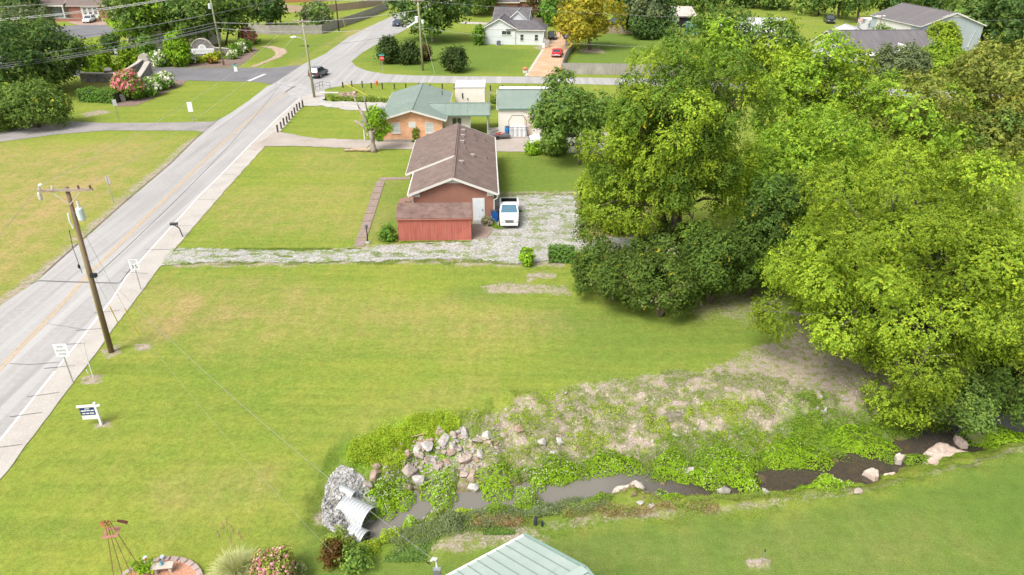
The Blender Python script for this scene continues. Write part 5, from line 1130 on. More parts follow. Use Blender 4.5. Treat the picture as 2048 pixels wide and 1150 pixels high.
sg = thing('garden_wall', 'low red brick retaining wall in front of the upper left brick house', 'wall', (G(132,43).x, G(132,43).y, 0)); MB().bm((-3, 0, 0), (9, .35, .7)).build('wall', brick_far, sg); MB().bm((-3.05, -.05, .701), (9.05, .4, .78)).build('cap', concrete, sg)

# --- cream house behind the trees (upper left)
p = G(300,97); ch = thing('cream_house', 'cream walled house with a gridded window behind the big green trees', 'house', (p.x, p.y, 0), R(-6))
cream = mat('cream_stucco', (.56, .51, .44), .8, [(.6, (.50, .455, .39), .45, .7)])
gable(ch, 15, 10, 3.6, 3.0, .4, 'x', cream, brown_far, trimw, x0=3)
window(ch, (3.2, 0, 1.9), 1.9, 1.9, 0, 'grid', gl=mat('glass_blue', (.20, .26, .30), .2))
dd = MB().bm((7.6, -.05, .1), (8.7, -.01, 2.3)).build('door', mat('door_maroon', (.12, .02, .025), .5), ch); MB().bm((8.5, -.1, 1.1), (8.56, -.05, 1.2)).build('handle', blackp, dd)

# --- grey metal barn, motorhome and grey roofed house (upper right)
bl = G(1955,104); br = G(1888,104)
P1, P2 = G(1838,60), G(1980,104)
barn_w = (G(1890,104)-G(1962,104)).length
bc = G(1952,104); ba = R(6); BWD = 13
barn = thing('metal_barn', 'large grey metal barn with a charcoal roof and white fascia at the upper right', 'barn', (bc.x-BWD/2*math.cos(ba), bc.y-BWD/2*math.sin(ba), 0), ba)
print('barn', barn_w)
gable(barn, BWD, 17, 5.0, 2.3, .3, 'y', barn_grey, mat('roof_charcoal', (.125, .115, .118), .8, [(.35, (.165, .15, .15), .35, .7, (.3, 3.5, 1)), (2, (.10, .092, .095), .5, .8)]), trimw, gabletrim=True)
MB().extr([(-2.9, -.03, 6.6), (2.9, -.03, 6.6), (0, -.03, 7.5)], (0, -.04, 0)).build('gable_panel', trimw, barn)
MB().cyl((4.9, -.12, 4.2), (4.3, -.12, 1.2), .05, n=6).box((4.3, -.12, 1.2), (.25, .12, .4)).build('conduit', trimw, barn)
MB().bm((-BWD/2-.02, 3, .3), (-BWD/2-.005, 15, 4.7)).build('side_panel', trimw, barn)
rv = G(1780,70)
gr = thing('grey_roof_house', 'low house with a long charcoal roof, white dormer and bay window, half hidden by trees', 'house', (G(1790,140).x, G(1790,140).y, 0), R(2))
gable(gr, 19, 11, 3.2, 2.6, .4, 'x', mat('siding_pale', (.55, .56, .57), .7), mat('roof_charcoal_two', (.12, .11, .118), .85, [(.5, (.15, .14, .145), .4, .7, (3, .3, 1))]), trimw, x0=-1)
MB().bm((-7.8, -1.2, 0), (-5.2, -.01, 2.6)).build('bay', trimw, gr); window(gr, (-7.2, -1.2, 1.6), .8, 1.4, 0); window(gr, (-5.9, -1.2, 1.6), .8, 1.4, 0)
MB().extr([(-8.2, -1.5, 2.65), (-4.8, -1.5, 2.65), (-4.8, 1, 3.3), (-8.2, 1, 3.3)], (0, 0, .1)).build('bay_roof', trimw, gr)
dr = MB().extr([(-.6, -1.2, 0), (1.6, -1.2, 0), (1.6, -1.2, 3.2), (.5, -1.2, 4.3), (-.6, -1.2, 3.2)], (0, 3.4, 0)).build('gabled_entry', trimw, gr)
window(gr, (.5, -1.2, 2.9), 1.0, 1.1, 0)
p = G(1703,96); gz = thing('gabled_outbuilding', 'white gabled outbuilding with a small flag behind the rounded yellow-green tree', 'outbuilding', (p.x, p.y, 0), R(-3))
gable(gz, 6.0, 5.5, 2.4, 1.4, .3, 'y', trimw, mat('roof_pale', (.45, .45, .45), .6), trimw)
MB().cyl((0, -.4, 3.7), (0, -.4, 6.0), .03, n=6).build('flag_pole', trimw, gz)
MB().bm((.03, -.42, 5.0), (.9, -.40, 5.7)).build('flag', mat('flag_cloth', (.55, .25, .22), .8, [(3, (.6, .6, .6), .45, .55, (.2, .2, 4))]), gz)
# motorhome
p = G(1790,80); mh = thing('motorhome', 'white motorhome with a blue swoosh parked along the charcoal-roofed barn', 'motorhome', (p.x, p.y, 0), R(-62+90+90))
mh.rotation_euler.z = R(20)
MB().box((0, 5, 1.95), (2.5, 10, 2.9)).build('body', mat('rv_body', (.16, .18, .22), .4, [(.5, (.50, .50, .50), .45, .55)]), mh, bevel=.12)
MB().box((0, 5, 3.46), (2.4, 9.8, .12)).build('roof', trimw, mh)
for y in (2, 5, 8): MB().box((0, y, 3.6), (.7, .9, .2)).build('roof_unit', trimw if y != 5 else mat('vent_grey', (.3, .3, .3), .6), mh, bevel=.04)
MB().box((0, -.02, 2.4), (2.1, .06, 1.1)).build('windscreen', glass, mh)
for s2 in (-1, 1):
    for y in (1.4, 7.6): MB().cyl((s2*1.0, y, .45), (s2*1.27, y, .45), .45, n=14).build('wheel', rubber, mh)
    MB().box((s2*1.27, 4.6, 2.2), (.04, 3.4, .8)).build('side_window', glass, mh)
p = G(1733,62); tp = thing('trampoline', 'round trampoline with a blue pad and black safety net on the far lawn', 'trampoline', (p.x, p.y, 0))
q = MB()
for i in range(8): a_ = i*math.pi/4; q.cyl((2.0*math.cos(a_), 2.0*math.sin(a_), 0), (2.0*math.cos(a_), 2.0*math.sin(a_), 2.9), .035, n=6)
q.build('pole', darkmetal, tp)
ring = [(2.2*math.cos(k*math.pi/12), 2.2*math.sin(k*math.pi/12), .9) for k in range(25)]; MB().tube(ring, .14, 6).build('pad', mat('pad_blue', (.03, .12, .32), .6), tp)
MB().lathe([(.01, .88), (2.05, .9)], n=24).build('mat', blackp, tp)
nm = mat('net_black', (.03, .03, .035), .8); q = MB()
for i in range(48): a_ = i*math.pi/24; q.cyl((2.0*math.cos(a_), 2.0*math.sin(a_), .95), (2.0*math.cos(a_), 2.0*math.sin(a_), 2.8), .008, n=3)
for z in (1.4, 1.9, 2.4, 2.8): q.tube([(2.0*math.cos(k*math.pi/12), 2.0*math.sin(k*math.pi/12), z) for k in range(25)], .01, 4)
q.build('net', nm, tp)
# small shed far
p = G(1348,58); sm = thing('shed', 'small open shed with a stained pale roof behind the far board fence', 'shed', (p.x, p.y+2, 0), 0)
MB().bm((-5.3, 0, 0), (5.3, 6, 2.6)).build('wall', mat('opening_shade', (.025, .022, .03), .9), sm); MB().bm((-2.0, -.1, 1.4), (1.4, -.01, 2.6)).build('panel', trimw, sm)  # shade inside the open shed painted as a solid near-black block
MB().slab([(-5.6, -.6, 2.75), (5.6, -.6, 2.75), (5.6, 6.4, 4.2), (-5.6, 6.4, 4.2)], .14).build('roof', mat('roof_stained', (.42, .37, .33), .8, [(.7, (.16, .11, .08), .55, .68), (3, (.5, .45, .42), .4, .7)]), sm)
p = G(1374,66); tb = thing('storage_box', 'pale teal storage box beside the far board fence', 'box', (p.x+.8, p.y-1.5, 0)); MB().bm((-1.2, 0, 0), (1.2, 2, 2.3)).build('body', mat('teal', (.14, .30, .30), .6), tb); MB().bm((-1.25, -.05, 2.301), (1.25, 2.05, 2.42)).build('lid', mat('teal_two', (.18, .36, .36), .6), tb)
p = G(1500,100); fw = thing('white_house', 'white house glimpsed through the stems of the airy leaning trees', 'house', (p.x+2, p.y+4, 0)); gable(fw, 14, 9, 3, 2, .3, 'x', trimw, mat('roof_pale', (.45, .45, .45), .6), trimw); window(fw, (-3, 0, 1.5), 1.2, 1.3); window(fw, (3, 0, 1.5), 1.2, 1.3)
# ------------------------------------------------------------------ lettering (built from the default font, turned into mesh)
def lettering(txt, size, m, parent, loc, rot, name='lettering', width=None, bold=.0):
    cu = bpy.data.curves.new('txt', 'FONT'); cu.body = txt; cu.size = size; cu.align_x = 'CENTER'; cu.align_y = 'CENTER'; cu.extrude = .004; cu.offset = bold
    o = bpy.data.objects.new('txt', cu); COL.objects.link(o); bpy.context.view_layer.update()
    me_ = bpy.data.meshes.new_from_object(o.evaluated_get(bpy.context.evaluated_depsgraph_get())); bpy.data.objects.remove(o)
    if width:
        xs_ = [v.co.x for v in me_.vertices]; k = width/(max(xs_)-min(xs_))
        for v in me_.vertices: v.co.x *= k
    me_.name = name; me_.materials.clear(); me_.materials.append(m); r_ = bpy.data.objects.new(name, me_); COL.objects.link(r_)
    r_.parent = parent; r_.location = loc; r_.rotation_euler = rot; return r_
signw = mat('sign_white', (.74, .75, .76), .4); navy = mat('sign_navy', (.025, .04, .16), .5); signback = mat('sign_back', (.42, .42, .43), .5, metal=.3)
signgreen = mat('sign_green', (.01, .30, .24), .5); signred = mat('sign_red', (.55, .03, .03), .5); yellowp = mat('guard_yellow', (.65, .50, .02), .5)

def road_sign(label, base, toprow, w_, h_, rz, texts=(), octagon=False, board=signw, post=greymetal, leanx=0, cat='sign', name='road_sign', backonly=False, plates=None):
    p = G(*base); zt = ZAT(p.y, toprow); t = thing(name, label, cat, p[:], rz)
    MB().bar((0, .03, -.05), (leanx, .03, zt-.02), .055, .04).build('post', post, t)
    if octagon: pts = [(math.cos(math.pi/8+i*math.pi/4)*w_/2/.924, -.0, zt-h_/2+math.sin(math.pi/8+i*math.pi/4)*h_/2/.924) for i in range(8)]
    else: pts = [(-w_/2, 0, zt-h_), (w_/2, 0, zt-h_), (w_/2, 0, zt), (-w_/2, 0, zt)]
    pl = MB().extr([(x+leanx, y-.012, z) for x, y, z in pts], (0, .012, 0)).build('sign_panel', board, t)
    if backonly or octagon: MB().extr([(x*.98+leanx, y+.001, (z-zt+h_/2)*.98+zt-h_/2) for x, y, z in pts], (0, .003, 0)).build('sign_back', signback, pl)
    for (tx, size, dz, wd) in texts: lettering(tx, size, (blackp if tx == '35' else mat('letter_faded', (.22, .22, .23), .5)) if board is signw else signw, pl, (leanx, -.016, zt+dz), (math.pi/2, 0, 0), width=wd)
    return t, zt
road_sign('white speed limit sign reading 35 on a grey post by the sidewalk', (282,580), 519, .62, .80, R(6), [('SPEED', .16, -.12, .44), ('LIMIT', .16, -.28, .40), ('35', .42, -.57, .44)])
road_sign('white end school zone sign on a grey post at the sidewalk edge', (147,768), 688, .72, .84, R(6), [('END', .2, -.18, .34), ('SCHOOL', .2, -.43, .54), ('ZONE', .2, -.67, .42)])
t, zt = road_sign('grey back of an octagonal stop sign on the left verge by the main road', (228,405), 352, .78, .82, R(150), octagon=True, board=signred, cat='sign')
t, zt = road_sign('tall narrow white sign facing the road near the mouth of the side lane', (386,243), 204, .62, 1.25, R(0), [('25', .34, -.32, .36)])
road_sign('small narrow white sign edge-on beside the side lane below the hedge', (238,240), 199, .5, .85, R(50))
t, zt = road_sign('small white sign with a lower plate beside the right golden cypress', (240,137), 98, .5, .8, R(28))
MB().box((0, .0, zt-1.15), (.4, .02, .3)).build('lower_plate', mat('plate_blue', (.4, .45, .62), .5), t)
def street_name(t, zt, w_=.9):
    g = MB().box((0, -.02, zt+.14), (w_, .025, .22)).build('name_blade', signgreen, t); lettering('KENSINGTON', .13, signw, g, (0, -.036, zt+.14), (math.pi/2, 0, 0), width=w_*.8)
    MB().box((0, -.02, zt+.40), (.025, w_, .22)).build('name_blade', signgreen, t)
t, zt = road_sign('street name sign with teal blades over a white panel at the dark side road', (475,160), 133, .5, .8, R(0)); street_name(t, zt)
t, zt = road_sign('red stop sign with green street name blades by the dark junipers', (766,146), 112, .75, .75, R(0), [], octagon=True, board=signred); street_name(t, zt, 1.0)
lettering('STOP', .26, signw, t, (0, -.02, zt-.375), (math.pi/2, 0, 0), width=.58)

# realtor sign
p = G(203,849); rs = thing('yard_sign', 'white post real estate sign with a navy and white hanging panel on the front lawn', 'sign', p[:], R(7))
ztop = ZAT(p.y, 806)
MB().box((0, 0, ztop/2), (.11, .11, ztop)).extr([(-.055, -.055, ztop), (.055, -.055, ztop), (.055, .055, ztop), (-.055, .055, ztop)], (0, 0, .03)).build('post', signw, rs)
MB().bm((-.92, -.05, ztop-.22), (.24, .05, ztop-.12)).build('arm', signw, rs)
pn = MB().bm((-.82, -.012, ztop-1.02), (-.08, .012, ztop-.26)).build('hanging_panel', signw, rs)
MB().bm((-.82, -.018, ztop-.74), (-.08, -.0125, ztop-.26)).build('navy_band', navy, pn)
q = MB()
for x0_, x1_, z, h_ in ((-.56, -.32, -.33, .05), (-.77, -.51, -.45, .07), (-.49, -.30, -.45, .055), (-.28, -.13, -.45, .07), (-.74, -.58, -.62, .07), (-.54, -.40, -.62, .07), (-.36, -.15, -.62, .07)):
    q.bm((x0_, -.023, ztop+z-h_/2), (x1_, -.0185, ztop+z+h_/2))
q.build('blurred_lettering', signw, pn)
MB().bar((-.7, 0, ztop-.22), (-.7, 0, ztop-.27), .02).bar((-.2, 0, ztop-.22), (-.2, 0, ztop-.27), .02).build('hanger', greymetal, rs)

# ------------------------------------------------------------------ utility poles and wires
PT = {}
def pole(key, label, base, toprow, r0, r1, m, arm=None, armz=.35, tr=0, lean=(0, 0), rz=0, lamp=False, ztop=None):
    p = G(*base); zt = ztop or ZAT(p.y, toprow); t = thing('utility_pole', label, 'utility pole', p[:], 0)
    MB().tube([(0, 0, -.1), (lean[0]*.5, lean[1]*.5, zt*.5), (lean[0], lean[1], zt)], [r0, (r0+r1)/2, r1], 12).build('pole', m, t, smooth=True)
    L = Vector((lean[0], lean[1], 0)); c_, s_ = math.cos(rz), math.sin(rz)
    if arm:
        z = zt-armz; A = L+Vector((-arm*c_, -arm*s_, z)); B_ = L+Vector((arm*c_, arm*s_, z))
        MB().bar(A+Vector((0, -.16, 0)), B_+Vector((0, -.16, 0)), .10, .13).build('crossarm', mat('crossarm_wood', (.36, .30, .25), .85, [(4, (.24, .17, .13), .45, .65, (.6, 2, 2))]), t)
        q = MB(); q.bar(L+Vector((-.8*c_, -.16-.8*s_, z-.05)), L+Vector((0, -.15, z-.85)), .04).bar(L+Vector((.8*c_, -.16+.8*s_, z-.05)), L+Vector((0, -.15, z-.85)), .04); q.build('brace', mat('brace_pale', (.5, .47, .36), .7), t)
        for f_ in (-.93, -.45, .5, .93):
            MB().lathe([(.03, 0), (.07, .03), (.05, .08), (.07, .12), (.04, .2)], A.lerp(B_, (f_+1)/2)+Vector((0, -.16, .06)), 8).build('insulator', mat('porcelain', (.55, .53, .5), .3) if f_ < 0 else mat('porcelain_brown', (.14, .06, .05), .3), t)
            PT[key+str(f_)] = p+A.lerp(B_, (f_+1)/2)+Vector((0, -.16, .26))
    if tr:
        z = zt-tr; q = MB(); q.lathe([(.17, 0), (.2, .03), (.2, .66), (.17, .72), (.08, .76)], L+Vector((.36, -.05, z-.78)), 16); b_ = q.build('transformer', mat('transformer_grey', (.56, .62, .64), .45), t, smooth=False)
        MB().lathe([(.06, 0), (.09, .05), (.05, .1), (.09, .16), (.05, .22), (.08, .28), (.03, .36)], L+Vector((.38, -.05, z)), 10).build('bushing', mat('porcelain', (.55, .53, .5), .3), b_)
        MB().box(L+Vector((.2, 0, z-.4)), (.25, .1, .3)).build('bracket', greymetal, t)
        MB().tube([L+Vector((-.3, -.1, zt-1.5)), L+Vector((-.36, -.1, zt-2.0)), L+Vector((-.28, -.1, zt-2.4))], .05, 6).build('fuse_cutout', signw, t)
    PT[key] = p+L+Vector((0, 0, zt)); PT[key+'p'] = (p, L, zt)
    return t
near = pole('N', 'weathered leaning utility pole with crossarm and grey transformer by the sidewalk', (223,704), 374, .165, .105, polewood, arm=1.45, armz=.12, tr=1.15, lean=(.42, 0), rz=R(4))
p, L, zt = PT['Np']
q = MB(); q.tube([(-.15, -.05, .3), (-.14+L.x*.4, -.05, zt*.4), (-.11+L.x*.85, -.05, zt*.85)], .035, 6); q.build('conduit', mat('conduit_yellowgreen', (.33, .33, .05), .7), near)
MB().lathe([(.06, 0), (.10, .1), (.10, .4), (.05, .5)], (L.x-1.55, -.1, zt-.75), 10).build('arrester', mat('porcelain', (.55, .53, .5), .3), near)
MB().lathe([(.02, 0), (.10, .02), (.11, .07), (.04, .12)], (L.x-1.32, -.1, zt+.1), 14).build('photo_cell', signw, near)
MB().box((L.x*.42+.28, -.1, zt*.50), (.34, .22, .22)).build('splice_box', blackp, near)
MB().tube([(L.x-.5, -.15, zt-2.5), (L.x-.62, -.15, zt-3.6), (L.x-.52, -.2, zt-5.2)], .018, 5).lathe([(.05, 0), (.08, .1), (.05, .25)], (L.x-.58, -.2, zt-4.9), 8).build('hanging_insulator', blackp, near)
pa_ = pole('A', 'grey utility pole standing by the stone entrance sign, cut off by the top edge', (448,131), 0, .17, .12, poleolive, arm=1.2, armz=.4, ztop=13.2, lean=(-.25, 0)); 
p, L, zt = PT['Ap']; MB().lathe([(.22, 0), (.26, .03), (.26, .78), (.22, .84)], (-.55, -.05, 9.6), 14).build('transformer', mat('transformer_grey', (.56, .62, .64), .45), pa_)
pb_ = pole('B', 'pale green utility pole with a streetlamp arm at the road junction', (629,195), 38, .20, .13, poleolive, arm=1.2, armz=.25, lean=(-.30, 0))
p, L, zt = PT['Bp']; z = ZAT(p.y, 75)
MB().tube([(-.25, -.1, z-.5), (-.7, -.1, z-.05), (-1.5, -.1, z+.08)], .045, 8).build('lamp_arm', greymetal, pb_); MB().tube([(-1.45, -.1, z+.08), (-1.7, -.1, z+.1), (-2.3, -.1, z+.05)], [.06, .15, .07], 10).build('lamp_head', signw, pb_)
MB().box((-.8, -.1, zt*.67), (.7, .06, .08)).box((.1, -.2, zt*.67), (.2, .15, .3)).build('splice_box', darkmetal, pb_)
pc_ = pole('C', 'pale green utility pole with a white transformer in front of the large dark oak', (846,141), 0, .20, .14, poleolive, arm=1.1, armz=.7, ztop=ZAT(G(846,141).y, -8), lean=(-.2, 0))
p, L, zt = PT['Cp']; MB().lathe([(.25, 0), (.3, .03), (.3, .95), (.25, 1.0)], (-.55, -.1, ZAT(p.y, 45)), 14).build('transformer', signw, pc_)
q = MB(); zz = ZAT(p.y, 42); q.lathe([(.2, 0), (.22, .6)], (.45, -.1, zz-.4), 12); q.build('fuse_box', signw, pc_); MB().bar((-2.2, -.1, zz-1.0), (-.6, -.1, zz), .28, .24).build('lamp_arm', signw, pc_)
pd_ = pole('D', 'thin dark brown utility pole by the curved board fence', (678,62), -20, .17, .13, poledark, ztop=11.5)
pe_ = pole('E', 'thin pale far pole beside the brick house behind the grey house', (1090,24), -20, .16, .12, polewood, ztop=11)
pf_ = pole('F', 'off-frame utility pole far left along the dark side road', (-420,150), 0, .17, .12, poleolive, ztop=10.5, arm=1.2)
pg_ = pole('K', 'utility pole down the road behind the viewpoint', (-180,1500), 0, .2, .13, polewood, ztop=10.8, arm=1.4, armz=.2)
# street lamp pole near the motorhome
p = G(1749,92); sl_ = thing('yard_light', 'tall yard light pole in front of the motorhome', 'yard light', p[:]); zt = ZAT(p.y, 32)
MB().cyl((0, 0, 0), (.1, 0, zt), .11, .08, n=8).build('pole', polewood, sl_); MB().box((-.6, 0, zt), (1.1, .3, .18)).box((.5, 0, zt+.05), (.5, .25, .15)).build('lamp_head', signw, sl_)
wiremat = mat('cable', (.26, .26, .265), .5, metal=.2); wirepale = mat('cable_pale', (.55, .54, .52), .4)
def wire(label, a, b_, sag, r_=.016, m=wiremat, group='overhead cables', n=22, name='overhead_cable'):
    a, b_ = Vector(a), Vector(b_); pts = [a.lerp(b_, i/n)-Vector((0, 0, 4*sag*(i/n)*(1-i/n))) for i in range(n+1)]
    o = MB().tube([q-a for q in pts], r_, 5).build(name, m, loc=a); return tag(o, label, 'cable', group)
Ap, AL, AZ = PT['Ap']; Bp, BL, BZ = PT['Bp']; Cp_, CL_, CZ = PT['Cp']; Np, NL, NZ = PT['Np']; Fp, FL, FZ = PT['Fp']; Dp, DL, DZ = PT['Dp']
def onpole(P, L, Z, z): return Vector((P.x+L.x*z/Z, P.y-.15, z))
def farleft(row, z=8.5, px=-260):       # a point left of the frame that sits on the line seen at that row
    return G(px, row+ (0-px)*.06, z)
for row0, rowA, z, rr_, lab in ((96, 27, 8.0, .05, 'highest pale cable crossing the dark evergreens'), (126, 45, 7.2, .042, 'second cable down across the dark evergreens'), (141, 50, 6.8, .034, 'thin third cable across the dark evergreens'),
                            (145, 55, 6.4, .06, 'thick black bundled cable across the dark evergreens'), (150, 57, 6.2, .05, 'lowest cable crossing the dark evergreens')):
    za = ZAT(Ap.y, rowA); wire(lab, onpole(Ap, AL, AZ, za), farleft(row0, z), .9, rr_)
for row0, zt_, lab, m_w in ((35, 11.5, 'thick pale cable climbing out of the top left of the photo', wirepale), (38, 11.3, 'pale cable just under the thick one at the top left', wirepale), (3, 12.3, 'faint cable along the very top left edge', wiremat)):
    wire(lab, onpole(Ap, AL, AZ, zt_+1.0), farleft(row0, 10.0), 1.1, .045, m_w)
for i, (za, zc, lab) in enumerate(((12.6, CZ-.5, 'top cable from the stone sign pole to the transformer pole'), (ZAT(Ap.y, 45), ZAT(Cp_.y, 20), 'middle cable from the stone sign pole to the transformer pole'), (ZAT(Ap.y, 56), ZAT(Cp_.y, 52), 'lower cable from the stone sign pole to the transformer pole'))):
    wire(lab, onpole(Ap, AL, AZ, za), onpole(Cp_, CL_, CZ, zc), 0.8, .034)
wire('cable from the stone sign pole up to the dark brown pole', onpole(Ap, AL, AZ, ZAT(Ap.y, 27)), Vector((Dp.x, Dp.y, 11.2)), .7, .034)
wire('cable from the streetlamp pole to the transformer pole', onpole(Bp, BL, BZ, BZ*.67), onpole(Cp_, CL_, CZ, ZAT(Cp_.y, 54)), .6, .02)
wire('crossarm cable between the streetlamp pole and the transformer pole', PT['B0.93'], PT['C-0.93'], .7, .016)
wire('black phone cable running over the road from the near pole to the streetlamp pole', onpole(Np, NL, NZ, NZ*.5)+Vector((.4, 0, 0)), onpole(Bp, BL, BZ, BZ*.64), 1.1, .022)
wire('left crossarm cable over the road between the two roadside poles', PT['N-0.93'], PT['B-0.93'], 1.2, .010, wirepale)
wire('right crossarm cable over the road between the two roadside poles', PT['N0.93'], PT['B0.93'], 1.2, .010, wirepale)
wire('crossarm cable passing behind the viewpoint along the road', PT['N-0.93'], PT['K-0.93'], .8, .010)
wire('cable over the far lawn from the transformer pole to the right', onpole(Cp_, CL_, CZ, ZAT(Cp_.y, 55)), G(1700, 92, 6.5), 1.5, .018)
wire('high cable over the far lawn from the transformer pole to the right', onpole(Cp_, CL_, CZ, CZ-.7), G(2300, 30, 9), 2.0, .016)
# service drop to the meter pole
mp_ = G(878,1190); ms_ = thing('meter_pole', 'white metal service mast with a weatherhead beside the mint pavilion roof', 'pole', mp_[:]); zm = ZAT(mp_.y, 1122)
MB().cyl((0, 0, -.05), (0, 0, zm), .045, n=10).build('mast', whitep, ms_); MB().tube([(0, 0, zm-.02), (-.02, 0, zm+.1), (-.12, 0, zm+.12), (-.2, 0, zm)], [.06, .08, .08, .06], 8).build('weatherhead', mat('weatherhead', (.5, .5, .5), .5), ms_)
MB().tube([(-.18, 0, zm), (-.3, 0, zm-.12), (-.42, .02, zm-.05)], .02, 5).tube([(-.16, 0, zm), (-.25, 0, zm-.2), (-.4, .02, zm-.1)], .015, 5).build('cable_loop', blackp, ms_); MB().box((0, -.1, 1.4), (.3, .18, .45)).build('meter_box', greymetal, ms_)
wire('pale twisted service cable crossing the lawn to the white mast', Vector((Np.x+.35, Np.y-.1, ZAT(Np.y, 512))), mp_+Vector((-.1, 0, zm+.05)), .9, .009, mat('cable_twist', (.22, .225, .225), .5))
wire('thin second cable low over the lawn towards the culvert', Vector((Np.x+.35, Np.y-.1, ZAT(Np.y, 520))), G(655, 1012, 1.6)+Vector((.8, -2.5, 0)), 1.0, .004)
# guy wires with yellow guards
for i, (bx, by, tx, ty, lab) in enumerate(((284,681,243,620,'yellow guy-wire guard on the lawn, the longer one right of the near pole'), (241,656,211,607,'yellow guy-wire guard partly over the sidewalk beside the near pole'))):
    p = G(bx, by); t = thing('guy_wire', lab, 'guy wire', p[:]); top = Vector((Np.x+.35, Np.y, NZ*.86 if i == 0 else NZ*.55))-p
    d = top.normalized(); MB().tube([(0, 0, -.05), top], .008, 5).build('wire', greymetal, t); MB().tube([d*.35, d*2.6], .032, 8).build('guard', yellowp, t)
for bx, by, L2, Pp, PL, lab in ((745,196,4.5,Cp_,0,'yellow guy-wire guard over the roadside ditch'), (518,123,3.0,Ap,0,'yellow guy-wire guard on the mulch right of the sign pole'), (692,60,3.0,Dp,0,'yellow guy-wire guard beside the dark brown pole'), (870,150,0,Cp_,0,'pale guy wire slanting from the transformer pole to the lawn')):
    p = G(bx, by); t = thing('guy_wire', lab, 'guy wire', p[:])
    if bx == 745: top = Vector((-4.4, 1.5, 1.9)); MB().tube([(0, 0, 0), top], .035, 6).build('guard', yellowp, t); continue
    top = Vector((Pp.x, Pp.y, 9))-p; d = top.normalized(); MB().tube([(0, 0, 0), top], .014, 5).build('wire', greymetal if bx != 870 else wirepale, t)
    if L2: MB().tube([d*.3, d*L2], .045, 6).build('guard', yellowp, t)
p = G(187,757); t = thing('marker_post', 'thin white marker rod leaning by the sidewalk between the sign and the near pole', 'marker post', p[:]); MB().tube([(0, 0, 0), (.02, 0, 1.2), (.12, 0, ZAT(p.y, 683))], .028, 6).build('rod', signw, t); MB().cyl((-.3, .1, .3), (-.3, .1, .55), .03, n=6).build('tag', signw, t)
p = G(1523,1128); t = thing('marker_post', 'short metal stake with a grey cap alone on the lower right lawn', 'marker post', p[:]); MB().cyl((0, 0, 0), (.02, 0, .75), .02, n=6).build('rod', greymetal, t); MB().cyl((.02, 0, .74), (.02, 0, .86), .03, n=8).build('cap', darkmetal, t)

# mailbox, lamp post, bin, hydrant, bollards
p = G(366,474); mbx_ = thing('mailbox', 'black mailbox on an angled post at the sidewalk edge by the gravel driveway', 'mailbox', p[:], R(12))
MB().tube([(0, 0, 0), (-.12, 0, .8), (-.25, 0, 1.05)], .045, 6).tube([(-.2, 0, .9), (-.45, 0, 1.12)], .035, 6).build('post', darkmetal, mbx_)
bx_ = MB().extr([(-.75, -.1, 1.15), (-.75, .1, 1.15), (-.75, .1, 1.28), (-.75, .06, 1.35), (-.75, -.06, 1.35), (-.75, -.1, 1.28)], (.6, 0, 0)).build('box', mat('mailbox_black', (.04, .04, .045), .4), mbx_); MB().bm((-.775, -.09, 1.16), (-.752, .09, 1.32)).build('box_door', mat('mailbox_door', (.12, .11, .11), .4), bx_)
p = G(736,486); lp = thing('lamp_post', 'black garden lamp post on a round concrete foot beside the slab path', 'lamp post', p[:]); zt = ZAT(p.y, 449)
MB().lathe([(.24, 0), (.22, .1), (.12, .16)], n=14).build('foot', concrete, lp); MB().cyl((0, 0, .1), (0, 0, zt-.3), .045, n=8).build('post', blackp, lp)
MB().lathe([(.04, 0), (.11, .04), (.13, .22), (.15, .24), (.03, .34)], (0, 0, zt-.33), 10).build('lantern', mat('lantern', (.10, .10, .10), .3), lp)
p = G(989,443); tb = thing('trash_bin', 'blue wheeled trash bin with a dark lid between the brick house and the pickup', 'trash bin', p[:], R(4))
MB().extr([(-.27, -.3, .05), (.27, -.3, .05), (.27, .25, .05), (-.27, .25, .05)], (0, 0, .01)).loft([[(-.25, -.27, .06), (.25, -.27, .06), (.25, .25, .06), (-.25, .25, .06)], [(-.31, -.36, 1.05), (.31, -.36, 1.05), (.31, .32, 1.05), (-.31, .32, 1.05)]]).build('body', mat('bin_blue', (.01, .09, .34), .45), tb)
MB().box((0, -.01, 1.09), (.68, .74, .07)).build('lid', mat('bin_lid', (.05, .05, .07), .5), tb, bevel=.02); MB().cyl((-.33, .3, .12), (-.27, .3, .12), .12, n=10).cyl((.27, .3, .12), (.33, .3, .12), .12, n=10).build('wheel', rubber, tb)
p = G(985,421); t = thing('plywood_sheet', 'tan plywood sheet leaning on the brick house wall behind the blue bin', 'board', p[:], R(90)); MB().box((0, .25, .62), (1.3, .03, 1.24), M=Matrix.Rotation(R(-14), 3, 'X')).build('panel', mat('plywood', (.50, .35, .21), .8, [(3, (.44, .30, .17), .4, .7, (1, 4, 1))]), t)
p = G(754,171); hy_ = thing('fire_hydrant', 'orange fire hydrant on the grass between the short black posts', 'fire hydrant', p[:])
MB().lathe([(.2, 0), (.2, .05), (.13, .07), (.13, .55), (.17, .57), (.17, .62), (.13, .7), (.04, .78), (.04, .85)], n=12).build('barrel', mat('hydrant_orange', (.62, .13, .04), .5), hy_); MB().cyl((-.22, 0, .48), (.22, 0, .48), .065, n=8).cyl((0, -.22, .42), (0, 0, .42), .08, n=8).build('nozzle', mat('hydrant_orange', (.62, .13, .04), .5), hy_)
postm = mat('bollard_wood', (.06, .045, .035), .9, [(4, (.03, .022, .018), .4, .7)])
bol = [(556,265),(563,258),(568.5,251.5),(574.5,246),(579,240),(585,234.5),(590,228.5),(595,222.5),(600,217.5),(606,214)]
proto = None
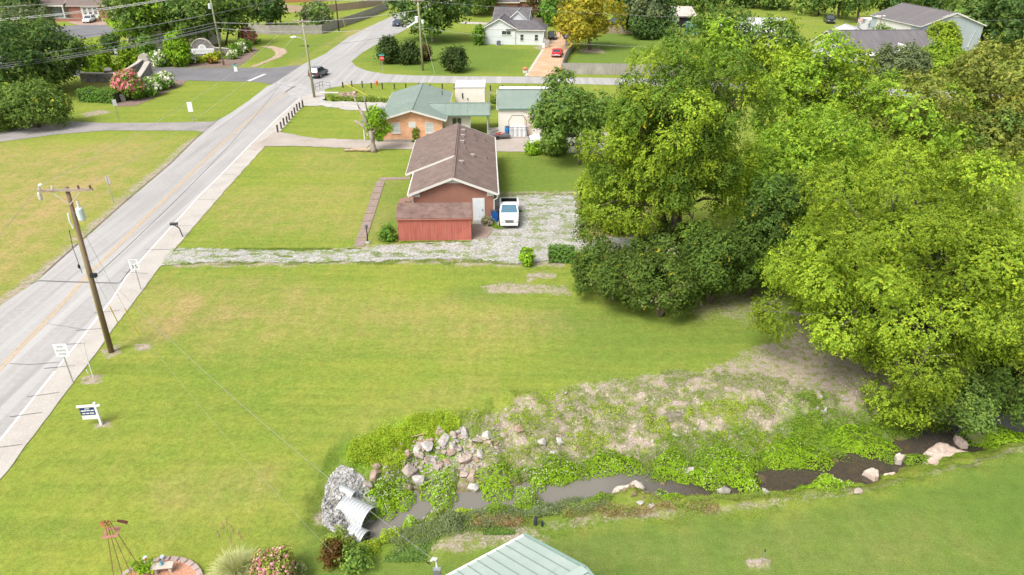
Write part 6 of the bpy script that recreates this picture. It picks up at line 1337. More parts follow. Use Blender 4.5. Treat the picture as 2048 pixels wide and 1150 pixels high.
def bollard(px, py, lab, grp, i):
    global proto
    p = G(px, py)
    if proto is None:
        proto = thing('bollard', lab, 'post', p[:], 0, grp); o = MB().box((0, 0, .43), (.17, .17, .98)).extr([(-.085, -.085, .92), (.085, -.085, .92), (.085, .085, .92), (-.085, .085, .92)], (0, 0, .03)).build('post', postm, proto); return
    place_copy(proto, p[:], (i*.37) % .4-.2, lab, (1, 1, .88+.2*((i*7) % 5)/5), grp)
for i, (x, y) in enumerate(bol): bollard(x, y, 'short dark wooden post nearest the middle driveway mouth in its roadside row' if i == 0 else ('short dark wooden post at the gravel lane end of its roadside row' if i == 9 else 'short dark wooden post in the roadside row by the small lawn'), 'short wooden posts along the sidewalk', i)
bol2 = [(686,175),(704,173.5),(725,175),(743,176.5),(765,178),(789,178.5),(812,179),(838,179.5),(861,180),(885,180),(909,180),(933,181),(957,181),(981,182),(1005,182.5),(1029,182.8),(1052,183),(1076,184),(1100,184.5),(1124,185)]
for i, (x, y) in enumerate(bol2): bollard(x, y, 'taller dark wooden post where the yellow guard meets the row' if i == 1 else ('first short dark wooden post beside the pipe railing' if i == 0 else 'short dark wooden post in the long row along the cross street'), 'short wooden posts along the cross street', i)
# pipe railing + headwall
p = G(631,186); rl = thing('pipe_railing', 'thin pipe railing over the culvert headwall at the junction', 'railing', (0, 0, 0)); q = MB(); pts = [G(631,181), G(640,178), G(646,176), G(661,178)]
for i, a in enumerate(pts): q.cyl(a, a+Vector((0, 0, 1.0)), .03, n=6)
for z in (.5, 1.0):
    for a, b_ in zip(pts[:-1], pts[1:]): q.tube([a+Vector((0, 0, z)), b_+Vector((0, 0, z))], .025, 6)
q.build('rails', darkmetal, rl)
a, b_ = G(640,187), G(676,187); hw_ = thing('culvert_headwall', 'white concrete culvert headwall above the weedy ditch at the junction', 'wall', a[:], math.atan2(b_.y-a.y, b_.x-a.x)); Lh = (b_-a).length
MB().bm((0, 0, -1.0), (Lh, .3, .08)).build('wall', mat('headwall_white', (.58, .57, .54), .8, [(1.2, (.48, .47, .45), .4, .7)]), hw_); MB().bm((-.02, -.03, .081), (Lh+.02, .34, .16)).build('cap', mat('headwall_cap', (.64, .63, .60), .8), hw_)
rl2 = thing('sign_bracket', 'small bent grey pipe stand at the end of the roadside post row', 'pipe stand', G(606,209)[:]); MB().tube([(0, 0, 0), (-.05, 0, 1.1), (-.6, 0, 1.2)], .035, 6).build('pipe', greymetal, rl2)

# ------------------------------------------------------------------ fences and stone walls
fencem = mat('fence_board_grey', (.33, .30, .285), .9, [(2.2, (.24, .215, .20), .4, .7, (6, 6, .3)), (.5, (.38, .35, .33), .5, .7)])
fencer = mat('fence_board_tan', (.38, .285, .225), .9, [(2.2, (.29, .21, .165), .4, .7, (6, 6, .3))])
def fence(label, pts, h=1.8, m=fencem, bw=.145, group=None, postm_=None, rails=False):
    P = [G(*q) if not isinstance(q, Vector) else q for q in pts]; o0 = P[0]; t = thing('board_fence', label, 'fence', o0[:], 0, group); q = MB(); rr_ = MB(); d_acc = 0
    rnd = random.Random(3)
    for a, b_ in zip(P[:-1], P[1:]):
        d = b_-a; L = d.length; u = d/L; an = math.atan2(d.y, d.x); k = max(1, int(L/(bw+.012)))
        for i in range(k):
            c = a-o0+u*((i+.5)*L/k); hh = h+rnd.uniform(-.03, .03); q.box((c.x, c.y, hh/2), (bw, .025, hh), an)
        for z in (.35, h*.55, h-.25):
            rr_.bar(a-o0+Vector((0, 0, z))+Vector((-u.y, u.x, 0))*.04, b_-o0+Vector((0, 0, z))+Vector((-u.y, u.x, 0))*.04, .05, .09)
        kp = max(1, int(L/2.6))
        for i in range(kp+1):
            c = a-o0+u*(i*L/kp)+Vector((-u.y, u.x, 0))*.1; MB().box((c.x, c.y, (h+.02)/2), (.1, .1, h+.02), an).build('post', postm_ or m, t)
    q.build('boards', m, t); rr_.build('rails', m, t); return t
fence('grey board fence along the cross street behind the lime trees', [(1123,148),(1200,149),(1260,150),(1340,152),(1420,154)], 1.85)
fence('slatted grey fence running beside the clay driveway up from the cross street', [(1123,147),(1131,122),(1146,96)], 1.5)
fence('short grey gate panel at the top of the clay driveway', [(1131,93),(1142,93)], 1.8)
fence('short leaning board panel at the right corner of the grey sided house', [(1086,91),(1098,95)], 1.5)
fence('curved weathered board fence behind the sign mound and along the far road', [(488,66),(540,69),(600,69),(645,68),(665,60),(710,45),(745,32),(777,17)], 2.0)
fence('long pale reddish board fence along the far back yards', [(500,24),(560,22),(610,27),(660,24),(720,17),(775,8)], 1.9, fencer)
fence('orange-brown cedar fence at the top edge left of the far road', [(560,6),(640,3),(700,-2)], 1.9, mat('fence_cedar', (.42, .20, .10), .9, [(2.2, (.34, .15, .07), .4, .7, (6, 6, .3))]))
fence('tan board fence behind the autumn-toned tree and willow-like tree', [(1120,60),(1200,66),(1270,68),(1350,69)], 1.8, mat('fence_tan2', (.30, .235, .18), .9, [(2.2, (.23, .17, .13), .4, .7, (6, 6, .3))]))
fence('dark picket fence between the grey house and the red brick house', [(1056,46),(1085,50)], 1.6, mat('fence_dark', (.13, .11, .09), .9))
fence('brown board fence under the far hedge by the top edge', [(965,9),(1010,8)], 1.8, mat('fence_brown', (.13, .10, .07), .9))
# white kerb stones along the clay drive and planters
ks = thing('driveway_edging', 'low white edging stones along the left side of the clay driveway', 'edging', G(1053,152)[:]); a, b_ = G(1053,152), G(1086,101); q = MB()
for i in range(20): c = a.lerp(b_, i/19)-a; q.box((c.x, c.y, .08), (.3, .8, .18), .35)
q.build('stones', mat('edging_white', (.55, .52, .48), .8), ks)
for i, (x, y, lab) in enumerate(((1050,146,'round orange flower pot on a white block left of the clay driveway'), (1121,148,'round orange flower pot on a white block right of the clay driveway'))):
    p = G(x, y); t = thing('flower_pot', lab, 'flower pot', p[:]); MB().box((0, 0, .22), (.75, .6, .44)).build('block', mat('edging_white', (.55, .52, .48), .8), t, bevel=.03)
    MB().lathe([(.22, .44), (.42, .66), (.42, .84), (.30, .95)], n=14).build('pot', mat('terracotta', (.50, .20, .10), .7), t)
p = G(1088,96); t = thing('white_barrel', 'white barrel planter at the right corner of the grey sided house', 'barrel', p[:]); MB().lathe([(.3, 0), (.36, .3), (.38, .9), (.44, 1.1)], n=12).build('body', signw, t); MB().lathe([(.4, 1.06), (.4, 1.12)], n=12).build('soil', mulch, t)
stonem = gravelmat('wall_stone', (.13, .125, .12), (.26, .245, .225), (.19, .18, .175)); stonem.node_tree.nodes['Voronoi Texture'].inputs['Scale'].default_value = 3.2
capm = mat('wall_cap', (.46, .42, .37), .85, [(2, (.38, .345, .30), .4, .7)])
def stonewall(label, pts, hs, th=.6, cap=True):
    P = [G(*q) for q in pts]; o0 = P[0]; t = thing('stone_wall', label, 'stone wall', o0[:]); q = MB(); c_ = MB(); secs = []; cs = []
    for i, p in enumerate(P):
        u = (P[min(i+1, len(P)-1)]-P[max(i-1, 0)]).normalized(); n_ = Vector((-u.y, u.x, 0))*th/2; b_ = p-o0; h = hs[i]
        secs.append([b_-n_, b_+n_, b_+n_+Vector((0, 0, h)), b_-n_+Vector((0, 0, h))]); m2 = n_*1.2; cs.append([b_-m2+Vector((0, 0, h+.002)), b_+m2+Vector((0, 0, h+.002)), b_+m2+Vector((0, 0, h+.16)), b_-m2+Vector((0, 0, h+.16))])
    q.loft(secs).build('masonry', stonem, t)
    if cap: c_.loft(cs).build('coping', capm, t)
    return t
w1_ = stonewall('curved grey stone wall sweeping up behind the pink crepe myrtle', [(165,163),(190,164),(215,164),(240,164),(262,162),(282,158),(290,155)], [1.3, 1.3, 1.3, 1.4, 1.9, 2.5, 2.8])
p = G(294,155)-G(165,163); MB().extr([(p.x-.9, p.y, 0), (p.x+.9, p.y, 0), (p.x+.9, p.y, 2.8), (p.x+.65, p.y, 3.5), (p.x, p.y, 3.85), (p.x-.65, p.y, 3.5), (p.x-.9, p.y, 2.8)], (0, .9, 0)).build('end_pier', capm, w1_)
p = G(222,163)-G(165,163); MB().box((p.x, p.y-.1, .9), (1.0, .9, 1.8)).build('pier', stonem, w1_); MB().lathe([(.62, 0), (.62, .1), (.4, .35), (.1, .45)], (p.x, p.y-.1, 1.8), 14).build('pier_cap', capm, w1_)
stonewall('pale-topped stone wall running down from the end pier towards the crepe myrtle', [(303,157),(292,166),(280,175)], [2.6, 2.0, 1.5], .7)
stonewall('low stone wall stub at the foot of the pink crepe myrtle', [(232,190),(240,199),(248,204)], [1.4, 1.3, 1.0], .6, cap=False)
# entrance sign wall
p = G(430,115); sw_ = thing('entrance_sign', 'arched grey stone entrance sign wall with a white Kensington name board', 'sign', p[:], R(9))
prof = [(-6.0, 0), (7.0, 0), (7.0, 1.7), (5.0, 2.0), (2.6, 2.15)]+[(-.6+2.6*math.cos(a)*1.0, 2.15+2.2*math.sin(a)) for a in [math.pi*k/14 for k in range(1, 14)]]+[(-3.2, 2.15), (-5.2, 1.9), (-6.0, 1.4)]
prof = [(max(-6, min(7, x*.72-1.6)), z*.78) for x, z in prof]
MB().extr([(x, 0, z) for x, z in prof], (0, .6, 0)).build('masonry', stonem, sw_)
q = MB(); pr2 = prof[2:]
for a, b_ in zip(pr2[:-1], pr2[1:]): q.bar((a[0], .3, a[1]+.06), (b_[0], .3, b_[1]+.06), .72, .12)
q.build('coping', capm, sw_)
arc = [(-2.0+.75*math.cos(a), 1.72+.72*math.sin(a)) for a in [math.pi*k/10 for k in range(11)]]
pn = MB().extr([(-4.0, -.06, .75), (.1, -.06, .75), (.1, -.06, 1.72)]+[(x, -.06, z) for x, z in arc]+[(-4.0, -.06, 1.72)], (0, .055, 0)).build('name_board', signw, sw_)
lettering('KENSINGTON', .62, mat('letter_grey', (.34, .37, .38), .6), pn, (-1.95, -.066, 1.2), (math.pi/2, 0, 0), width=3.5)
MB().extr([(-2.0+.35*math.cos(a), -.075, 1.98+.28*math.sin(a)) for a in [2*math.pi*k/12 for k in range(12)]], (0, .012, 0)).build('crest', mat('crest_grey', (.55, .58, .58), .6), pn)

# ------------------------------------------------------------------ vehicles
def paint(name, c): return mat(name, c, .25, spec=.5, coat=.6)
def vehicle(name, label, pos, rz, kind, pm, group=None, cat=None, L=4.7, W=1.85, Hh=1.45):
    t = thing(name, label, cat or ('pickup truck' if kind == 'pickup' else 'car'), (pos[0], pos[1], 0.03), rz, group)
    h = L/2; w_ = W/2
    if kind == 'pickup': deck = [(-h, .48, .98, .96), (-h+.06, .34, 1.02, .98), (-h+1.2, .33, 1.02, 1.0), (-.12, .33, 1.02, 1.0), (.2, .33, 1.04, 1.0), (h-1.35, .33, 1.06, 1.0), (h-.5, .34, 1.0, .97), (h-.1, .38, .90, .90), (h, .45, .72, .84)]
    elif kind == 'suv': deck = [(-h, .5, .95, .88), (-h+.12, .36, 1.02, .95), (-h+.9, .3, 1.02, 1.0), (0, .3, 1.02, 1.0), (h-1.5, .3, 1.03, 1.0), (h-.5, .32, .95, .96), (h-.1, .38, .82, .88), (h, .45, .68, .80)]
    else: deck = [(-h, .45, .85, .86), (-h+.15, .32, .93, .94), (-h+.9, .28, .95, 1.0), (0, .28, .93, 1.0), (h-1.4, .28, .93, 1.0), (h-.5, .3, .84, .95), (h-.1, .36, .72, .86), (h, .42, .6, .78)]
    secs = []
    for y, zb, zt, k in deck:
        a = w_*k; mid = (zb+zt)/2
        half = [(a*.80, zb), (a*.97, zb+.08), (a, mid), (a*.965, zt-.06), (a*.88, zt)]
        secs.append([(x, y, z) for x, z in half]+[(-x, y, z) for x, z in half[::-1]])
    if kind == 'pickup':
        # cab and bonnet ahead, open bed behind
        front = [s for s in secs if s[0][1] >= -.13]; body = MB().loft(front).build('body', pm, t, bevel=0); smooth_by_angle(body, 35)
        bw = w_; yb0, yb1 = -h+.05, -.18
        q = MB(); q.bm((-bw, yb0, .42), (-bw+.16, yb1, 1.04)).bm((bw-.16, yb0, .42), (bw, yb1, 1.04)).bm((-bw+.16, yb0, .42), (bw-.16, yb0+.1, 1.04)).bm((-bw+.16, yb1-.1, .42), (bw-.16, yb1, 1.08)); bd = q.build('bed', pm, t, bevel=.015)
        MB().bm((-bw+.161, yb0+.101, .45), (bw-.161, yb1-.101, .56)).build('bed_liner', blackp, bd)
        q = MB(); q.bm((-bw+.155, yb0+.095, .5), (-bw+.17, yb1-.095, 1.045)).bm((bw-.17, yb0+.095, .5), (bw-.155, yb1-.095, 1.045)).bm((-bw+.17, yb0+.09, .5), (bw-.17, yb0+.108, 1.045)).bm((-bw+.17, yb1-.112, .5), (bw-.17, yb1-.09, 1.05)); q.build('bed_wall', blackp, bd)
        g = [(-.40, -.28), (h-1.95, h-1.3)]; yr0, yf0, yr1, yf1 = -.14, h-1.2, .02, h-1.95
    else:
        body = MB().loft(secs).build('body', pm, t); smooth_by_angle(body, 35)
        if kind == 'suv': yr0, yf0, yr1, yf1 = -h+.18, h-1.35, -h+.55, h-2.15
        elif kind == 'coupe': yr0, yf0, yr1, yf1 = -h+.75, h-1.55, -h+1.75, h-2.35
        else: yr0, yf0, yr1, yf1 = -h+.75, h-1.3, -h+1.4, h-2.1
    zb = {'pickup': 1.04, 'suv': 1.01}.get(kind, .93); zt = Hh; a0 = w_*.90; a1 = w_*.74
    MB().loft([[(-a0, yr0, zb-.03), (a0, yr0, zb-.03), (a0, yf0, zb-.03), (-a0, yf0, zb-.03)], [(-a1, yr1, zt-.05), (a1, yr1, zt-.05), (a1, yf1, zt-.05), (-a1, yf1, zt-.05)]]).build('windows', glass if pm.name != 'white_truck' else mat('windscreen_blue', (.06, .14, .20), .12, spec=.8), t)
    rf = MB().loft([[(-a1-.02, yr1-.04, zt-.06), (a1+.02, yr1-.04, zt-.06), (a1+.02, yf1+.05, zt-.06), (-a1-.02, yf1+.05, zt-.06)], [(-a1+.06, yr1+.04, zt+.015), (a1-.06, yr1+.04, zt+.015), (a1-.06, yf1-.05, zt+.015), (-a1+.06, yf1-.05, zt+.015)]]).build('roof', pm if name != 'moving_suv' else mat('roof_sheen', (.13, .145, .165), .3), t)  # black suv's roof painted paler for the sky reflected in it
    q = MB()
    for s_ in (-1, 1):
        q.bar((s_*a0, yf0, zb-.02), (s_*a1, yf1, zt-.04), .08, .07).bar((s_*a0, yr0, zb-.02), (s_*a1, yr1, zt-.04), .12 if kind != 'suv' else .16, .08)
        ym = (yr0+yf0)/2; q.bar((s_*(a0+.005), ym, zb), (s_*(a1+.01), (yr1+yf1)/2, zt-.04), .09, .04)
    q.build('pillars', pm, t)
    for s_ in (-1, 1):
        for y in (h-.85, -h+.95):
            wh = MB().tube([(s_*(w_-.20), y, .33), (s_*(w_+.015), y, .33)], .33, 16).build('wheel', rubber, t); MB().tube([(s_*(w_+.016), y, .33), (s_*(w_+.03), y, .33)], .2, 12).build('rim', mat('rim_silver', (.45, .45, .46), .35, metal=.7), wh)
        MB().box((s_*(w_+.12), yf0-.3, zb+.08), (.24, .14, .18)).build('mirror', blackp if pm.name == 'white_truck' else pm, t, bevel=.02)
        MB().box((s_*w_*.66, h-.035, .72 if kind == 'pickup' else .62), (w_*.42, .12, .13)).build('headlight', mat('headlight', (.50, .50, .46), .15), t, bevel=.02)
        MB().box((s_*w_*.82, -h+.03, .78), (w_*.24, .12, .2)).build('tail_light', mat('tail_light', (.45, .015, .02), .3), t, bevel=.02)
    fb_ = MB().box((0, h-.02, .46), (W*.88, .18, .2)).build('bumper', pm if kind != 'coupe' else greymetal, t, bevel=.03); MB().box((0, -h+.02, .48), (W*.90, .18, .2)).build('bumper', greymetal if kind in ('coupe', 'pickup') else pm, t, bevel=.03)
    MB().box((0, h+.03, .70 if kind == 'pickup' else .6), (W*.40, .06, .07 if kind == 'pickup' else .12)).build('grille', blackp, t); MB().box((0, h-.02, .33), (W*.7, .1, .08)).build('air_intake', blackp, t)
    MB().box((0, -h-.08, .56 if kind != 'coupe' else .6), (.32, .015, .15)).build('number_plate', signw, t)
    if kind == 'pickup': MB().box((0, h+.02, .84), (W*.44, .06, .05)).build('grille_slot', blackp, t)
    return t
wt = paint('white_truck', (.76, .76, .76))
a = G(1018,459); vehicle('pickup_truck', 'white pickup truck facing the camera on the white gravel beside the brick house', (a.x, a.y+2.45), math.pi+R(.5), 'pickup', wt, L=5.0, W=1.74, Hh=1.6)
a = G(1087,291); vehicle('pickup_truck', 'white pickup truck pointing left, half hidden behind the young tree by the garage', (a.x+1.2, a.y+.3), math.pi/2+R(4), 'pickup', paint('white_truck_two', (.76, .76, .76)), L=5.8, W=2.0, Hh=1.9)
a = G(1116,116); vehicle('coupe', 'red classic coupe with a chrome bumper parked on the clay driveway', (a.x-.0, a.y+2.4), R(-9), 'coupe', paint('paint_red', (.55, .015, .03)), L=4.9, W=1.85, Hh=1.35)
a = G(1108,80); vehicle('parked_car', 'black and white car behind the barrel at the top of the clay driveway', (a.x-.3, a.y+2.2), math.pi, 'sedan', paint('paint_black', (.02, .022, .025)), W=1.8)
a = G(1137,80); vehicle('parked_car', 'dark blue suv behind the gate at the top of the clay driveway', (a.x, a.y+2.6), math.pi, 'suv', paint('paint_navy', (.02, .04, .12)), Hh=1.75, W=1.9)
a = G(628,158); vehicle('moving_suv', 'black hatchback suv turning through the road junction behind the streetlamp pole', (a.x+.3, a.y+2.1), R(-10), 'suv', paint('paint_charcoal', (.03, .032, .045)), Hh=1.65, W=1.85, L=4.5, cat='car')
a = G(790,53); vehicle('parked_car', 'dark blue car on the far road at the edge of the oak', (a.x+.6, a.y+1.5), R(170), 'sedan', paint('paint_blue_black', (.02, .03, .07)))
a = G(170,47); vehicle('parked_car', 'white suv in front of the white garage doors at the upper left', (a.x, a.y+2.3), math.pi+R(8), 'suv', paint('paint_white_suv', (.7, .71, .73)), Hh=1.7, W=1.9)
a = G(1666,48); vehicle('pickup_truck', 'black pickup truck parked under the far shade trees', (a.x, a.y+2.6), R(168), 'pickup', paint('paint_black_two', (.012, .012, .014)), L=5.6, W=2.0, Hh=1.9)
a = G(1228,50); vehicle('parked_car', 'blue-grey car behind the tan fence left of the willow-like tree', (a.x, a.y+1), R(80), 'sedan', paint('paint_slate', (.06, .10, .17)))
# fallen branch by the pruned tree
a = G(722,303); t = thing('cut_log', 'bleached cut log with broken branches on the lawn by the pruned tree', 'log', a[:]); lg = mat('log_pale', (.42, .32, .22), .9, [(4, (.28, .20, .14), .4, .7)])
MB().tube([(-1.9, 0, .15), (-.6, .1, .2), (.8, -.1, .2), (1.6, .2, .25)], [.14, .17, .2, .14], 8).build('log', lg, t); MB().tube([(.4, 0, .25), (1.0, .6, .6), (1.7, .8, .5)], [.08, .06, .03], 6).tube([(-.4, 0, .2), (-1.2, .5, .4)], [.07, .03], 6).tube([(.9, 0, .2), (1.7, -.3, .4)], [.06, .03], 6).build('branches', lg, t)
a = G(262,450)
# ------------------------------------------------------------------ creek: boulders, slabs, riprap, pipes, plants
def rockmat(name, c1, c2, c3):
    if name in MATS: return MATS[name]
    m, n, b = newmat(name); b.inputs['Roughness'].default_value = .9; b.inputs['Specular IOR Level'].default_value = .2; N = n.nodes.new; L = n.links.new
    oi = N('ShaderNodeObjectInfo'); cr = N('ShaderNodeValToRGB'); cr.color_ramp.elements[0].color = (*c1, 1); cr.color_ramp.elements[1].color = (*c2, 1); e = cr.color_ramp.elements.new(.55); e.color = (*c3, 1); L(oi.outputs['Random'], cr.inputs[0])
    tc = N('ShaderNodeTexCoord'); nz = N('ShaderNodeTexNoise'); nz.inputs['Scale'].default_value = 3.2; nz.inputs['Detail'].default_value = 8; nz.inputs['Roughness'].default_value = .7; L(tc.outputs['Object'], nz.inputs['Vector'])
    mr = N('ShaderNodeMapRange'); mr.inputs[1].default_value = .3; mr.inputs[2].default_value = .7; mr.inputs[3].default_value = .55; mr.inputs[4].default_value = 1.3; L(nz.outputs['Fac'], mr.inputs[0])
    v = N('ShaderNodeVectorMath'); v.operation = 'SCALE'; L(cr.outputs[0], v.inputs[0]); L(mr.outputs[0], v.inputs['Scale']); L(v.outputs[0], b.inputs['Base Color'])
    bp = N('ShaderNodeBump'); bp.inputs['Strength'].default_value = .6; bp.inputs['Distance'].default_value = .05; L(nz.outputs['Fac'], bp.inputs['Height']); L(bp.outputs[0], b.inputs['Normal']); MATS[name] = m; return m
rk = rockmat('boulder_stone', (.36, .34, .32), (.36, .24, .175), (.40, .335, .29))
rkg = rockmat('boulder_grey', (.44, .42, .39), (.40, .36, .33), (.46, .43, .41))
def rockmesh(seed, n=18, sq=(1, .8, .65), m=rk, sub=True):
    r = random.Random(seed); b = bmesh.new()
    for _ in range(n):
        v = Vector((r.gauss(0, 1), r.gauss(0, 1), r.gauss(0, 1))).normalized(); v = Vector((max(-.75, min(.75, v.x))*sq[0], max(-.75, min(.75, v.y))*sq[1], max(-.7, min(.7, v.z))*sq[2])); b.verts.new(v*r.uniform(.85, 1.1))
    bmesh.ops.convex_hull(b, input=b.verts)
    bmesh.ops.delete(b, geom=[v for v in b.verts if not v.link_faces], context='VERTS')
    if sub: bmesh.ops.bevel(b, geom=b.edges[:], offset=.05, segments=1, affect='EDGES', clamp_overlap=True)
    me_ = bpy.data.meshes.new('boulder'); b.to_mesh(me_); b.free(); me_.materials.append(m); return me_
RM = [rockmesh(50+i, 16+i % 4*3, (1, .7+.1*(i % 3), .6+.08*(i % 4))) for i in range(9)]; RG = [rockmesh(90+i, 15, (1, .75, .7), rkg) for i in range(4)]
def rock(px, py, w_, lab, grp=None, grey=False, i=0, flat=1.0, name='boulder'):
    p = GT(px, py); o = bpy.data.objects.new(name, (RG if grey else RM)[i % (4 if grey else 9)]); COL.objects.link(o)
    s = w_/PXM(p.x, p.y, p.z)/1.42; s *= .9; o.location = (p.x, p.y, p.z+s*.25); r = random.Random(i*31+7); o.rotation_euler = (r.uniform(-.5, .5), r.uniform(-.5, .5), r.uniform(0, 6.28)); o.scale = (s*r.uniform(.95, 1.15), s, s*flat*r.uniform(.85, 1.1)); return tag(o, lab, 'boulder', grp)
big = [(857,898,34,'largest pale grey boulder in the rock pile, shaped like a wedge',1),(834,900,22,'blocky grey boulder just left of the largest wedge boulder',1),(888,884,28,'pale grey-topped boulder at the upper middle of the rock pile',1),(907,897,24,'pale grey boulder just right of the grey-topped one',1),
 (953,885,22,'tall rust-brown boulder right of the middle of the pile',0),(975,872,26,'sharp grey slab boulder leaning at the upper right of the pile',1),(930,870,24,'reddish flat-topped boulder at the top of the pile',0),(902,906,17,'rust-orange boulder at the centre of the pile',0),
 (960,913,24,'rounded pale grey boulder at the right end of the pile',1),(930,922,28,'long pointed tan boulder slanting at the lower right of the pile',0),(836,962,32,'pale grey boulder perched at the water edge between the plant mounds',1),(818,945,30,'tan boulder above the perched water-edge boulder',0),
 (749,953,26,'tall grey-brown boulder at the left end of the pile near the riprap',0),(735,972,22,'rusty boulder beside the riprap slope',0),(815,978,22,'reddish boulder beside the water at the left plant mound',0),(950,977,28,'white-grey triangular boulder at the far water edge',1),
 (945,957,26,'long pinkish boulder just above the white triangular one',0),(928,952,20,'rust-coloured boulder left of the long pinkish one',0),(1081,887,24,'whitish boulder alone on the gravel bank right of the pile',1),(1121,887,22,'pale flat boulder further right on the gravel bank',1),
 (1038,860,20,'grey boulder at the upper right above the pile',0),(1008,873,16,'small dark boulder between the pile and the grey one',0),(838,913,22,'brown-grey flat boulder below the wedge boulder',0),(815,912,20,'small squarish boulder at the left of the pile',0),(1052,942,14,'small white boulder between the plant mounds',1),(1104,907,12,'small round white boulder on the gravel bank',1),(1446,985,30,'white boulder in the creek between two green mounds',1),(1522,962,22,'white-grey boulder at the dark water edge',1),
 (1530,985,16,'small grey boulder at the near edge of the dark water',1),(1650,822,18,'tall white boulder under the huge tree',1),(1646,845,16,'pale upright boulder below the tall white one',1),(1690,800,12,'small tan boulder under the low branches',0),(1280,1008,15,'small grey boulder beside the big flat slab',1),(1300,1014,16,'flat grey boulder at the near bank by the slab',1),(1375,945,26,'pile of pale stones between two creek mounds',1),(1480,868,13,'lone whitish stone on the grassy bank',1),(1350,872,16,'white stone on the upper grassy bank',1),(1714,985,18,'dark brown stone at the near bank by the last green mound',0)]
for i, (x, y, w_, lab, g) in enumerate(big): rock(x, y, w_, lab, grey=bool(g), i=i)
rr = random.Random(12); grp = 'smaller boulders of the rock pile'
k = 0
while k < 95:
    x = rr.uniform(745, 1010); y = rr.uniform(858, 965); 
    c = 905+(x-870)*-.18
    if abs(y-c) > 45 or abs(y-c) > 52-(abs(x-890)/4): continue
    rock(x, y, rr.uniform(7, 17), 'mid-sized jagged stone wedged among the larger boulders of the rock pile', grp, i=100+k); k += 1
grp = 'loose stones on the creek bank'
for k in range(70):
    x = rr.uniform(1020, 1720); y = 800+rr.uniform(-25, 110)+max(0, (x-1500))*-.12
    rock(x, y, rr.uniform(3, 9), 'loose small stone scattered on the bare creek bank', grp, grey=rr.random() < .55, i=300+k, name='stone')
for k in range(34):
    x = rr.uniform(700, 860); y = 1068-(x-740)*.35+rr.uniform(-8, 26); rock(x, y, rr.uniform(4, 9), 'loose small stone at the near edge of the creek', 'loose stones by the near water edge', i=400+k, name='stone') if False else None
def many_rocks(name, label, poly, n, s0, s1, m, seed, cat='gravel', h=1.0, small=False):
    """uncountable rubble laid on the ground"""
    r = random.Random(seed); protos = []
    for i in range(6):
        me_ = rockmesh(500+seed+i, 8, (1, .75, .6), m, sub=False); V = np.array([v.co[:] for v in me_.vertices]); F = [tuple(p.vertices) for p in me_.polygons]; protos.append((V, F)); bpy.data.meshes.remove(me_)
    mb_ = MB(); wp = [tuple(GT(*q)[:2]) for q in poly]; rg = np.random.default_rng(seed)
    x0_, x1_ = min(q[0] for q in wp), max(q[0] for q in wp); y0_, y1_ = min(q[1] for q in wp), max(q[1] for q in wp)
    X_ = rg.uniform(x0_, x1_, n*6); Y_ = rg.uniform(y0_, y1_, n*6); kk = np.where(inpoly(X_, Y_, wp))[0][:n]; X_ = X_[kk]; Y_ = Y_[kk]; Z_ = hz(X_, Y_)
    for i in range(len(kk)):
        V, F = protos[r.randrange(6)]; s = r.uniform(s0, s1)*(1 if r.random() > .06 else 1.9)
        M = np.array((Matrix.Rotation(r.uniform(0, 6.28), 3, 'Z') @ Matrix.Rotation(r.uniform(-.6, .6), 3, 'X')))
        P = (V*s)@M.T+np.array([X_[i], Y_[i], Z_[i]+s*.25*h]); mb_.add(P.tolist(), F)
    me_ = bpy.data.meshes.new(name); me_.from_pydata(mb_.v, [], mb_.f); me_.materials.append(m); o = bpy.data.objects.new(name, me_); COL.objects.link(o); return tag(o, label, cat, kind='stuff')
rip = gravelmat('riprap_stone', (.20, .195, .19), (.50, .49, .475), (.38, .37, .355)); rip.node_tree.nodes['Voronoi Texture'].inputs['Scale'].default_value = 9
rip.node_tree.nodes['Voronoi Texture'].feature = 'F1'
many_rocks('riprap', 'grey crushed stone covering the slope above the corrugated pipes', [(683,930),(700,938),(722,950),(735,975),(752,1000),(752,1030),(750,1062),(715,1085),(690,1080),(645,1048),(643,1010),(652,970),(668,945)], 9500, .035, .085, rip, 1)
many_rocks('bank_rubble', 'pebbles and rubble strewn over the bare creek bank', [(920,870),(1060,808),(1200,785),(1320,765),(1500,760),(1640,800),(1560,880),(1400,880),(1180,925),(1010,935)], 1500, .025, .07, rk, 2)
many_rocks('bank_rubble', 'small stones between the boulders of the rock pile', [(745,950),(830,885),(900,865),(1000,868),(1010,905),(940,950),(860,965),(800,985)], 900, .05, .12, rk, 3)
many_rocks('bank_rubble', 'stones and cobbles in the shallow creek bed', [(760,1045),(870,990),(1060,985),(1250,950),(1420,965),(1560,950),(1700,935),(1860,880),(1990,845),(2040,850),(1900,905),(1700,960),(1500,975),(1300,1000),(1060,1005),(880,1018)], 700, .05, .14, mat('creek_cobble', (.16, .125, .075), .6, [(2, (.24, .19, .10), .4, .6)]), 4)
many_rocks('bank_rubble', 'rubble in the ditch below the white headwall', [(676,188),(710,184),(716,196),(680,198)], 260, .12, .25, rk, 5)
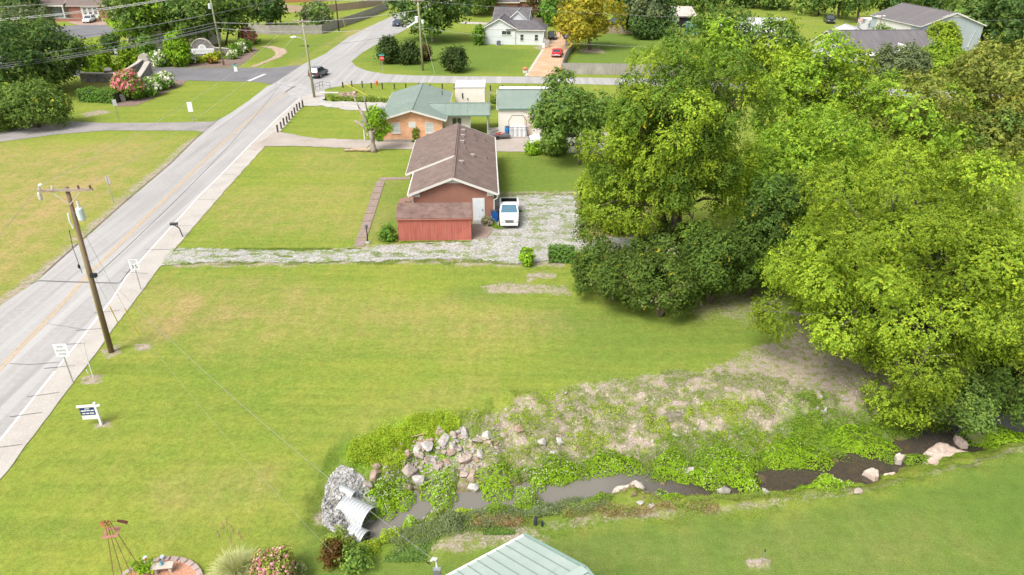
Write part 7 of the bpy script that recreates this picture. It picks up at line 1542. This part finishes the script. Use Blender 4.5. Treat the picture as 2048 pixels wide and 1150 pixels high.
def slab_rock(label, pts, z, th, m, seed=0):
    P = [G(x, y, z) for x, y in pts]; o0 = sum(P, Vector())/len(P); r = random.Random(seed); out = []
    for i in range(len(P)):
        a, b_ = P[i], P[(i+1) % len(P)]
        for j in range(3): q = a.lerp(b_, j/3)-o0; out.append(q*(1+r.uniform(-.05, .05)))
    n_ = len(out); b = MB(); top2 = [(q.x*.80, q.y*.80, th*.5+r.uniform(-.02, .05)) for q in out]; top = [(q.x*.95, q.y*.95, r.uniform(.2, .42)*th) for q in out]; bot = [(q.x*1.03, q.y*1.03, -th) for q in out]
    cen = (0, 0, th*.55); b.v = bot+top+top2+[cen]
    for i in range(n_):
        j = (i+1) % n_; b.f += [(i, j, n_+j, n_+i), (n_+i, n_+j, 2*n_+j, 2*n_+i), (2*n_+i, 2*n_+j, 3*n_)]
    o = b.build('rock_slab', m, loc=(o0.x, o0.y, z)); return tag(o, label, 'rock slab')
slabm = mat('slab_stone', (.50, .44, .38), .85, [(1.4, (.36, .315, .28), .4, .65), (7, (.58, .53, .47), .5, .7)], (5, .5)); slabp = mat('slab_pinkish', (.56, .43, .36), .85, [(1.3, (.42, .34, .30), .42, .62, (1, 2, 1)), (6, (.64, .53, .47), .5, .7)], (5, .5))
slab_rock('big pale flat rock slab beside the open water', [(1223,985),(1232,975),(1258,972),(1268,962),(1285,967),(1290,978),(1278,995),(1258,1010),(1235,1006),(1222,996)], -1.2, .34, slabm, 1)
slab_rock('largest pinkish rock slab in the shaded creek bed', [(1850,905),(1872,884),(1895,888),(1915,898),(1938,903),(1936,914),(1920,925),(1895,932),(1875,930),(1862,938),(1845,940),(1848,925),(1856,915)], -1.36, .12, slabp, 2)
slab_rock('pinkish rock slab at the far side of the shaded creek', [(1935,870),(1942,857),(1958,865),(1978,878),(1972,885),(1948,882)], -1.3, .14, slabp, 3)
slab_rock('small grey rock slab left of the largest pinkish one', [(1789,912),(1798,908),(1810,914),(1804,923),(1792,921)], -1.2, .25, slabm, 4)
slab_rock('pale cracked slab in the shallow creek bend', [(1726,944),(1742,938),(1757,942),(1758,955),(1750,958),(1738,950)], -1.3, .25, slabp, 5)
slab_rock('thin pale slab right of the cracked one', [(1766,950),(1790,946),(1796,952),(1775,957)], -1.3, .2, slabp, 6)
slab_rock('narrow pink slab beside the largest pinkish one', [(1908,872),(1925,880),(1938,892),(1925,892),(1912,882)], -1.3, .25, slabp, 7)
slab_rock('white cracked stone slab set in the near lawn edge', [(925,1083),(940,1070),(960,1066),(968,1074),(955,1086),(935,1090)], -.12, .16, slabm, 8)
slab_rock('dark flat slab on the upper bare bank', [(1322,828),(1340,822),(1362,824),(1380,832),(1368,842),(1335,842)], H(G(1350,832,-.3).x, G(1350,832,-.3).y)+.02, .07, mat('slab_dark', (.24, .20, .17), .9, [(2, (.17, .14, .12), .4, .6)]), 9)
slab_rock('flat grey stone on the creek bed behind the big pale slab', [(1283,990),(1294,984),(1302,990),(1290,998)], -1.3, .2, slabm, 10)

# corrugated pipes
corr = mat('corrugated_steel', (.60, .62, .63), .45, [(1.5, (.48, .50, .51), .4, .7), (6, (.66, .67, .67), .5, .7)], metal=.35)
def pipe(label, mouth, dirv, rad, L, pitch=.165):
    m0 = Vector(mouth); d = Vector(dirv).normalized(); t = thing('corrugated_pipe', label, 'culvert pipe', m0[:]); q = MB(); n_ = int(L/(pitch/6)); N_ = 40; a = d.cross(Vector((0, 0, 1))).normalized(); b_ = a.cross(d)
    for i in range(n_+1):
        s = L*i/n_; r_ = rad+.03*math.cos(2*math.pi*s/pitch); c = -d*s
        for k_ in range(N_): th = 2*math.pi*k_/N_; q.v.append(tuple(c+(a*math.cos(th)+b_*math.sin(th))*r_))
    for i in range(n_):
        for k_ in range(N_): q.f.append((i*N_+k_, i*N_+(k_+1) % N_, (i+1)*N_+(k_+1) % N_, (i+1)*N_+k_))
    o = q.build('barrel', corr, t, smooth=True)
    ring = [a*math.cos(2*math.pi*k_/N_)*rad+b_*math.sin(2*math.pi*k_/N_)*rad for k_ in range(N_+1)]; MB().tube(ring, .035, 6, cap=False).build('rim', corr, t)
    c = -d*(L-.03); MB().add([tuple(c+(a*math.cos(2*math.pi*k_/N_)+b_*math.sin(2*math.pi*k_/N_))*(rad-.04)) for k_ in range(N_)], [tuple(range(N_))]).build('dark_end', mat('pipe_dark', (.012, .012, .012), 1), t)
    return t
pm_ = G(722, 1040, -.75)
pipe('big galvanised corrugated pipe opening onto the creek below the riprap', G(738, 1042, -1.18)[:], (.90, -.42, -.10), .68, 1.5)
p2_ = G(727, 1092, -.85); pipe('second corrugated pipe mostly buried in weeds beside the big one', G(730, 1082, -1.40)[:], (.90, -.42, -.06), .48, .9)
p3_ = G(707, 990, -.35); pipe('small corrugated pipe poking out of the riprap slope', G(708, 992, -.55)[:], (.85, -.45, -.08), .24, .9, .08)

# ------------------------------------------------------------------ creek plants
def scatter(name, label, polys, n, size, pal, seed, hgt=.25, cat='weeds', blade=False, kind='stuff', flower=None, clump=1.0, thr=.0):
    """ground cover: leaves scattered on the terrain"""
    r = np.random.default_rng(seed); Pall = []
    for poly in polys:
        wp = [tuple(GT(*p)[:2]) for p in poly]; x0_, x1_ = min(p[0] for p in wp), max(p[0] for p in wp); y0_, y1_ = min(p[1] for p in wp), max(p[1] for p in wp)
        m_ = int(n*2.2); x = r.uniform(x0_, x1_, m_); y = r.uniform(y0_, y1_, m_); k = inpoly(x+r.normal(size=m_)*.16+(vnoise(x, y, .9, seed+7)-.5)*1.3, y+r.normal(size=m_)*.16+(vnoise(x, y, .9, seed+8)-.5)*1.3, wp)&((vnoise(x, y, 1.0, seed)*.6+vnoise(x, y, 2.6, seed+1)*.4) > thr); Pall.append(np.column_stack([x[k], y[k]]))
    P2 = np.concatenate(Pall); r.shuffle(P2); P2 = P2[:n]; x, y = P2[:, 0], P2[:, 1]; z = hz(x, y); cl = vnoise(x, y, 1.5, seed+2)*.6+vnoise(x, y, 4, seed+3)*.4
    hh = hgt*(.25+1.1*cl)*r.uniform(.1, 1, len(x)); P = np.column_stack([x, y, z+hh]); nn = unit(len(x), r)*(1.0 if blade else .7)+np.array([0, 0, .25 if blade else .8]); nn /= np.linalg.norm(nn, axis=1, keepdims=True)
    o = bpy.data.objects.new(name, leafmesh(name, P, nn, palcol(pal, len(x), r)*(.8+.4*cl[:, None]), size, r, .22 if blade else .6)); COL.objects.link(o); return tag(o, label, cat, kind=kind)
scatter('bank_weeds', 'bright yellow-green vines and weeds at the top left of the creek bank', [[(690,935),(700,895),(760,865),(830,832),(905,825),(920,850),(860,880),(820,895),(800,935),(740,950)]], 26000, .055, 'weedyellow', 1, .35, thr=.12)
scatter('bank_weeds', 'sparse green weeds on the bare creek bank', [[(900,830),(1000,795),(1150,770),(1300,745),(1450,740),(1560,760),(1640,810),(1560,880),(1400,880),(1180,925),(1010,940),(930,870)]], 36000, .05, 'weed', 2, .22, thr=.42)
scatter('bank_weeds', 'scattered bright weeds on the bare creek bank', [[(880,850),(1000,805),(1150,790),(1280,800),(1200,900),(1010,940),(930,900)], [(1280,830),(1500,800),(1650,850),(1560,910),(1380,900)]], 18000, .055, 'weedyellow', 3, .3, thr=.48)
scatter('bank_weeds', 'lush green growth along the far water edge', [[(960,955),(1060,935),(1200,915),(1330,890),(1420,860),(1560,850),(1700,850),(1800,825),(1900,815),(2048,800),(2100,815),(1990,838),(1860,862),(1770,885),(1690,925),(1560,935),(1430,950),(1330,955),(1260,935),(1160,960),(1060,975)]], 64000, .065, 'weedgreen', 4, .42, thr=.08)
scatter('bank_weeds', 'dense leafy undergrowth under the huge yellow-green tree', [[(1590,800),(1640,790),(1720,830),(1800,800),(1900,790),(2040,780),(2040,810),(1900,825),(1750,870),(1640,900),(1560,900)]], 26000, .07, 'weedgreen', 5, .45, thr=.25)
scatter('bank_weeds', 'mixed grey-green weeds on the near creek bank', [[(740,1095),(780,1060),(870,1035),(960,1025),(1060,1012),(1160,1000),(1230,1005),(1160,1025),(1060,1045),(960,1060),(860,1090),(780,1110)]], 26000, .055, 'greyweed', 6, .35, thr=.2)
scatter('bank_weeds', 'yellow-green weeds along the near waterline', [[(760,1080),(830,1050),(960,1028),(1100,1008),(1220,1000),(1300,1005),(1420,990),(1560,985),(1700,970),(1720,985),(1560,1005),(1420,1015),(1200,1020),(1000,1045),(860,1075),(790,1100)]], 22000, .055, 'weed', 7, .3, thr=.35)
scatter('dry_grass', 'straw-coloured dead grass along the near creek bank', [[(1120,1010),(1230,1008),(1290,1018),(1420,1005),(1440,1020),(1290,1035),(1150,1036)], [(940,1045),(1000,1030),(1060,1030),(1050,1048),(980,1055)]], 9000, .10, 'drygrass', 8, .22, blade=True, thr=.25)
scatter('dry_grass', 'tufts of tan grass on the rock pile', [[(735,985),(770,955),(810,950),(800,985),(760,1000)]], 3500, .09, 'weed', 9, .3, blade=True)
scatter('lawn_fringe', 'longer grass hanging over the near creek bank', [[(960,1062),(1060,1050),(1150,1036),(1300,1032),(1500,1016),(1640,995),(1760,975),(1900,935),(2048,890),(2048,905),(1900,950),(1700,1000),(1500,1035),(1250,1050),(1060,1075),(960,1090)]], 26000, .075, 'weedgreen', 10, .14, blade=True)
scatter('lawn_fringe', 'longer dark grass beside the riprap slope', [[(640,1045),(645,975),(690,925),(700,890),(690,885),(660,925),(630,975),(615,1050)]], 2600, .06, 'weedgreen', 11, .08, blade=True, thr=.35)
scatter('bank_weeds', 'weeds along the roadside ditch behind the green-roofed house', [[(655,192),(700,198),(760,200),(800,196),(800,208),(760,212),(660,204)], [(980,196),(1100,194),(1100,206),(980,208)]], 9000, .22, 'weed', 12, .5)
scatter('bank_weeds', 'patchy grass tufts in the gravel driveway', [[(1060,400),(1145,400),(1150,470),(1080,490),(1045,450)], [(720,506),(900,500),(1000,510),(960,516),(720,512)], [(400,508),(640,510),(640,516),(400,515)], [(820,490),(900,487),(880,492),(800,494)]], 7000, .10, 'weed', 13, .06, thr=.52)
scatter('bank_weeds', 'green sprigs along the foot of the red shed', [[(800,482),(942,480),(945,484),(800,487)], [(990,444),(1000,444),(1005,458),(985,460)]], 2200, .09, 'weedgreen', 14, .14)
scatter('ground_vines', 'pale leafy creeper on the grass by the culvert', [[(800,1100),(860,1085),(880,1095),(840,1120),(800,1125),(770,1112)], [(960,1062),(1010,1050),(1030,1058),(990,1070)]], 4500, .07, 'light', 15, .10, thr=.3)
scatter('bank_weeds', 'thin grass strip between the wheel ruts of the gravel driveway', [[(350,512),(500,511),(760,513),(900,511),(900,514),(760,516),(500,515),(350,516)]], 9000, .08, 'weed', 16, .05, thr=.32)
scatter('bank_weeds', 'grass creeping over the edges of the gravel driveway', [[(340,498),(500,497),(720,496),(720,503),(500,504),(345,503)], [(340,522),(650,521),(950,518),(1040,525),(1040,531),(950,524),(650,527),(340,528)], [(1000,386),(1150,386),(1165,410),(1165,475),(1150,475),(1145,402),(1000,397)]], 20000, .08, 'weed', 17, .05, thr=.30)
r = np.random.default_rng(77)
# aquatic plant mounds: broad low domes of small leaves with tiny white flowers
def mound(label, cx, cy, wpx, dpx, h, pal='water', seed=0, fl=40, leaf=.075, grp='leafy plant mounds along the water'):
    p = GT(cx, cy); r_ = np.random.default_rng(seed); s = PXM(p.x, p.y, p.z); a = wpx/s/2; b_ = dpx/s/2/.55; t = thing('water_plant_mound', label, 'plant', (p.x, p.y, p.z), 0, grp)
    n_ = int(a*b_*math.pi*1.5/(leaf**2)*1.9); n_ = min(n_, 16000); rho = np.sqrt(r_.uniform(0, 1, n_)); th = r_.uniform(0, 6.283, n_); rad = 1+.16*np.sin(th*3+seed)+.10*np.sin(th*5+seed*2)+.05*np.sin(th*11)
    x = a*rho*rad*np.cos(th); y = b_*rho*rad*np.sin(th); lump = vnoise(x+seed*3, y, 2.6, seed)*.5+vnoise(x, y+seed, 6, seed+1)*.3
    top = h*(1-rho**3.2)*(.55+lump)+.05; z = top*r_.uniform(.35, 1, n_)**.35; gz_ = hz(x+p.x, y+p.y)-p.z; z = z+np.maximum(gz_, WZ+.06-p.z)
    g_ = unit(n_, r_)*.65+np.column_stack([np.cos(th)*rho*.7, np.sin(th)*rho*.7, np.full(n_, .75)]); g_ /= np.linalg.norm(g_, axis=1, keepdims=True)
    o = bpy.data.objects.new('foliage', leafmesh('foliage', np.column_stack([x, y, z]), g_, palcol(pal, n_, r_)*(.75+.5*lump[:, None]), leaf, r_, .7)); COL.objects.link(o); o.parent = t
    if fl:
        fl = int(fl*1.1); i = r_.choice(n_, min(fl*3, n_), replace=False); i = i[z[i] > np.median(z)*.7][:fl]; P = np.column_stack([x, y, z+.05])[i]; P = np.repeat(P, 4, 0)+r_.normal(size=(len(P)*4, 3))*.018
        g2 = np.tile([[0, 0, 1.]], (len(P), 1))+unit(len(P), r_)*.5; g2 /= np.linalg.norm(g2, axis=1, keepdims=True)
        o = bpy.data.objects.new('blossom', leafmesh('blossom', P, g2, palcol('white', len(P), r_), .026, r_, .9, PETAL)); COL.objects.link(o); o.parent = t
M_ = [('green mound of water plants nearest the big pipe, flecked with white flowers',762,1012,70,44,.5,60),('arched mound of water plants left of the perched grey boulder',800,995,66,40,.45,40),('white-flowered round mound of water plants jutting into the creek',882,985,74,60,.6,150),
 ('broad green mound of water plants right of the white triangular boulder',993,968,90,50,.55,25),('small white-flecked mound where the far bank pinches the water',1078,962,46,32,.45,45),('long green mound along the far water edge, left half',1125,950,100,36,.5,40),('long green mound along the far water edge, right half',1225,935,120,36,.5,20),
 ('green mound right of the upstream end of the open pool',1345,935,80,44,.5,15),('flower-flecked mound in the middle of the creek above the white boulder',1410,962,90,34,.45,40),('green mound between the white boulder and the dark water',1490,975,66,36,.45,25),('tall grassy green mound at the edge of the dark water',1460,930,130,50,.5,60),
 ('rounded green mound on the near side of the dark pool',1655,968,100,36,.45,25),('narrow green mound at the near bank below the big pale slab',1330,998,60,24,.35,10),('leafy green bank mound beside the dark pool',1590,915,150,40,.5,20),('leafy green bank mound under the huge tree',1720,885,150,44,.5,8),
 ('bushy mound on the near right bank by the pinkish slab',1980,885,110,54,.5,5),('low green mound among the pinkish slabs',1830,925,70,22,.3,0),('low green mound behind the small grey slab',1770,925,40,20,.3,0)]
for i, (lab, cx, cy, wp_, dp_, h, fl) in enumerate(M_): mound(lab, cx, cy, wp_, dp_, h, seed=i+3, fl=fl, pal='water' if i < 16 else 'weedgreen')
N_ = [('round yellow-green plant beside the service cable at the near bank',780,1078,44,34,.6,'weedyellow',10),('white-tipped upright plant on the near bank below the pool',822,1055,34,32,.7,'water',25),('white-tipped taller plant right of the upright one',865,1042,44,34,.65,'weed',35),('bushy grey-green weed on the near bank',905,1048,60,34,.6,'greyweed',0),
 ('yellow-green low bush near the middle of the near bank',930,1030,56,26,.5,'weedyellow',10),('bright green flowering mound on the near bank by the pool',1052,1012,56,40,.65,'water',35),('green mound left of the bright flowering one',990,1024,50,30,.55,'weedgreen',4),('grey-green wispy weed right of the bright flowering mound',1090,1025,60,30,.5,'greyweed',0),
 ('green tuft above the straw-coloured grass',1190,1004,80,18,.35,'weedgreen',0),('mixed weed tuft at the left end of the near bank',740,1098,50,28,.4,'weedyellow',0)]
for i, (lab, cx, cy, wp_, dp_, h, pal, fl) in enumerate(N_): mound(lab, cx, cy, wp_, dp_, h, pal, 40+i, fl, .06, 'weedy plants on the near bank')
# rusty-brown and green bush by the culvert
bush('bush', 'low bush with rusty dead leaves at the lawn corner beside the culvert', 'shrub', (668,1126), 44, 44, 'rust', 500, leafpx=2.6, k=14, dens_=1.2)
bush('bush', 'lime-leaved creeper bush right of the rusty bush by the culvert', 'shrub', (712,1132), 66, 40, 'light', 501, leafpx=3.0, k=14, dens_=1.2)
bush('bush', 'yellow-green weedy bush behind the rusty bush by the culvert', 'shrub', (680,1092), 60, 30, 'weed', 502, leafpx=2.6, k=12)
# black plastic debris
p = GT(1076,1050); t = thing('plastic_debris', 'two scraps of black corrugated drain pipe on the near bank', 'debris', p[:], .3); MB().tube([(-.15, 0, .05), (-.1, .05, .3), (-.05, .1, .42)], .08, 8).tube([(.15, -.1, 0), (.17, -.08, .25)], .06, 8).build('pipe_scrap', mat('black_plastic', (.03, .035, .05), .4), t)
p = GT(838,868+12); t = thing('driftwood_stick', 'bleached stick lying across the boulders', 'stick', p[:]); MB().tube([(-.35, -.1, .3), (0, 0, .34), (.4, .1, .42)], .025, 6).build('stick', mat('log_pale', (.42, .32, .22), .9), t)

# ------------------------------------------------------------------ foreground garden
C0 = G(305,1190); RX, RY = 1.80, 1.65
bedm = mat('bed_chips', (.50, .26, .17), .95, [(9, (.38, .17, .10), .4, .6), (28, (.62, .38, .26), .52, .66)], (30, .7))
bed = MB().add([(C0.x+RX*math.cos(a), C0.y+RY*math.sin(a), .10) for a in [2*math.pi*k/48 for k in range(48)]], [tuple(range(48))]).build('flower_bed_soil', bedm); tag(bed, kind='structure')
edge = None; NB = 30
for k in range(NB):
    a = 2*math.pi*k/NB; x, y = C0.x+(RX+.05)*math.cos(a), C0.y+(RY+.05)*math.sin(a); wd = 2*math.pi*(RX+.05)/NB*.96
    if edge is None:
        edge = MB().extr([(-wd/2, -.11, 0), (wd/2, -.11, 0), (wd*.40, .12, 0), (-wd*.40, .12, 0)], (0, 0, .17)).build('edging_block', mat('edging_pink', (.40, .31, .28), .9, [(6, (.33, .25, .225), .4, .65), (25, (.47, .38, .35), .55, .7)], (20, .5)), bevel=.022); o = edge
    else: o = edge.copy(); COL.objects.link(o)
    o.location = (x, y, -.01); o.rotation_euler = (0, 0, a+math.pi/2); tag(o, 'pinkish concrete edging block in the ring around the flower bed', 'edging block', 'edging blocks around the flower bed')
# windmill
p = G(262,1170); wm_ = thing('garden_windmill', 'rusty metal garden windmill with a tail vane standing in the flower bed', 'windmill', p[:], R(10)); rust = mat('rust_metal', (.20, .085, .055), .8, [(6, (.30, .13, .085), .4, .65)]); zt = ZAT(p.y, 1042); print('windmill', zt)
zp = zt-.62; fw_ = .42
q = MB()
for sx in (-1, 1):
    for sy in (-1, 1): q.tube([(sx*fw_, sy*fw_, 0), (sx*.06, sy*.06, zt-.12)], .013, 5)
for f_ in (.2, .42, .62):
    w0 = fw_*(1-f_)+.06*f_; z = f_*(zt-.12)
    for a, b_ in (((-w0, -w0), (w0, -w0)), ((w0, -w0), (w0, w0)), ((w0, w0), (-w0, w0)), ((-w0, w0), (-w0, -w0))): q.tube([(a[0], a[1], z), (b_[0], b_[1], z)], .006, 4)
q.build('tower_frame', rust, wm_)
rp = mat('rust_pink', (.36, .17, .13), .8, [(5, (.28, .12, .09), .4, .7)])
q = MB(); a_, b_ = .27, .14
for s_ in (-1, 1): q.bm((-a_, s_*a_, zp), (a_, s_*b_, zp+.012)); q.bm((s_*a_, -b_, zp+.0005), (s_*b_, b_, zp+.0125))
q.build('platform', rp, wm_)
q = MB()
for k in range(9):
    a = 2*math.pi*k/9; M = Matrix.Rotation(a, 3, 'Y') @ Matrix.Rotation(.5, 3, 'Z'); c = Matrix.Rotation(a, 3, 'Y') @ Vector((0, 0, .15)); q.box((c.x-.02, c.y-.12, c.z+zt-.06), (.07, .006, .16), M=M)
q.build('wheel', mat('rust_orange', (.42, .16, .07), .8, [(5, (.30, .11, .06), .4, .7)]), wm_); MB().cyl((-.02, -.16, zt-.06), (-.02, .1, zt-.06), .025, n=8).build('hub', rust, wm_)
q = MB(); q.extr([(.30, .05, zt-.16), (.62, .05, zt-.34), (.70, .05, zt-.2), (.62, .05, zt-.14), (.34, .05, zt-.03)], (0, .008, 0)); q.bar((0, .05, zt-.06), (.36, .05, zt-.13), .012); q.build('tail_vane', mat('rust_dark', (.13, .045, .035), .8), wm_)
# garden bits
for x, y, lab in ((293,1125,'small solar path light at the upper left rim of the flower bed'), (327,1123,'small solar path light at the upper right rim of the flower bed')):
    p = G(x, y); t = thing('solar_light', lab, 'garden light', (p.x, p.y, .1)); MB().cyl((0, 0, 0), (0, 0, .16), .012, n=6).build('stake', blackp, t); MB().box((0, 0, .19), (.14, .16, .02), M=Matrix.Rotation(.35, 3, 'X')).build('panel', mat('solar_panel', (.38, .45, .52), .3), t)
p = G(330,1146); t = thing('garden_bench', 'small pale stone bench in the flower bed', 'bench', (p.x, p.y, .1), R(8)); MB().box((0, 0, .34), (.86, .34, .07)).build('seat', mat('bench_stone', (.50, .45, .38), .85, [(6, (.42, .37, .31), .4, .7)]), t, bevel=.015)
for sx in (-.28, .28): MB().box((sx, 0, .15), (.1, .26, .30)).build('leg', mat('bench_stone', (.50, .45, .38), .85), t)
t = thing('glass_ornament', 'blue glass ornament standing on the stone bench', 'ornament', (p.x-.05, p.y+.02, .478)); MB().lathe([(.05, 0), (.08, .06), (.05, .12), (.025, .2)], n=12).build('body', mat('blue_glass', (.16, .34, .46), .15), t)
bush('flower_plant', 'red-flowered plant in the flower bed left of the stone bench', 'plant', (290,1150), 40, 26, 'lime', 520, leafpx=3, flower='rosepink', nf=0, k=8, z0=.1)
rd = mat('red_flower', (.62, .045, .02), .6)
for i, (x, y) in enumerate(((289,1140), (295,1131))):
    p = G(x, y); q = MB(); r0_ = random.Random(i)
    for k in range(7): a = k*.9; q.box((.035*math.cos(a), .035*math.sin(a), .02*(k % 3)), (.06, .05, .02), a)
    o = q.build('red_flower_head', rd, loc=(p.x, p.y, .34)); tag(o, ('lower' if i == 0 else 'upper')+' bright red flower head in the flower bed', 'flower')
# pampas grass clump and the rose bush
def blades(n, r_, h, spread, w_, pal, zb=0, curl=1.0):
    P = []; F = []; C = []
    for i in range(n):
        a = r_.uniform(0, 6.283); L = h*r_.uniform(.7, 1.25); out = spread*r_.uniform(.3, 1.1); bx, by = r_.normal(size=2)*.14; c = palcol(pal, 1, r_)[0]; side = np.array([-math.sin(a), math.cos(a), 0])*w_; K = 6
        for j in range(K+1):
            t = j/K; rr_ = out*t**1.6*curl; z = L*(t-.62*t*t*min(1.3, out/spread*1.1)); c0 = np.array([bx+math.cos(a)*rr_, by+math.sin(a)*rr_, zb+max(z, .02)]); ww = side*(1-t*.85); P += [c0-ww, c0+ww]; C += [c*(.85+.35*t)]*2
            if j < K: b0_ = len(P)-2; F.append((b0_, b0_+1, b0_+3, b0_+2))
    return P, F, C
def blademesh(name, P, F, C, m=LEAF):
    me_ = bpy.data.meshes.new(name); me_.from_pydata([tuple(p) for p in P], [], F); ca_ = me_.color_attributes.new('Col', 'FLOAT_COLOR', 'POINT'); C4 = np.concatenate([np.clip(np.array(C), 0, 1), np.ones((len(C), 1))], 1); ca_.data.foreach_set('color', C4.astype(np.float32).ravel()); me_.materials.append(m); o = bpy.data.objects.new(name, me_); COL.objects.link(o); return o
p = G(478,1162); r_ = np.random.default_rng(9); t = thing('pampas_grass', 'tall pale ornamental grass clump with feathery plumes left of the pink rose bush', 'grass clump', p[:])
o = blademesh('blades', *blades(1700, r_, 1.7, 1.15, .016, 'pampas')); o.parent = t
for i, (dx, dy, h) in enumerate(((-.02, .3, 3.0), (-.2, .25, 2.75), (.1, .3, 2.6), (-.45, .2, 2.35), (.35, .25, 2.35), (.42, .2, 2.2), (.05, .1, 2.1))):
    st = MB().tube([(0, 0, .2), (dx*.5, dy*.5, h*.5), (dx, dy, h)], .008, 5).build('stalk', mat('stalk', (.38, .38, .16), .8), t)
    n_ = 90; tt = r_.uniform(0, 1, n_); P = np.column_stack([dx+r_.normal(size=n_)*.025*(1.3-tt), dy+r_.normal(size=n_)*.025*(1.3-tt), h-.12+tt*.42]); g_ = unit(n_, r_); o = bpy.data.objects.new('plume', leafmesh('plume', P, g_, palcol('drygrass', n_, r_)*1.1, .05, r_, .35, PETAL)); COL.objects.link(o); o.parent = st
bush('rose_bush', 'pink-flowering oleander-like bush beside the pale ornamental grass', 'bush', (548,1172), 100, 78, 'weed', 530, leafpx=2.4, flower='rosepink', nf=380, k=24, dens_=1.2, fsize=.9)
p = G(580,1165); t = thing('grass_clump', 'small arching tan grass tuft at the right foot of the pink bush', 'grass clump', p[:]); o = blademesh('blades', *blades(260, r_, .7, .6, .009, 'pampas')); o.parent = t
bush('bush', 'small green-brown spiky shrub right of the pink bush', 'bush', (592,1160), 36, 40, 'greyweed', 531, leafpx=2.4, k=10)
